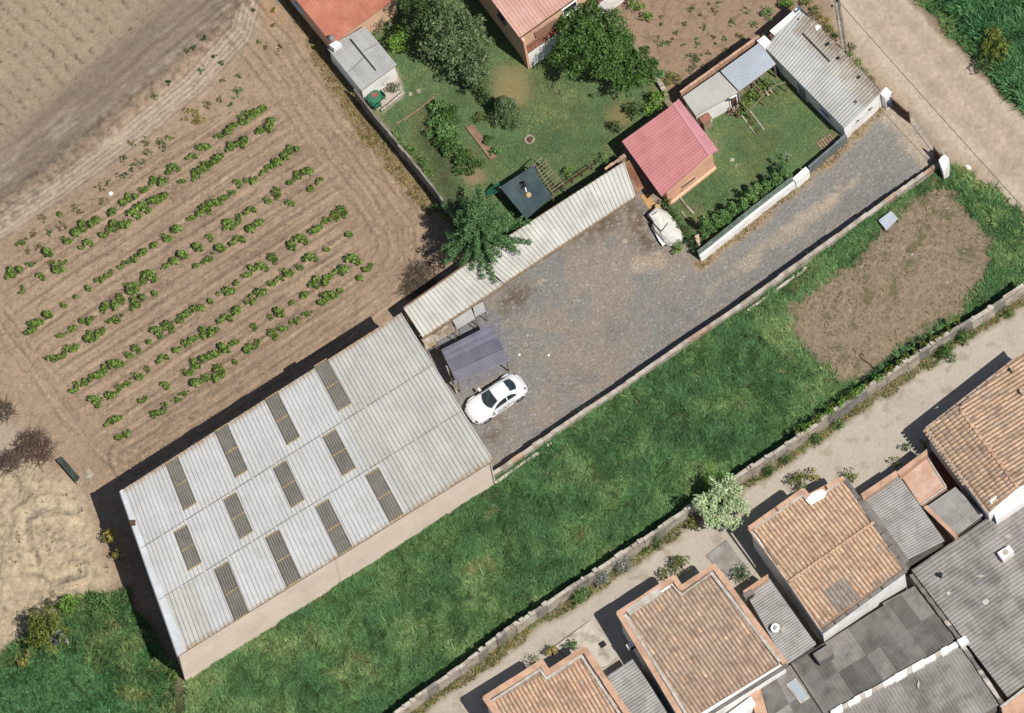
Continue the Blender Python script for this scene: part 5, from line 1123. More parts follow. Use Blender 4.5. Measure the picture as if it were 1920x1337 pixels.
for x in (1.30, -1.28):
    for s in (-1, 1):
        w = MB(); n = 20; V = []; prof = [(.20, -.1), (.31, -.1), (.325, -.06), (.325, .06), (.31, .1), (.20, .1)]
        for r, y in prof: V += [(r * math.cos(2 * math.pi * j / n), y, r * math.sin(2 * math.pi * j / n)) for j in range(n)]
        F = [[i * n + j, i * n + (j + 1) % n, ((i + 1) % 6) * n + (j + 1) % n, ((i + 1) % 6) * n + j] for i in range(6) for j in range(n)]
        wl = lpart('wheel', V, F, M_TYRE, cr, True, (x, s * .80, .325))
        rm = MB().tube([(0, -.07 * s, 0), (0, .07 * s, 0)], .2, 16); lpart('rim', rm.v, rm.f, M_RIM, wl, False)
        ar = MB(); pts = [(x + .40 * math.cos(t), s * .905, .34 + .40 * math.sin(t)) for t in np.linspace(0.05, math.pi - .05, 12)]
        ar.tube(pts, .045, 6); lpart('wheel_arch', ar.v, ar.f, M_CARW, cr)
for s in (-1, 1):
    e = MB().rings((1.90, s * .60, .60), [(.15, 0), (.13, .06), (.06, .10)], 14); lpart('headlight', e.v, e.f, M_GLASS, cr)
    e = MB().rings((-1.86, s * .60, .74), [(.11, 0), (.09, .05), (.03, .07)], 12); lpart('tail_light', e.v, e.f, surf('red_lens', (0.16, 0.02, 0.03), None, 2, 0, bump=0, rough=.2), cr)
    e = MB().box((.62, s * .98, .98), (.16, .22, .13)); lpart('mirror', e.v, e.f, M_CARW, cr, False)
    e = MB().box((-.1, s * .895, .70), (.2, .03, .03)); lpart('door_handle', e.v, e.f, M_STEEL, cr, False)
    e = MB().box((0, s * .84, .24), (1.9, .1, .07)); lpart('sill', e.v, e.f, M_CARW, cr, False)
e = MB().tube([(-.86, 0, 1.43), (-.98, 0, 1.60)], .012, 5); lpart('aerial', e.v, e.f, M_DARK, cr)
e = MB().box((2.10, 0, .44), (.12, 1.0, .12)); lpart('front_bumper', e.v, e.f, M_CARW, cr, False)
e = MB().box((2.165, 0, .40), (.02, .52, .11)); lpart('number_plate', e.v, e.f, M_WHITE, cr, False)
e = MB()
for s in (-1, 1): e.tube([(.75 + .05 * s, .5 * s - .25, 1.04), (.5, .1 * s + .1, 1.245)], .012, 4)
lpart('wiper', e.v, e.f, M_DARK, cr)

# ================================================================== small things
def stone(px, py, r, label, mat=None, name='boulder', cat='stone', h=0.6, seed=0):
    rg = random.Random(seed + int(px)); c = G(px, py); k = 9; V = []
    for ring_, (rr, z) in enumerate(((1.0, -.05), (1.02, h * .4), (.7, h * .85), (.25, h))):
        V += [(c[0] + r * rr * rg.uniform(.8, 1.15) * math.cos(2 * math.pi * j / k), c[1] + r * rr * rg.uniform(.8, 1.15) * math.sin(2 * math.pi * j / k), c[2] + r * z * rg.uniform(.85, 1.1)) for j in range(k)]
    F = [[i * k + j, i * k + (j + 1) % k, (i + 1) * k + (j + 1) % k, (i + 1) * k + j] for i in range(3) for j in range(k)] + [list(range(3 * k, 4 * k))]
    return solo(name, V, F, mat or M_STONE, label, cat, smooth=False)
stone(770, 176, .13, 'smaller pale stepping stone on the upper lawn', h=.2); stone(785, 171, .17, 'larger round pale stepping stone on the upper lawn', h=.2)
stone(1814, 317, .26, 'white boulder at the edge of the dirt road', M_WHITE); stone(1786, 335, .2, 'grey boulder in the grass near the gate pillar')
stone(928, 948, .2, 'white lump lying in the meadow near the warehouse', M_WHITE, h=.5); stone(924, 956, .13, 'smaller white scrap just below the white lump in the meadow', M_WHITE, h=.4)
stone(1013, 527, .3, 'tan boulder on the gravel in front of the long shed', h=.3); stone(1171, 452, .18, 'flat pale stone on the gravel yard below the shed end', h=.2)
stone(166, 889, .3, 'pale block lying on soil near the warehouse corner', h=.3); stone(1029, 666, .07, 'small white pebble on the gravel yard', M_WHITE, h=.4); stone(974, 665, .07, 'small white stone near the carport roof', M_WHITE, h=.4)
stone(724, 1313, .16, 'white stone at the bottom of the meadow', M_WHITE, h=.4); stone(1373, 300, .16, 'flat round stone on the side lawn', h=.1); stone(1380, 310, .12, 'small flat slab on the side lawn beside the round stone', h=.1)
stone(208, 363, .13, 'white stone among weeds above the vine rows', M_WHITE, h=.4)
# ring of stones (fire pit)
fp = thing('fire_pit', 'round stone fire pit on the upper lawn', 'fire pit', G(993, 263))
c = G(993, 263)
for k in range(10):
    t = 2 * math.pi * k / 10; rr = random.uniform(.26, .30); MB().box((c[0] + rr * math.cos(t), c[1] + rr * math.sin(t), c[2] + .08), (.17, .12, random.uniform(.14, .2)), (-math.sin(t), math.cos(t))).part('stone', M_STONE, fp)
MB().rings(c, [(.22, .02), (.2, .05), (.05, .06)], 10).part('ash', M_BROWNW, fp)
# raised bed with seedlings
bd = thing('seedling_bed', 'narrow brown raised bed with a row of seedlings', 'garden bed', G(903, 268)); a, b = G(880, 237), G(926, 298)
d = (b - a) / np.linalg.norm(b - a); L = np.linalg.norm(b - a)
MB().box((a + b) / 2 + [0, 0, .08], (L, .42, .16), d).part('soil', surf('bed_soil', C(176, 138, 108), C(150, 114, 88), 2, .25), bd)
for s in (-1, 1): MB().box((a + b) / 2 + np.array([-d[1], d[0], 0]) * .23 * s + [0, 0, .1], (L, .04, .2), d).part('board', M_WOOD, bd)
# tarpaulin-covered shelter
zt = 2.0; tp = [(937, 351), (1002, 309), (1036, 369), (987, 411)]
sh = thing('tarp_shelter', 'dark green tarpaulin shelter with debris on its flat top', 'shelter', ((P(*tp[0]) + P(*tp[2])) / 2))
n = 12; V = []
M_TARP = surf('green_tarp', C(72, 92, 94), C(58, 76, 82), 0.8, .12, C(92, 110, 112), .4, 1.2, .15, 12, rough=.6)
for j in range(n + 1):
    for i in range(n + 1):
        u, v = i / n, j / n; x = (tp[0][0] * (1 - u) + tp[1][0] * u) * (1 - v) + (tp[3][0] * (1 - u) + tp[2][0] * u) * v; y = (tp[0][1] * (1 - u) + tp[1][1] * u) * (1 - v) + (tp[3][1] * (1 - u) + tp[2][1] * u) * v
        pinch = 5 * math.sin(math.pi * v) * (u ** 3); V.append(P(x - pinch, y, zt - .09 * math.sin(math.pi * u) * math.sin(math.pi * v) + .02 * math.sin(9 * u + 7 * v)))
top_n = len(V); V += [np.array(p) - [0, 0, .03] for p in V]
q = lambda i, j: j * (n + 1) + i
F = [[q(i, j), q(i + 1, j), q(i + 1, j + 1), q(i, j + 1)] for j in range(n) for i in range(n)]; F += [[f[0] + top_n, f[3] + top_n, f[2] + top_n, f[1] + top_n] for f in F]
part('tarpaulin', V, F, M_TARP, sh, True)
for x, y in tp: p = P(x, y, zt); MB().tube([p * [1, 1, 0], p], .05, 6).part('post', M_WOOD, sh)
p0, p1 = P(996, 312, zt + .03), P(1017, 294, zt + .03); MB().tube([p0, p1], .035, 5).part('pole_end', M_WOOD, sh)
pile = solo('foam_lump', *(lambda mb: (mb.v, mb.f))(MB().rings(P(991, 366, zt - .05), [(.05, 0), (.2, .04), (.18, .14), (.08, .2)], 9)), surf('yellow_foam', C(226, 196, 132), None, 3, .15), 'yellow foam lump lying on the green tarpaulin', 'debris')
MB().tube([P(985, 352, zt + .02), P(987, 360, zt + .02)], .04, 6).solo('white_stick', M_WHITE, 'short white stick on the green tarpaulin', 'debris')
mb = MB(); [mb.box(P(979 + random.uniform(-5, 5), 346 + random.uniform(-7, 7), zt + .0), (.22, .14, .08), (random.random(), random.random())) for _ in range(5)]; mb.solo('black_rag', M_DARK, 'crumpled black rag on the green tarpaulin', 'debris')
# slatted pergola beside the shelter
pg = thing('slatted_pergola', 'small slatted wooden pergola beside the green tarpaulin shelter', 'pergola', G(1032, 340))
r0, r1 = (P(1005, 312, 1.8), P(1036, 362, 1.8)), (P(1020, 300, 1.8), P(1058, 346, 1.8))
for a, b in (r0, r1): MB().tube([a, b], .035, 5).part('beam', M_WOOD, pg)
for k in range(9): t = (k + .5) / 9; MB().tube([r0[0] + (r0[1] - r0[0]) * t, r1[0] + (r1[1] - r1[0]) * t + [0, 0, .02]], .028, 5).part('slat', M_WOOD, pg)
for a in (r0[0], r0[1], r1[0], r1[1]): MB().tube([a * [1, 1, 0], a], .045, 5).part('post', M_WOOD, pg)
# green play slide and patio furniture
M_GPL = surf('green_plastic', C(62, 142, 104), C(48, 118, 88), 1, .05, bump=0, rough=.4)
ps = thing('play_slide', 'green plastic slide beside the tarpaulin shelter', 'slide', G(925, 372))
a, b = P(914, 366, .2), P(936, 350, 1.2); mb = MB(); mb.box((a + b) / 2, (np.linalg.norm(b - a), .5, .06), b - a, np.cross(b - a, np.cross([0, 0, 1.], b - a))); mb.part('chute', M_GPL, ps)
for s in (-.24, .24):
    d = (b - a); nn = np.array([-d[1], d[0], 0]) / np.linalg.norm(d[:2]) * s; MB().tube([a + nn + [0, 0, .1], b + nn + [0, 0, .1]], .05, 6).part('side_rail', M_GPL, ps); MB().tube([b + nn, b * [1, 1, 0] + nn], .05, 6).part('leg', M_GPL, ps)
for k in range(3): MB().tube([b * [1, 1, 0] + nn + [0, 0, .3 + .3 * k], b * [1, 1, 0] - nn + [0, 0, .3 + .3 * k]], .03, 5).part('step', M_GPL, ps)
def chair(px, py, rz, lab, mat):
    c = G(px, py); ch = thing('garden_chair', lab, 'chair', c, 'garden chairs on the patio', rz)
    L = lambda nm, mb: lpart(nm, mb.v, mb.f, mat, ch, False)
    L('seat', MB().box((0, 0, .42), (.5, .5, .05))); L('backrest', MB().box((-.25, 0, .66), (.06, .5, .5)))
    for sx in (-1, 1):
        L('armrest', MB().box((0, .27 * sx, .62), (.48, .05, .04)))
        for sy in (-1, 1): L('leg', MB().tube([(.21 * sy, .22 * sx, 0), (.2 * sy, .21 * sx, .42)], .025, 5))
chair(697, 192, 0.6, 'green plastic chair nearest the garden wall', M_GPL); chair(706, 200, 2.2, 'green plastic chair at the patio kerb', M_GPL); chair(714, 186, -2.4, 'green plastic chair behind the patio table', M_GPL)
tbl = thing('patio_table', 'round green patio table with red cloth', 'table', G(704, 188)); c = G(704, 188)
MB().rings(c, [(.02, .70), (.45, .70), (.46, .74), (.02, .75)], 20).part('table_top', M_GPL, tbl); MB().tube([c, c + [0, 0, .7]], .05, 6).part('pedestal', M_GPL, tbl)
MB().box(c + [0, .1, .765], (.4, .3, .02), (1, .4)).solo('red_cloth', surf('red_cloth', C(168, 84, 78), None, 3, .15), 'folded red cloth on the green patio table', 'cloth')
# white tarp-covered trailer in front of the pink house
tr = thing('covered_trailer', 'long trailer under a crumpled white tarpaulin near the pink house', 'trailer', G(1246, 436), rz=0)
cs = [(1220, 407, .36), (1228, 401, .62), (1236, 408, .72), (1244, 418, .76), (1252, 429, .74), (1260, 439, .70), (1268, 447, .55), (1270, 451, .3)]
ctrl = [P(x, y, .95) for x, y, _ in cs]; V = []; k = 9
for i, ((x, y, w), c) in enumerate(zip(cs, ctrl)):
    d = ctrl[min(i + 1, len(ctrl) - 1)] - ctrl[max(i - 1, 0)]; d /= np.linalg.norm(d); nn = np.array([-d[1], d[0], 0])
    for j in range(k):
        t = math.pi * j / (k - 1); hw = w * 1.0; V.append(c * [1, 1, 0] + nn * hw * math.cos(t) * (1 if 0 < j < k - 1 else 1.02) + np.array([0, 0, .35 + (.75 * math.sin(t) ** .6 if 0 < j < k - 1 else 0)]) + RNG.normal(0, .025, 3))
F = [[i * k + j, i * k + j + 1, (i + 1) * k + j + 1, (i + 1) * k + j] for i in range(len(cs) - 1) for j in range(k - 1)] + [list(range(k)), list(range((len(cs) - 1) * k, len(cs) * k))[::-1]]
M_TARPW = surf('white_tarp', C(252, 248, 236), C(238, 232, 218), 1.5, .1, C(172, 164, 148), .3, 1.6, .3, 8, .05, rough=.7, objr=0)
part('tarpaulin', V, F, M_TARPW, tr, False)
for a, b in ((2, 3), (4, 5)): pass
for (x0, y0), (x1, y1) in (((1222, 414), (1240, 434)), ((1240, 434), (1252, 418)), ((1222, 404), (1232, 396))): MB().tube([P(x0, y0, 1.1), P((x0 + x1) / 2, (y0 + y1) / 2, 1.16), P(x1, y1, 1.1)], .025, 5).part('rope', M_DARK, tr)
MB().prism([P(x, y, .45) for x, y in [(1228, 436), (1240, 446), (1252, 452), (1243, 461), (1236, 452)]], [.06]).part('white_fender', M_WHITE, tr)
for x, y in ((1232, 436), (1258, 432)):
    c = P(x, y, 0) + [0, 0, .3]; MB().tube([c + [-.1, -.06, 0], c + [.1, .06, 0]], .3, 12).part('wheel', M_TYRE, tr)
MB().prism([P(x, y, .06) for x, y in [(1200, 367), (1216, 361), (1232, 388), (1222, 400)]], -.1).solo('orange_slab', surf('orange_concrete', C(226, 176, 112), C(206, 156, 96), 1, .1), 'orange concrete slab in front of the pink house', 'slab')
bin_ = thing('yellow_drum', 'small yellow drum behind the covered trailer', 'drum', G(1234, 394)); MB().rings(G(1234, 394), [(.2, 0), (.21, .3), (.2, .32), (.21, .62), (.17, .66)], 12).part('drum_shell', surf('yellow_drum_paint', C(206, 178, 112), None, 2, .15), bin_)
MB().prism([P(x, y, .9) for x, y in [(1302, 443), (1310, 438), (1313, 458), (1310, 462)]], 0).solo('leaning_slab', surf('pink_slab', C(222, 186, 164), None, 2, .1), 'pale pink slab standing at the hedge end of the drive wall', 'slab')
# table-like box on the annexe side, barbecue, firewood and blue crate
bq = thing('brick_barbecue', 'small roofed brick barbecue beside the pink house', 'barbecue', G(1323, 236))
MB().prism([P(x, y, 1.9) for x, y in [(1311, 222), (1328, 210), (1335, 221), (1319, 233)]], [.1]).part('roof_slab', surf('salmon_slab', C(200, 136, 112), C(180, 116, 96), 1, .15), bq)
MB().prism([P(x, y, 1.78) for x, y in [(1314, 222), (1327, 213), (1331, 220), (1319, 229)]], 0).part('brick_body', M_BRICKT, bq); MB().prism([P(x, y, .9) for x, y in [(1319, 231), (1333, 222), (1336, 226), (1322, 236)]], 0).part('hearth', M_STONE, bq)
fwp = thing('firewood_pile', 'untidy pile of split firewood by the annexe wall', 'firewood', G(1378, 212))
for k in range(26):
    c = G(1378 + random.uniform(-10, 8), 212 + random.uniform(-8, 8)); t = random.uniform(0, math.pi); d = np.array([math.cos(t), math.sin(t), random.uniform(-.2, .2)]) * .2; c = c + [0, 0, random.uniform(.06, .4)]
    MB().tube([c - d, c + d], random.uniform(.04, .07), 5).part('log', random.choice([M_WOOD, M_STONE, M_BROWNW]), fwp)
c = G(1459, 131); MB().box(c + [0, 0, .3], (.5, .4, .6), (1, .6)).solo('blue_crate', surf('blue_plastic', C(54, 140, 178), None, 2, .05, bump=0, rough=.4), 'blue plastic crate beside the white shed', 'crate')
pv = thing('vine_trellis', 'wooden trellis frame covered by a vine in front of the blue-grey roof', 'trellis', G(1420, 190))
T = lambda x, y: P(x, y, 1.9)
for a, b in (((1386, 187), (1405, 207)), ((1411, 160), (1430, 180)), ((1416, 158), (1434, 178)), ((1436, 137), (1456, 158)), ((1405, 207), (1430, 180)), ((1430, 180), (1456, 158)), ((1456, 159), (1472, 154))): MB().tube([T(*a), T(*b)], .035, 5).part('beam', M_WOOD, pv)
for a in ((1405, 207), (1430, 180), (1456, 158), (1472, 154)): p = T(*a); MB().tube([p * [1, 1, 0], p], .04, 5).part('post', M_WOOD, pv)
for a, b in (((1434, 170), (1440, 180)), ((1440, 165), (1447, 175))): MB().prism([P(a[0], a[1], .5), P(a[0] + 3, a[1] - 2, .5), P(b[0] + 3, b[1] - 2, .5), P(b[0], b[1], .5)], [.05]).solo('wooden_bench', M_SHEETS, 'pale bench plank under the vine trellis, %s of the pair' % ('left' if a[0] == 1434 else 'right'), 'bench')
tb_ = thing('topiary_bed', 'stone-edged bed holding three clipped bushes on the side lawn', 'garden bed', G(1413, 232))
for k in range(14):
    s = 1 if k % 2 else -1; t = (k // 2) / 6; x, y = 1401 + 22 * t + 8 * s, 216 + 30 * t - 4 * s; c = G(x, y); MB().box(c + [0, 0, .06], (.22, .1, .14), (.6, -.8)).part('stone', M_STONE, tb_)
# white board in the bare field, rubble frame near the drive wall, dish, air conditioners
bo = thing('tilted_white_board', 'white square board propped on the bare soil patch', 'board', G(1665, 415))
za = hz(*G(1665, 415)[:2]); q = [P(1647, 413, za + .75), P(1671, 395, za + .75), P(1684, 410, za + .7), P(1662, 432, za + .65)]
MB().prism(q, [.06]).part('panel', M_SHEETB, bo)
for p in q: p = p + (np.mean(q, 0) - p) * .08; MB().tube([p * [1, 1, 0] + [0, 0, za - .05], p], .04, 5).part('leg', M_WOOD, bo)
pl_ = thing('wooden_pallet', 'broken wooden pallet on the side lawn near the fence', 'pallet', G(1549, 267)); c = G(1549, 267)
for k in range(6): MB().box(c + np.array([-.4 + .16 * k, (-.4 + .16 * k) * .7, .1]), (.7, .1, .03), (-.6, .8)).part('slat', M_WOOD, pl_)
for s in (-.28, 0, .28): MB().box(c + np.array([-.6 * s, .8 * s, .05]), (1.15, .08, .08), (.8, .56)).part('runner', M_WOOD, pl_)
ds = thing('satellite_dish', 'round white satellite dish on the grey lean-to', 'satellite dish', P(1455, 1182, 4.65)); c = P(1453, 1177, 5.0)
k = 20; V = [c]; ax = np.array([.35, -.5, .79]); ax /= np.linalg.norm(ax); e1 = np.cross(ax, [0, 0, 1.]); e1 /= np.linalg.norm(e1); e2 = np.cross(ax, e1)
for r, dz in ((.13, .015), (.3, .07), (.31, .06)): V += [c + ax * dz + r * (math.cos(2 * math.pi * j / k) * e1 + math.sin(2 * math.pi * j / k) * e2) for j in range(k)]
V.append(c - ax * .04)
F = [[0, 1 + j, 1 + (j + 1) % k] for j in range(k)] + [[1 + i * k + j, 1 + i * k + (j + 1) % k, 1 + (i + 1) * k + (j + 1) % k, 1 + (i + 1) * k + j] for i in range(2) for j in range(k)] + [[len(V) - 1, 1 + 2 * k + j, 1 + 2 * k + (j + 1) % k] for j in range(k)]
part('reflector', V, F, M_WHITE, ds, True); MB().tube([c - ax * .03, c * [1, 1, 0] + [0, .1, 4.6]], .03, 6).part('mast', M_STEEL, ds); MB().tube([c - e2 * .3, c + ax * .32], .015, 5).part('feed_arm', M_STEEL, ds); MB().box(c + ax * .33, (.08, .08, .08)).part('receiver', M_WHITE, ds)
MB().box(P(1468, 1180, 4.72), (.34, .3, .08), (1, .6)).solo('roof_patch', M_MORTAR, 'small white square lying beside the satellite dish', 'roof patch')
for x, y, z, lab in ((1185, 1210, 4.6, 'white air-conditioner on the left wall of the brown-tiled house'), (1404, 1116, 4.95, 'dark air-conditioner at the head of the lean-to with the dish')):
    dk = 'dark' in lab; t_ = thing('air_conditioner', lab, 'air conditioner', P(x, y, z - .3)); c = P(x, y, z); MB().box(c, (.7, .35, .5), (.8, .5)).part('casing', M_GREYWALL if dk else M_WHITE, t_); MB().box(c + [.1, -.17, 0], (.4, .06, .36), (.8, .5)).part('grille', M_DARK, t_); MB().box(c - [0, 0, .3], (.6, .3, .06), (.8, .5)).part('bracket', M_STEEL, t_)
# paved yard pieces on the lane side
def slab(px, z, mat, lab, nm='paving_slab', cat='paving', z0=1.2): return MB().prism([P(x, y, z) for x, y in px], z0).solo(nm, mat, lab, cat)
slab([(1325, 1042), (1362, 1012), (1398, 1062), (1372, 1082), (1345, 1065)], 2.34, M_GREYB, 'grey concrete pad beside the pale round tree')
slab([(1040, 1212), (1108, 1162), (1160, 1232), (1135, 1250), (1100, 1255)], 2.32, M_BLOCK, 'worn concrete pad with a dark hole between the lower houses')
MB().box(P(1130, 1209, 2.3), (.4, .35, .3), (.8, .5)).solo('drain_box', M_DARK, 'square dark drain opening on the worn concrete pad', 'drain')
fence_t = thing('rail_fence', 'dark rail fence behind the long cream shed', 'fence', G(1085, 350))
a, b = G(1037, 368), G(1110, 318)
for z in (.5, .95): MB().tube([a + [0, 0, z], b + [0, 0, z]], .03, 5).part('rail', M_BROWNW, fence_t)
for k in range(5): p = a + (b - a) * k / 4; MB().tube([p, p + [0, 0, 1.05]], .04, 5).part('post', M_BROWNW, fence_t)
ow = [P(x, y, 1.9) for x, y in [(1135, 318), (1150, 306), (1172, 290)]]
wall_run('patio_wall', 'short orange-brown wall between the shed and the pink house', ow, hz, .2, .6, [M_PARAPET, M_BRICKT], .05, .02, seed=21)
hp = [P(x, y, .7) for x, y in [(107, 865), (122, 884), (143, 905)]]
lean = thing('corrugated_scrap', 'dark green corrugated scrap sheet lying by the field corner', 'scrap sheet', G(127, 886))
V, F, UV = corr(P(106, 862, .5), P(116, 856, .15), P(150, 895, .15), P(143, 905, .5), 0, 1, 0, 1, 4, .04, SINE); part('sheet', V, F, surf('green_scrap', C(78, 88, 76), C(60, 68, 58), 1, .2), lean, uv=UV)
for k, (x, y) in enumerate([(108, 866), (143, 905)]): p = P(x, y, .4); MB().tube([p * [1, 1, 0] - [0, 0, .05], p], .03, 5).part('stake', M_WOOD, lean)
mb = MB(); pts = [G(1647, 700) + [0, 0, .06], G(1632, 684) + [0, 0, .06], G(1618, 675) + [0, 0, .05], G(1612, 668) + [0, 0, .05], G(1614, 664) + [0, 0, .05], G(1619, 666) + [0, 0, .05]]
mb.tube(pts, .035, 6).solo('hook_shadow', M_DARK, 'black hooked hose lying on the bare soil by the lane wall', 'hose')  # dark tube laid in the shape of a hooked cast shadow
# ================================================================== vegetation
def leaf_quads(c, nrm, size, asp=0.55, rng=RNG):
    n = len(c); nrm = nrm / (np.linalg.norm(nrm, axis=1, keepdims=True) + 1e-9)
    r = rng.normal(size=(n, 3)); t = r - nrm * np.sum(r * nrm, 1, keepdims=True); t /= np.linalg.norm(t, axis=1, keepdims=True) + 1e-9
    b = np.cross(nrm, t); s = size[:, None]
    V = np.stack([c - t * s * .5, c + b * s * asp * .5 + nrm * s * .12, c + t * s * .5, c - b * s * asp * .5 + nrm * s * .12], 1).reshape(-1, 3)
    return V, np.arange(4 * n).reshape(n, 4)
def cloud(clumps, dens, size, asp=0.55, rng=RNG, up_bias=0.4, shell=0.55):
    """leaves spread through overlapping clumps: (x,y,z,r) rows"""
    cs, ns, ss = [], [], []
    for x, y, z, r in clumps:
        n = max(6, int(dens * r * r)); d = rng.normal(size=(n, 3)); d /= np.linalg.norm(d, axis=1, keepdims=True)
        rad = r * (shell + (1 - shell) * rng.random(n) ** .6) * rng.uniform(.8, 1.15, n)
        cs.append(np.array([x, y, z]) + d * rad[:, None] * [1, 1, .85]); ns.append(d + [0, 0, up_bias] + rng.normal(0, .55, (n, 3))); ss.append(size * rng.uniform(.65, 1.35, n))
    return leaf_quads(np.concatenate(cs), np.concatenate(ns), np.concatenate(ss), asp, rng)
def clumps_round(R, h0, h1, n, rng, cr=0.34):
    out = []
    for k in range(n):
        d = rng.normal(size=3); d[2] = abs(d[2]) * .9 - .25; d /= np.linalg.norm(d); q = rng.uniform(.4, 1.02)
        zc = (h0 + h1) / 2; out.append((d[0] * R * q * rng.uniform(.8, 1.1), d[1] * R * q * rng.uniform(.8, 1.1), zc + d[2] * (h1 - h0) / 2 * q, R * cr * rng.uniform(.7, 1.25)))
    return out
def clumps_conifer(R, H, rng, b=.12):
    out = []; z = H * b
    while z < H * .97:
        rr = R * (1 - (z - H * b) / (H - H * b)) ** .75; nb = max(4, int(7 + 12 * rr / R)); ph = rng.uniform(0, 6.28)
        for k in range(nb):
            t = ph + 2 * math.pi * k / nb + rng.normal(0, .1); L = rr * rng.uniform(.6, 1.12); m = max(2, int(L / .3))
            for i in range(m):
                s = (i + .6) / m * L; out.append((s * math.cos(t), s * math.sin(t), z - .12 * s + rng.normal(0, .04), .2 + .12 * (1 - i / m) * rr / R))
        z += H * .085
    return out
def clumps_column(R, H, rng):
    out = []
    for k in range(int(10 + H * 7)):
        z = H * rng.uniform(.08, .95); rr = R * (1 - (z / H) ** 1.6) * rng.uniform(.3, .95); t = rng.uniform(0, 6.28); out.append((rr * math.cos(t), rr * math.sin(t), z, R * .32 * rng.uniform(.7, 1.2)))
    return out
M_BARK = surf('bark', C(110, 90, 72), C(84, 68, 56), 5, .3, bump=.6, objr=.1)
def g(*a):
    o = []
    for x in a:
        c = np.array(C(*x)) * 1.7; o.append(tuple(np.clip(c * 1.08 - c.mean() * .08, 0.004, .7)))
    return o
LM = {'broad': leafy('broad_leaf', g((44, 70, 30), (68, 98, 42), (94, 122, 58))), 'spruce': leafy('blue_green_needle', g((48, 80, 44), (76, 112, 64), (112, 144, 90))),
      'pine': leafy('grey_green_needle', g((62, 80, 50), (90, 108, 68), (120, 134, 92))), 'dark': leafy('dark_leaf', g((40, 58, 30), (60, 82, 40), (86, 106, 56))),
      'bright': leafy('bright_leaf', g((70, 102, 36), (98, 136, 50), (136, 166, 74))), 'yellow': leafy('yellow_leaf', g((112, 104, 42), (142, 132, 58), (172, 158, 84))),
      'dry': leafy('dry_leaf', g((92, 96, 54), (124, 116, 74), (106, 114, 62))), 'pale': leafy('pale_leaf', g((140, 160, 112), (166, 184, 136), (188, 204, 158))),
      'grey': leafy('silver_leaf', g((104, 108, 98), (132, 136, 128), (158, 160, 152))), 'vine': leafy('vine_leaf', g((58, 82, 26), (92, 120, 42), (142, 158, 82))),
      'cyp': leafy('cypress_leaf', g((62, 96, 48), (88, 124, 64), (120, 152, 88))), 'olive': leafy('olive_leaf', g((72, 84, 30), (96, 106, 40), (126, 130, 62))),
      'flower': leafy('flower_leaf', g((84, 96, 60), (132, 112, 88), (166, 156, 140)))}
def plant(name, label, cat, px, py, rpx, h, style, lm, group=None, dens=240, leaf=0.2, seed=0, z_c=None, trunk=True, squash=1.0, base=None):
    """crown centre as it appears, its radius in picture units, its height in metres"""
    rng = np.random.default_rng(1000 + seed + int(px * 7 + py * 13)); R = rpx * 0.035
    zc = (h * .55 if z_c is None else z_c); b = P(px, py, zc)
    for _ in range(4): gz = float(hgt(b[0], b[1])); b = P(px, py, gz + zc)
    if base is not None: b = P(px, py, base); gz = base - .2          # rooted on top of a wall
    b[2] = gz; t = thing(name, label, cat, b, group)
    if style == 'round': cl = clumps_round(R, h * .25, h, int(26 + R * 30), rng, .19)
    elif style == 'conifer': cl = clumps_conifer(R, h, rng, .42 if h > 6 else .12)
    elif style == 'column': cl = clumps_column(R, h, rng)
    elif style == 'bush': cl = clumps_round(R, 0.05, h, int(9 + R * 12), rng, .38)
    elif style == 'tuft': cl = [(x, y, z * .6, r * .8) for x, y, z, r in clumps_round(R, 0, h, int(7 + R * 10), rng, .3)]
    V, F = cloud(cl, dens, leaf, .5, rng)
    mobj('crown', fast_mesh('crown', V, F), LM[lm], t)
    mb = MB(); tr = max(.02, h * .022)
    if style in ('round', 'conifer'):
        top = h * (.9 if style == 'conifer' else .62); mb.tube([(0, 0, -.1), (.03 * R, .02, top * .4), (0, .03 * R, top)], [tr * 1.3, tr, tr * .35], 7)
        if style == 'round':
            for k in range(6):
                a = 2 * math.pi * k / 6 + rng.normal(0, .3); q = R * .62; mb.tube([(0, 0, top * rng.uniform(.5, .8)), (q * .5 * math.cos(a), q * .5 * math.sin(a), h * .55), (q * math.cos(a), q * math.sin(a), h * .72)], [tr * .6, tr * .4, tr * .15], 5)
        else:
            for k in range(14):
                a = rng.uniform(0, 6.28); z = h * rng.uniform(.15, .8); q = R * (1 - z / h) ** .75 * .85; mb.tube([(0, 0, z), (q * math.cos(a), q * math.sin(a), z - .12 * q)], [tr * .3, tr * .08], 4)
    else:
        for k in range(3 if style != 'column' else 1):
            a = rng.uniform(0, 6.28); q = R * .35 * (k > 0); mb.tube([(0, 0, -.08), (q * math.cos(a), q * math.sin(a), h * .6)], [tr, tr * .4], 5)
    mobj('trunk' if style in ('round', 'conifer') else 'stem', fast_mesh('trunk', mb.v, mb.f), M_BARK, t)
    return t
# --- trees
plant('spruce_tree', 'large blue-green spruce overhanging the long cream shed roof', 'tree', 898, 432, 92, 8.6, 'conifer', 'spruce', dens=1150, leaf=.13, z_c=4.3)
plant('pine_tree', 'dark green pine at the top edge between the two houses', 'tree', 792, 30, 48, 6.0, 'round', 'dark', dens=330, leaf=.2)
plant('pine_tree', 'broad grey-green pine left of the peach house', 'tree', 846, 62, 64, 6.5, 'round', 'pine', dens=330, leaf=.2)
plant('pine_tree', 'drooping grey-green pine just below the broad pine', 'tree', 882, 112, 48, 5.0, 'round', 'pine', dens=330, leaf=.2)
plant('pine_tree', 'young dark pine at the foot of the pine group', 'tree', 893, 158, 24, 3.2, 'round', 'dark', dens=380, leaf=.16)
plant('spruce_tree', 'spiky dark spruce alone in the middle of the upper lawn', 'tree', 945, 200, 32, 3.6, 'conifer', 'pine', dens=420, leaf=.14)
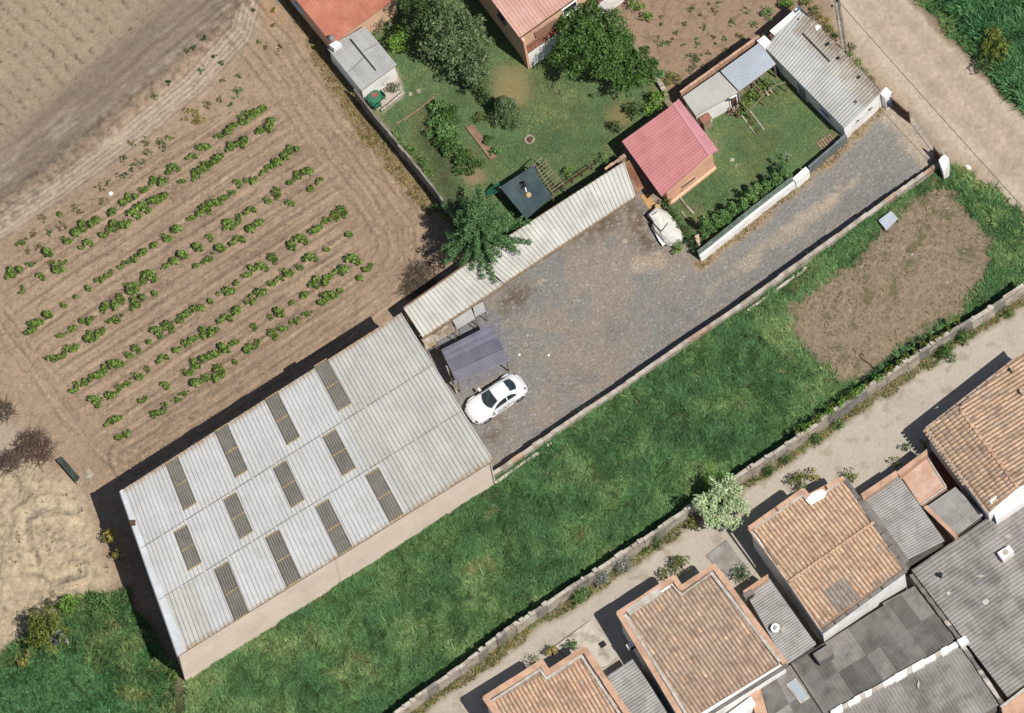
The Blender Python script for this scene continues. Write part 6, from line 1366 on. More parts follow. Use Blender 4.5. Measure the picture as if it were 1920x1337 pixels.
plant('shrub', 'upper dark shrub between the pines and the lone spruce', 'shrub', 908, 178, 15, 1.8, 'bush', 'dark', dens=420, leaf=.14); plant('shrub', 'lower dark shrub touching the lone spruce', 'shrub', 925, 192, 14, 1.6, 'bush', 'pine', dens=420, leaf=.14)
plant('shrub', 'small dark shrub left of the lone spruce on the upper lawn', 'shrub', 904, 220, 13, 1.2, 'bush', 'olive', dens=500, leaf=.12)
plant('shrub', 'low conifer shrub right of the lone spruce on the upper lawn', 'shrub', 964, 230, 15, 1.6, 'bush', 'pine', dens=500, leaf=.12)
plant('broadleaf_tree', 'big deep-green fruit tree in front of the peach house balcony', 'tree', 1110, 88, 82, 5.5, 'round', 'broad', dens=420, leaf=.2)
plant('broadleaf_tree', 'right-hand green fruit tree beside the low stone wall', 'tree', 1182, 134, 50, 4.0, 'round', 'broad', dens=420, leaf=.2)
plant('broadleaf_tree', 'green tree at the top edge beside the peach house roof', 'tree', 1094, 12, 34, 4.6, 'round', 'broad', dens=300, leaf=.24)
plant('shrub', 'leafy green shrub on the wall right of the fruit trees', 'shrub', 1217, 118, 17, 1.8, 'bush', 'broad', dens=420, leaf=.18)
plant('shrub', 'green shrub over the middle of the low stone wall', 'shrub', 1172, 74, 18, 1.8, 'bush', 'broad', dens=420, leaf=.18)
plant('shrub', 'small shrub at the upper end of the low stone wall', 'shrub', 1157, 28, 13, 1.5, 'bush', 'cyp', dens=420, leaf=.15)
plant('shrub', 'light green shrub at the top of the scrub plot', 'shrub', 1194, 10, 14, 1.8, 'bush', 'bright', dens=420, leaf=.15)
plant('shrub', 'second light green shrub in the scrub plot', 'shrub', 1214, 34, 12, 1.5, 'bush', 'bright', dens=420, leaf=.15)
plant('shrub', 'grey-green shrub at the lower end of the low stone wall', 'shrub', 1232, 138, 15, 1.6, 'bush', 'cyp', dens=420, leaf=.15)
plant('shrub', 'round yellow-green bush behind the pink roof', 'shrub', 1229, 193, 23, 2.0, 'bush', 'bright', dens=420, leaf=.15)
plant('shrub', 'dark loose shrub left of the round bush behind the pink roof', 'shrub', 1188, 205, 15, 1.6, 'bush', 'dark', dens=350, leaf=.17)
plant('shrub', 'dark twiggy shrub at the left corner of the pink roof', 'shrub', 1157, 238, 13, 2.0, 'bush', 'dark', dens=300, leaf=.15)
plant('shrub', 'pale green shrub by the short orange wall', 'shrub', 1130, 298, 12, 1.6, 'bush', 'cyp', dens=350, leaf=.14)
plant('shrub', 'small bright green bush near the slatted pergola', 'shrub', 1067, 322, 11, 1.1, 'bush', 'bright', dens=520, leaf=.13)
plant('shrub', 'dark sapling at the edge of the fruit tree shade', 'shrub', 1135, 172, 9, 1.4, 'bush', 'dark', dens=350, leaf=.13)
plant('shrub', 'tiny dark shrub alone on the upper lawn', 'shrub', 1110, 180, 5, .5, 'bush', 'dark', dens=700, leaf=.09)
plant('shrub', 'olive-green shrub in the lower corner of the scrub plot', 'shrub', 1262, 146, 16, 1.2, 'bush', 'olive', dens=420, leaf=.13)
plant('shrub', 'yellow-green shrub beside the grey-roofed shed', 'shrub', 747, 78, 25, 2.2, 'bush', 'bright', dens=360, leaf=.17)
plant('shrub', 'grey flowering shrub under the terracotta roof', 'shrub', 714, 48, 19, 1.8, 'bush', 'flower', dens=300, leaf=.14)
plant('shrub', 'dark shrub in the corner of the patio', 'shrub', 737, 166, 14, 1.2, 'bush', 'dark', dens=400, leaf=.13)
plant('climber', 'leafy climber below the grey-roofed shed eave, left half', 'climber', 693, 165, 10, 1.3, 'bush', 'olive', dens=500, leaf=.12)
plant('climber', 'leafy climber below the grey-roofed shed eave, right half', 'climber', 716, 151, 11, 1.3, 'bush', 'olive', dens=500, leaf=.12)
for k, (x, y, r, lab) in enumerate([(823, 200, 14, 'topmost leafy crop clump in the vegetable patch'), (845, 216, 19, 'broad leafy crop clump at the upper right of the vegetable patch'), (824, 244, 24, 'large leafy crop clump at the left of the vegetable patch'),
                                  (838, 270, 20, 'leafy crop clump in the middle of the vegetable patch'), (850, 254, 15, 'dense crop clump beside the seedling bed'), (876, 304, 22, 'large leafy clump at the lower end of the vegetable patch'), (862, 280, 12, 'small leafy clump between the larger ones in the vegetable patch'),
                                  (915, 262, 9, 'low green plant at the upper right of the seedling bed'), (930, 284, 8, 'low green plant at the lower right of the seedling bed')]):
    plant('vegetable_clump', lab, 'crop plant', x, y, r * 1.2, 1.0, 'bush', 'broad' if k % 2 else 'cyp', 'plants of the vegetable patch', dens=520, leaf=.16)
for k in range(6): plant('seedling', ORD[k + 1] + ' seedling from the top in the brown raised bed', 'seedling', 882 + 8.4 * k, 241 + 11 * k, 3, .25, 'tuft', 'dark', 'seedlings in the raised bed', dens=1500, leaf=.07)
for k, (x, y, r) in enumerate([(737, 256, 13), (752, 268, 10), (770, 284, 14), (790, 306, 15), (805, 325, 11), (818, 392, 13), (838, 402, 12)]): plant('shrub', ORD[k + 1] + ' low green shrub from the top along the garden wall', 'shrub', x, y, r, .8, 'bush', 'bright' if k % 2 == 0 else 'cyp', 'shrubs along the garden wall', dens=420, leaf=.12)
plant('flower_clump', 'elongated flowering clump on the upper lawn', 'flowers', 1036, 160, 9, .5, 'tuft', 'flower', dens=700, leaf=.1); plant('flower_clump', 'lower flowering clump next to a bare spot on the upper lawn', 'flowers', 1050, 174, 10, .5, 'tuft', 'flower', dens=700, leaf=.1)
# --- hedge by the drive
for k in range(10):
    t = k / 9; plant('cypress_shrub', ORD[k + 1] + ' feathery cypress from the left in the hedge along the drive wall', 'shrub', 1326 + 146 * t + random.uniform(-3, 3), 424 - 96 * t + random.uniform(-4, 4), random.uniform(16, 20), random.uniform(2.5, 3.4), 'column', 'cyp', 'cypresses along the drive wall', dens=800, leaf=.14, z_c=1.4)
plant('cypress_shrub', 'slender tall cypress standing beyond the hedge end', 'shrub', 1469, 306, 9, 3.0, 'column', 'cyp', dens=600, leaf=.12); plant('shrub', 'silvery round-headed shrub beside the slender cypress', 'shrub', 1474, 292, 7, 2.2, 'bush', 'grey', dens=600, leaf=.1)
plant('shrub', 'small leafy shrub against the orange wall of the pink house', 'shrub', 1262, 360, 8, 1.2, 'bush', 'dark', dens=500, leaf=.12)
for k in range(9): plant('hedge_shrub', ORD[k + 1] + ' shrub from the top in the dark hedge behind the covered trailer', 'shrub', 1250 + 54 * k / 8, 378 + 88 * k / 8, 10, 1.5, 'bush', 'dark' if k % 3 else 'broad', 'dark hedge by the covered trailer', dens=560, leaf=.13)
plant('shrub', 'bright green bush in front of the covered trailer', 'shrub', 1274, 463, 13, 1.2, 'bush', 'bright', dens=560, leaf=.13)
for k, (x, y) in enumerate([(1404, 218), (1412, 231), (1421, 243)]): plant('topiary_bush', ('upper', 'middle', 'lower')[k] + ' clipped olive bush in the stone-edged bed', 'shrub', x, y, 7.5, .6, 'bush', 'olive', 'clipped bushes on the side lawn', dens=1300, leaf=.07)
for k, (x, y, r) in enumerate([(1394, 192, 13), (1402, 178, 12), (1418, 172, 10), (1428, 156, 11), (1440, 148, 9)]): plant('climbing_vine', ORD[k + 1] + ' leafy mass from the left of the vine on the trellis', 'climber', x, y, r, 2.1, 'bush', 'vine', 'vine on the trellis', dens=420, leaf=.15, z_c=1.8)
# --- lane side
plant('round_tree', 'pale silvery green round tree overhanging the lane wall', 'tree', 1355, 944, 53, 4.0, 'round', 'pale', dens=420, leaf=.2); plant('shrub', 'bright green bush behind the pale round tree', 'shrub', 1338, 900, 24, 3.0, 'bush', 'bright', dens=420, leaf=.15)
LS = [(1442, 882, 13, 'broad', 'dark green shrub below the lane wall, nearest the pale tree'), (1475, 860, 12, 'broad', 'dark green shrub beside the lane wall, second from the pale tree'), (1532, 822, 12, 'broad', 'slim green shrub in the lane above the sandy-tiled house'), (1573, 798, 12, 'cyp', 'spreading green weed in the middle of the lane wall verge'),
      (1777, 658, 21, 'broad', 'largest dark green shrub against the lane wall'), (1808, 632, 17, 'broad', 'dark shrub right of the largest lane shrub'), (1838, 606, 12, 'cyp', 'smaller shrub at the upper end of the lane'), (1598, 896, 14, 'olive', 'yellow-green shrub at the corner of the grey parapet'),
      (1207, 1028, 12, 'broad', 'left shrub of the pair on the lane wall'), (1232, 1018, 13, 'broad', 'right shrub of the pair on the lane wall'), (1087, 1118, 18, 'cyp', 'green shrub at the lane wall near the worn concrete pad'), (1390, 1076, 18, 'dark', 'dark shrub beside the grey concrete pad'),
      (1168, 1056, 20, 'grey', 'larger silver-grey bush on the lane side of the wall'), (1130, 1086, 17, 'grey', 'smaller silver-grey bush lower down the wall'), (1277, 1056, 20, 'olive', 'olive shrub in the shade of the brown-tiled house'), (1250, 1076, 14, 'olive', 'low olive shrub left of the shaded one'),
      (1073, 1212, 12, 'broad', 'green shrub behind the orange-tiled house'), (1035, 1220, 14, 'yellow', 'yellow shrub behind the orange-tiled house'), (1003, 1240, 12, 'olive', 'olive shrub at the notch of the orange-tiled house'), (1500, 902, 19, 'olive', 'yellow-brown shrub at the corner of the sandy-tiled house'),
      (1524, 890, 13, 'yellow', 'dry yellow shrub beside the sandy-tiled roof notch'), (1733, 832, 10, 'olive', 'small shrub in the shade of the large tiled house'), (1680, 868, 10, 'olive', 'dark green plant at the terrace wall foot'), (1890, 585, 12, 'broad', 'shrub at the far right end of the lane wall'), (1300, 985, 12, 'olive', 'pale weed bush at the foot of the lane wall'), (1700, 838, 9, 'broad', 'tuft beside the terrace parapet')]
for x, y, r, m_, lab in LS: plant('shrub', lab, 'shrub', x, y, r, 1.2 + r * .03, 'bush', m_, dens=420, leaf=.14)
rg = random.Random(77)
for k in range(16):
    t = k / 15; x, y = 1496 + 165 * t, 810 - 112 * t
    plant('ivy_clump', ORD[k + 1] + ' ivy clump from the left along the top of the lane wall', 'climber', x + rg.uniform(-3, 3), y + rg.uniform(-2, 3), rg.uniform(7, 11), .6, 'bush', 'bright' if k % 3 else 'olive', 'ivy on the lane wall', dens=600, leaf=.12, base=w2z(x))
for k in range(9): plant('ivy_clump', ORD[k + 1] + ' ivy clump from the left on the upper stretch of the lane wall', 'climber', 1668 + 16 * k + rg.uniform(-4, 4), 690 - 10.5 * k + rg.uniform(-3, 3), rg.uniform(6, 9), .6, 'bush', 'olive', 'ivy on the upper lane wall', dens=600, leaf=.12, base=w2z(1700))
for k in range(22):
    i = rg.randrange(0, len(W1TOP) - 2); t = rg.random(); x = W1TOP[i][0] + (W1TOP[i + 1][0] - W1TOP[i][0]) * t + 6; y = W1TOP[i][1] + (W1TOP[i + 1][1] - W1TOP[i][1]) * t + 5
    W1PL = globals().setdefault('W1PL', []); W1PL.append((x, y, rg.uniform(3, 6.5), rg.choice(['cyp', 'olive', 'bright'])))
for k, (x, y, r, m_) in enumerate(sorted(W1PL)): plant('wall_plant', ORD[k + 1] + ' small plant from the left growing along the retaining wall', 'plant', x, y, r, .45, 'tuft', m_, 'plants along the retaining wall', dens=1000, leaf=.09)
# --- lower left corner and the road side
plant('broadleaf_tree', 'rounded olive-green tree at the lower left field corner', 'tree', 84, 1184, 44, 3.6, 'round', 'olive', dens=330, leaf=.18); plant('shrub', 'silvery spiky yucca beside the olive-green tree', 'shrub', 108, 1182, 16, 3.0, 'tuft', 'grey', dens=420, leaf=.28, z_c=2.6)
plant('shrub', 'bright green bush right of the olive-green tree', 'shrub', 129, 1134, 21, 1.8, 'bush', 'bright', dens=380, leaf=.17); plant('shrub', 'small dark bush above the olive-green tree', 'shrub', 92, 1132, 12, 1.2, 'bush', 'dark', dens=420, leaf=.14)
plant('shrub', 'grey-green shrub between the sand mound and the warehouse shade', 'shrub', 186, 1132, 26, 1.2, 'bush', 'cyp', dens=360, leaf=.15); plant('shrub', 'yellow-leaved shrub in the deep warehouse shade', 'shrub', 205, 1006, 18, 1.8, 'bush', 'yellow', dens=340, leaf=.16)
plant('shrub', 'lower yellow-leaved shrub in the warehouse shade', 'shrub', 222, 1040, 13, 1.6, 'bush', 'yellow', dens=340, leaf=.16); plant('shrub', 'yellow-green shrub at the warehouse bottom corner', 'shrub', 325, 1266, 10, 1.2, 'bush', 'bright', dens=480, leaf=.13)
plant('shrub', 'yellowing shrub left of the lower crop', 'shrub', 42, 1240, 14, 1.2, 'bush', 'yellow', dens=420, leaf=.14)
plant('broadleaf_tree', 'olive-green tree growing out of the crop at the top right', 'tree', 1868, 86, 32, 2.8, 'round', 'olive', dens=360, leaf=.18); plant('broadleaf_tree', 'second dark tree in the crop below the olive-green one', 'tree', 1848, 120, 22, 2.0, 'round', 'dark', dens=360, leaf=.16)
for k, (x, y, r, m_) in enumerate([(1530, 22, 12, 'olive'), (1546, 38, 13, 'yellow'), (1556, 54, 12, 'olive'), (1568, 72, 10, 'dark'), (1592, 106, 12, 'cyp'), (1604, 120, 12, 'bright'), (1620, 134, 10, 'dry'), (1634, 148, 9, 'dry'), (1600, 88, 8, 'dry'), (1442, 26, 14, 'cyp'), (1478, 6, 16, 'bright'), (1510, 4, 12, 'olive')]):
    plant('roadside_bush', ORD[k + 1] + ' weedy bush in the strip between white shed and dirt road', 'shrub', x, y, r, .9, 'bush', m_, 'weedy bushes behind the white shed', dens=480, leaf=.13)
# --- scrub plot weeds
rg = random.Random(5); sc = [(1237, 77, 14, 'cyp'), (1305, 77, 11, 'cyp'), (1302, 108, 17, 'pine'), (1300, 128, 12, 'pine'), (1295, 15, 10, 'cyp'), (1320, 50, 7, 'cyp'), (1253, 80, 7, 'pine'), (1340, 20, 8, 'dry'), (1372, 40, 8, 'cyp'), (1330, 98, 6, 'dry'), (1283, 45, 7, 'dry'), (1360, 72, 7, 'cyp'), (1400, 20, 10, 'cyp'), (1240, 30, 5, 'dry'), (1268, 62, 6, 'dry'), (1385, 66, 7, 'dry'), (1415, 45, 9, 'cyp'), (1345, 5, 8, 'cyp'), (1318, 128, 8, 'cyp'), (1278, 164, 13, 'dark'), (1365, 92, 9, 'olive')]
for k in range(9):
    sc.append((rg.uniform(1235, 1400), rg.uniform(5, 90), rg.uniform(3, 5), 'dry'))
for k, (x, y, r, m_) in enumerate(sorted(sc)): plant('weed_clump', (ORD[k + 1] if k + 1 < len(ORD) else '%d-th' % (k + 1)) + ' weed clump from the left on the bare scrub plot', 'weed', x, y, r, .35 + r * .02, 'tuft', m_, 'weeds on the scrub plot', dens=700, leaf=.11)
# --- weeds between track and vineyard
wv = [(383, 70, 7, 'dark'), (362, 88, 6, 'dark'), (402, 103, 6, 'dark'), (417, 118, 6, 'dark'), (377, 130, 9, 'cyp'), (447, 142, 8, 'vine'), (445, 173, 14, 'cyp'), (433, 195, 6, 'cyp'), (362, 222, 22, 'yellow'), (388, 195, 11, 'dry'), (413, 185, 8, 'dry'), (317, 152, 7, 'dark'), (288, 180, 8, 'vine'), (318, 255, 9, 'vine'), (305, 272, 12, 'pine'), (277, 283, 10, 'pine'),
      (248, 267, 8, 'dry'), (273, 265, 11, 'dry'), (232, 295, 9, 'pine'), (263, 305, 13, 'pine'), (247, 315, 8, 'pine'), (230, 328, 12, 'pine'), (187, 353, 11, 'dry'), (203, 342, 7, 'dry'), (193, 377, 9, 'dry'), (80, 408, 10, 'dry'), (140, 388, 9, 'dry'), (487, 78, 7, 'vine'), (525, 88, 8, 'dry'), (498, 88, 5, 'dry'), (113, 423, 12, 'dry'), (92, 433, 8, 'pine'), (63, 437, 10, 'dry'),
      (150, 396, 7, 'dry'), (420, 150, 7, 'dry'), (475, 18, 5, 'dark'), (512, 18, 6, 'yellow'), (512, 45, 5, 'dry'), (350, 95, 6, 'dry'), (300, 265, 9, 'dry'), (70, 460, 9, 'dry'), (55, 470, 8, 'dry')]
for k, (x, y, r, m_) in enumerate(sorted(wv)):
    lab = '%s weed clump from the left on the sandy strip above the vines' % (ORD[k + 1] if k + 1 < len(ORD) else '%d-th' % (k + 1)); lab = ('large yellow-green bush on the sandy strip above the vines') if r == 22 else lab
    plant('weed_clump', lab, 'weed', x, y, r, .25 + r * .025, 'tuft', m_, 'weeds on the sandy strip', dens=620, leaf=.12)
# --- brush piles of twigs
def brush(px, py, r, n, lab, mat, h=.7):
    c = G(px, py); rg = random.Random(int(px)); t = thing('brush_pile', lab, 'brush pile', c); R = r * .035
    for part_i in range(2):
        mb = MB()
        for k in range(n // 2):
            a = rg.uniform(0, 6.28); q = R * math.sqrt(rg.random()); p = np.array([q * math.cos(a), q * math.sin(a), rg.uniform(0, h) * (1 - q / R) + .03]); b = rg.uniform(0, 6.28); L = rg.uniform(.25, .8); d = np.array([math.cos(b), math.sin(b), rg.uniform(-.15, .45)]) * L
            mb.tube([p, p + d * .5 + [rg.gauss(0, .05), rg.gauss(0, .05), .04], p + d], [rg.uniform(.012, .025), .012, .006], 3, False)
        mobj('twigs', fast_mesh('twigs', mb.v, mb.f), mat[part_i], t)['kind'] = 'stuff'
TWR = surf('red_brown_twig', C(130, 98, 86), C(104, 78, 68), 3, .3, bump=0, island=.3); TWG = surf('grey_twig', C(120, 104, 84), C(96, 82, 66), 3, .3, bump=0, island=.3)
brush(62, 842, 36, 620, 'large reddish pile of dead brush at the left edge', [TWR, TWG]); brush(18, 868, 20, 240, 'smaller dark heap of cut brush at the left edge', [TWG, TWR]); brush(790, 520, 32, 420, 'heap of dry branches behind the long cream shed', [TWG, TWG], .5); brush(770, 545, 16, 130, 'small scatter of dry twigs at the shed end', [TWG, TWG], .3)
brush(8, 770, 20, 160, 'thin scatter of branches above the reddish brush pile', [TWG, TWG], .3)

# ================================================================== vines
VN = [(415, 253), (429, 244), (440, 235), (453, 226), (467, 217), (482, 209), (493, 203), (507, 227), (499, 238), (485, 247), (457, 265), (437, 277), (445, 271), (383, 275), (358, 293), (407, 298), (394, 307), (380, 317), (372, 328), (330, 313), (317, 322), (300, 335), (285, 342), (342, 340), (268, 357), (245, 373), (230, 380),
      (307, 367), (298, 372), (290, 377), (273, 388), (257, 400), (547, 283), (533, 293), (520, 305), (507, 312), (493, 323), (470, 335), (450, 345), (580, 322), (563, 330), (545, 342), (597, 340), (583, 353), (520, 363), (500, 377), (467, 395), (547, 380), (433, 362), (420, 372), (403, 380), (387, 393), (374, 401), (360, 408), (447, 413), (435, 420), (423, 428), (483, 420), (470, 430),
      (210, 398), (182, 413), (160, 427), (143, 437), (233, 417), (217, 427), (200, 438), (112, 402), (332, 430), (43, 453), (90, 473), (123, 452), (60, 495), (27, 513), (170, 455), (157, 463), (120, 492), (103, 502), (80, 518), (43, 543), (230, 497), (247, 485), (267, 473), (288, 460), (310, 447), (207, 513), (188, 522), (165, 540), (143, 557), (118, 573), (90, 590), (67, 607), (58, 622),
      (443, 450), (413, 465), (393, 483), (367, 498), (397, 447), (370, 463), (343, 478), (327, 490), (310, 500), (287, 517), (273, 527), (257, 537), (242, 543), (290, 550), (260, 568), (220, 597), (227, 560), (210, 568), (193, 580), (163, 598), (133, 618), (113, 630), (193, 618), (180, 623), (167, 635), (133, 655), (120, 665), (103, 670),
      (513, 485), (497, 500), (480, 502), (463, 517), (443, 530), (423, 547), (395, 565), (377, 578), (362, 580), (347, 592), (333, 602), (317, 613), (300, 623), (280, 642), (257, 655), (240, 667), (217, 683), (200, 693), (183, 705), (163, 718), (143, 727), (547, 460), (570, 448), (592, 432), (613, 415), (630, 405), (643, 397),
      (613, 468), (587, 482), (560, 502), (537, 513), (523, 523), (508, 533), (483, 550), (470, 563), (443, 583), (420, 597), (393, 617), (377, 627), (360, 637), (347, 645), (330, 657), (303, 672), (277, 693), (257, 707), (240, 717), (223, 728), (203, 743), (183, 753), (655, 440),
      (630, 510), (613, 520), (597, 533), (570, 553), (547, 567), (523, 585), (507, 595), (477, 613), (440, 642), (420, 652), (400, 665), (373, 683), (350, 700), (313, 723), (270, 750), (217, 787), (203, 793), (667, 485), (645, 505), (620, 553), (603, 567), (578, 587), (553, 600), (530, 617), (513, 627), (480, 647), (463, 657), (440, 678), (413, 695), (400, 704), (380, 712), (366, 719), (347, 737), (330, 750), (307, 768), (287, 777), (233, 813), (222, 820),
      (693, 503), (675, 522), (638, 545), (613, 560)]
SMALL = {(342, 340), (268, 357), (433, 362), (80, 518), (188, 522), (165, 540), (143, 557), (118, 573), (367, 498), (113, 630), (280, 642), (310, 500), (347, 737), (330, 750), (313, 723), (270, 750), (440, 642), (613, 468), (553, 600), (578, 587), (507, 595), (440, 678), (277, 693), (60, 495), (207, 513), (120, 492), (43, 543), (547, 380)}
vm_ = []
for k in range(8):
    rng = np.random.default_rng(200 + k); cl = [(rng.normal(0, .26), rng.normal(0, .16), rng.uniform(.28, .62), rng.uniform(.15, .27)) for _ in range(8)]
    V, F = cloud(cl, 620, .17, .8, rng, .6, .4)
    mb = MB()
    mb.tube([(0, 0, -.1), (.03, .02, .25), (0, 0, .42)], [.05, .045, .05], 6)
    for j in range(7):
        a = rng.uniform(0, 6.28); L = rng.uniform(.35, .75); mb.tube([(0, 0, .38), (L * .5 * math.cos(a), L * .4 * math.sin(a), .6), (L * math.cos(a), L * .75 * math.sin(a), .62 + rng.normal(0, .1))], [.025, .015, .006], 4)
    f = fast_mesh('vine_foliage', V, F); f.materials.append(LM['vine']); s_ = fast_mesh('vine_stem', mb.v, mb.f); s_.materials.append(M_BARK); vm_.append((f, s_))
vn_ = sorted([(x * .547 + y * .837, x, y) for x, y in VN]); rows_ = [[vn_[0]]]
for a, b in zip(vn_[:-1], vn_[1:]):
    if b[0] - a[0] > 6.5: rows_.append([])
    rows_[-1].append(b)
rg = random.Random(8)
for ri, row in enumerate(rows_[::-1]):
    for ci, (_, x, y) in enumerate(sorted(row, key=lambda t: t[1])):
        sm = (x, y) in SMALL; s = rg.uniform(.42, .58) if sm else rg.uniform(.5, .92); zc = .42 * s
        b = P(x, y, zc); b[2] = hz(b[0], b[1]); f, st = vm_[rg.randrange(8)]
        row_l = 'row nearest the warehouse' if ri == 0 else ORD[min(ri + 1, 28)] + ' row up from the warehouse'; idx_l = ORD[ci + 1] if ci + 1 < len(ORD) else '%d-th' % (ci + 1)
        t = thing('grapevine', '%s grapevine, %s from the left in the %s' % ('small sparse' if sm else 'leafy green', idx_l, row_l), 'grapevine', b, 'grapevines in the vineyard rows', math.radians(31) + rg.gauss(0, .25) + (math.pi if rg.random() < .5 else 0), s)
        for nm, me in (('foliage', f), ('stem', st)):
            o = bpy.data.objects.new(nm, me); COL.objects.link(o); o.parent = t

# ================================================================== grasses and crops (nobody could count them)
def blades(name, label, cat, sel, n, L, w, lean, colf, rng, swirl=2.0, hscale=1.0, mat=None, gain=2.0):
    """sel: boolean grid; n per square metre"""
    iy, ix = np.nonzero(sel); m = int(len(iy) * STEP * STEP * n); k = rng.integers(0, len(iy), m)
    x = gx[ix[k]] + rng.uniform(-.5, .5, m) * STEP; y = gy[iy[k]] + rng.uniform(-.5, .5, m) * STEP; z = hgt(x, y) - .02
    th = fbm(x / swirl, y / swirl, 301, 3) * 14 + rng.normal(0, .7, m); ll = L * rng.uniform(.5, 1.3, m) * (0.55 + .9 * fbm(x / 1.3, y / 1.3, 302, 2)); le = np.clip(rng.normal(lean, .2, m), .05, 1.25)
    dx, dy = np.cos(th), np.sin(th); hx = ll * np.sin(le); hz_ = ll * np.cos(le) * hscale; ww = w * rng.uniform(.6, 1.3, m)
    p0 = np.stack([x - dy * ww / 2, y + dx * ww / 2, z], 1); p1 = np.stack([x + dy * ww / 2, y - dx * ww / 2, z], 1)
    mx = np.stack([x + dx * hx * .4, y + dy * hx * .4, z + hz_ * .75], 1); p2 = mx + np.stack([dy * ww * .45, -dx * ww * .45, 0 * ww], 1); p3 = mx - np.stack([dy * ww * .45, -dx * ww * .45, 0 * ww], 1); p4 = np.stack([x + dx * hx, y + dy * hx, z + hz_], 1)
    V = np.stack([p0, p1, p2, p3, p4], 1).reshape(-1, 3); i = np.arange(m)[:, None] * 5
    F = np.concatenate([i + [0, 1, 2], i + [0, 2, 3], i + [3, 2, 4]]).astype(np.int32)
    c = colf(x, y, rng, m) * gain * rng.uniform(.55, 1.45, (m, 1)); c = np.repeat(np.clip(c * 1.08 - c.mean(1, keepdims=True) * .08, .004, .7), 5, axis=0)
    return solo(name, V, F, mat or attr_mat('grass_blade', .25, 3, 0, 0, .6, transl=.2), label, cat, kind='stuff', col=c, loc=np.array([x.mean(), y.mean(), 0]))
def ramp3(t, cs):
    t = np.clip(t, 0, .999) * (len(cs) - 1); i = t.astype(int); f = (t - i)[:, None]; cs = np.array(cs); return cs[i] * (1 - f) + cs[np.minimum(i + 1, len(cs) - 1)] * f
rgx = np.random.default_rng(3)
def col_meadow(x, y, rng, m):
    a = fbm(x / 2.2, y / 2.2, 311, 4); b = fbm(x / 1.1, y / 1.1, 312, 3); c = ramp3(np.clip((a - .3) * 1.9 + rng.normal(0, .16, m), 0, 1), [C(64, 94, 58), C(76, 108, 63), C(94, 120, 72), C(120, 134, 86)])
    br = .6 * sstep(.68, .84, b + .14 * (a - .5))[:, None]; return c * (1 - br) + np.array(C(116, 110, 70)) * rng.uniform(.75, 1.15, (m, 1)) * br
sel_m = (zone == 9) & (GPX < 2010) & (GPY < 1420) & ~inpoly(RPX, RPY, [(1790, 318), (1830, 330), (1930, 420), (1930, 395), (1800, 300)])
blades('meadow_grass', 'tall swirling green grass of the meadow between the walls', 'grass', sel_m, 380, .5, .05, .85, col_meadow, rgx, 1.1, gain=2.15)
def col_soilgrass(x, y, rng, m): return ramp3(rng.random(m), [C(104, 96, 66), C(132, 116, 86), C(96, 110, 62)])
blades('sparse_grass', 'sparse dry grass on the bare soil patch', 'grass', (zone == 10) & (n3 > .42), 34, .2, .045, .9, col_soilgrass, rgx, 1.0, gain=1.5)
blades('mound_tufts', 'scattered dry tufts on the pale sand mound', 'grass', (zone == 12) & (vn(GX / .35, GY / .35, 521) > .78) & (n2 > .42), 120, .16, .04, .8, lambda x, y, r, m: ramp3(r.random(m), [C(120, 102, 70), C(140, 120, 84), C(104, 100, 60)]), rgx, 1.0, gain=1.0)
blades('edge_grass', 'thin grass creeping over the rim of the bare soil patch', 'grass', (zone == 10) & (blur((zone == 9).astype(float), 6) > .22) & (n4 > .5), 130, .35, .045, .85, col_meadow, rgx, 1.1)
def col_crop(x, y, rng, m): return ramp3(np.clip(fbm(x / 1.5, y / 1.5, 331, 3) * .9 + rng.normal(0, .2, m), 0, 1), [C(48, 84, 52), C(64, 106, 64), C(90, 130, 82), C(116, 148, 100)])
sel_r = inpoly(wxp, wyp, [(1740, -60), (1760, 0), (1800, 45), (1855, 125), (1930, 212), (2040, 300), (2040, -80)])
blades('tall_crop', 'dense tall green crop at the top right beyond the road', 'crop', sel_r, 420, 1.1, .09, .45, col_crop, rgx, .6, 1.0, gain=1.9)
def col_crop2(x, y, rng, m): return ramp3(np.clip(fbm(x / 1.2, y / 1.2, 335, 3) * .9 + rng.normal(0, .2, m), 0, 1), [C(58, 96, 58), C(78, 120, 72), C(104, 142, 90)])
sel_l = inpoly(wxp, wyp, [(-120, 1285), (0, 1262), (60, 1228), (130, 1215), (190, 1262), (250, 1320), (300, 1400), (-120, 1460)]) & (zone == 13)
blades('field_crop', 'even green crop in the bottom left corner', 'crop', sel_l, 600, .28, .06, .7, col_crop2, rgx, .5, gain=1.5)
def col_rank(x, y, rng, m): return ramp3(np.clip(fbm(x / 1.0, y / 1.0, 341, 3) + rng.normal(0, .2, m), 0, 1), [C(50, 86, 52), C(72, 112, 64), C(116, 134, 80), C(140, 138, 84)])
blades('rank_grass', 'rank green grass between the sand mound and the warehouse', 'grass', ((zone == 13) & ~sel_l & (GPX < 330)), 380, .55, .06, .75, col_rank, rgx, .8, gain=1.6)
sel_v = inpoly(wxp, wyp, [(1700, -80), (1716, 0), (1780, 62), (1850, 140), (1925, 215), (2040, 320), (2040, 280), (1930, 200), (1855, 118), (1800, 40), (1760, -80)])
blades('verge_grass', 'green verge grass along the far side of the dirt road', 'grass', sel_v, 300, .5, .06, .7, col_rank, rgx, .8)
sel_v2 = inpoly(wxp, wyp, [(1785, 312), (1840, 335), (1925, 400), (1925, 470), (1850, 420), (1790, 345)])
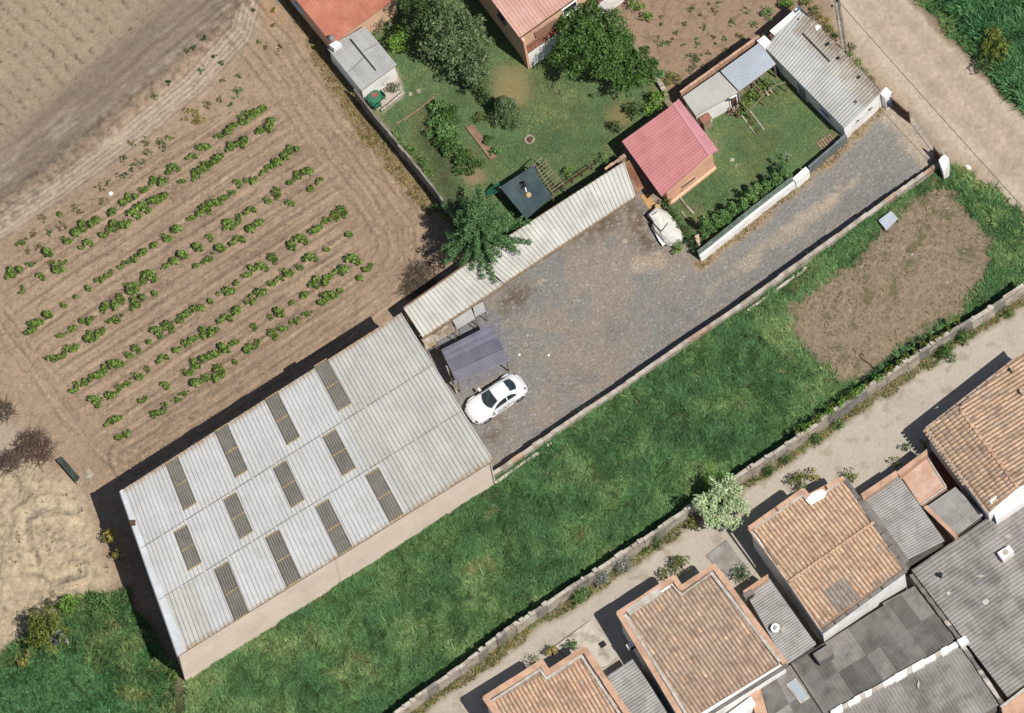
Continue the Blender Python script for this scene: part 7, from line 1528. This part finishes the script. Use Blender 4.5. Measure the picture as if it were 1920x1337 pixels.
blades('verge_weeds', 'thick green weeds below the gate pillar along the dirt road', 'grass', sel_v2, 260, .6, .06, .7, col_rank, rgx, .8)
def col_dry(x, y, rng, m): return ramp3(np.clip(fbm(x / .8, y / .8, 351, 3) + rng.normal(0, .22, m), 0, 1), [C(112, 104, 58), C(150, 134, 84), C(178, 152, 104), C(120, 122, 66)])
dgd = dpoly(GPX, GPY, dg); blades('dry_grass', 'dry yellowish grass strip along the garden wall and long outbuilding', 'grass', (dgd + (n3 - .5) * 26 < 16) & (zone == 0), 110, .3, .045, .8, col_dry, rgx, .8, gain=1.2)
dw_ = dpoly(GPX, GPY, [(x - 2, y + 13) for x, y in W1TOP]); blades('wall_foot_grass', 'dry brown grass at the foot of the retaining wall', 'grass', (dw_ + (n3 - .5) * 22 < 9) & (zone == 3), 200, .28, .04, .8, col_dry, rgx, .8, gain=1.1)
dn_ = dpoly(GPX, GPY, [(1311, 496), (1400, 428), (1515, 335), (1583, 268), (1650, 205)]); blades('drive_edge_grass', 'dry straw-coloured grass along the white drive wall', 'grass', (dn_ + (n3 - .5) * 22 < 7) & (zone == 3), 150, .25, .04, .8, col_dry, rgx, .8, gain=1.25)
d2_ = dpoly(RPX, RPY, [(x + 4, y + 22) for x, y in W2TOP]); blades('lane_weeds', 'mixed weeds along the lane side of the long block wall', 'grass', (d2_ + (n3 - .5) * 30 < 11) & (zone == 11), 220, .35, .045, .7, lambda x, y, r, m: np.where(r.random((m, 1)) < .5, col_dry(x, y, r, m), col_rank(x, y, r, m)), rgx, .8, gain=1.4)
def col_lawn(x, y, rng, m): return ramp3(np.clip(fbm(x / 1.5, y / 1.5, 361, 3) * 1.1 + rng.normal(0, .2, m), 0, 1), [C(66, 94, 58), C(86, 114, 68), C(112, 130, 78), C(140, 142, 92)])
blades('lawn_grass', 'short mown grass of both garden lawns', 'grass', ((zone == 4) | (zone == 5)) & ~(patio > .3) & (GC[..., 1] > GC[..., 0] * 1.02), 150, .11, .05, .9, col_lawn, rgx, 1.2, gain=1.6)
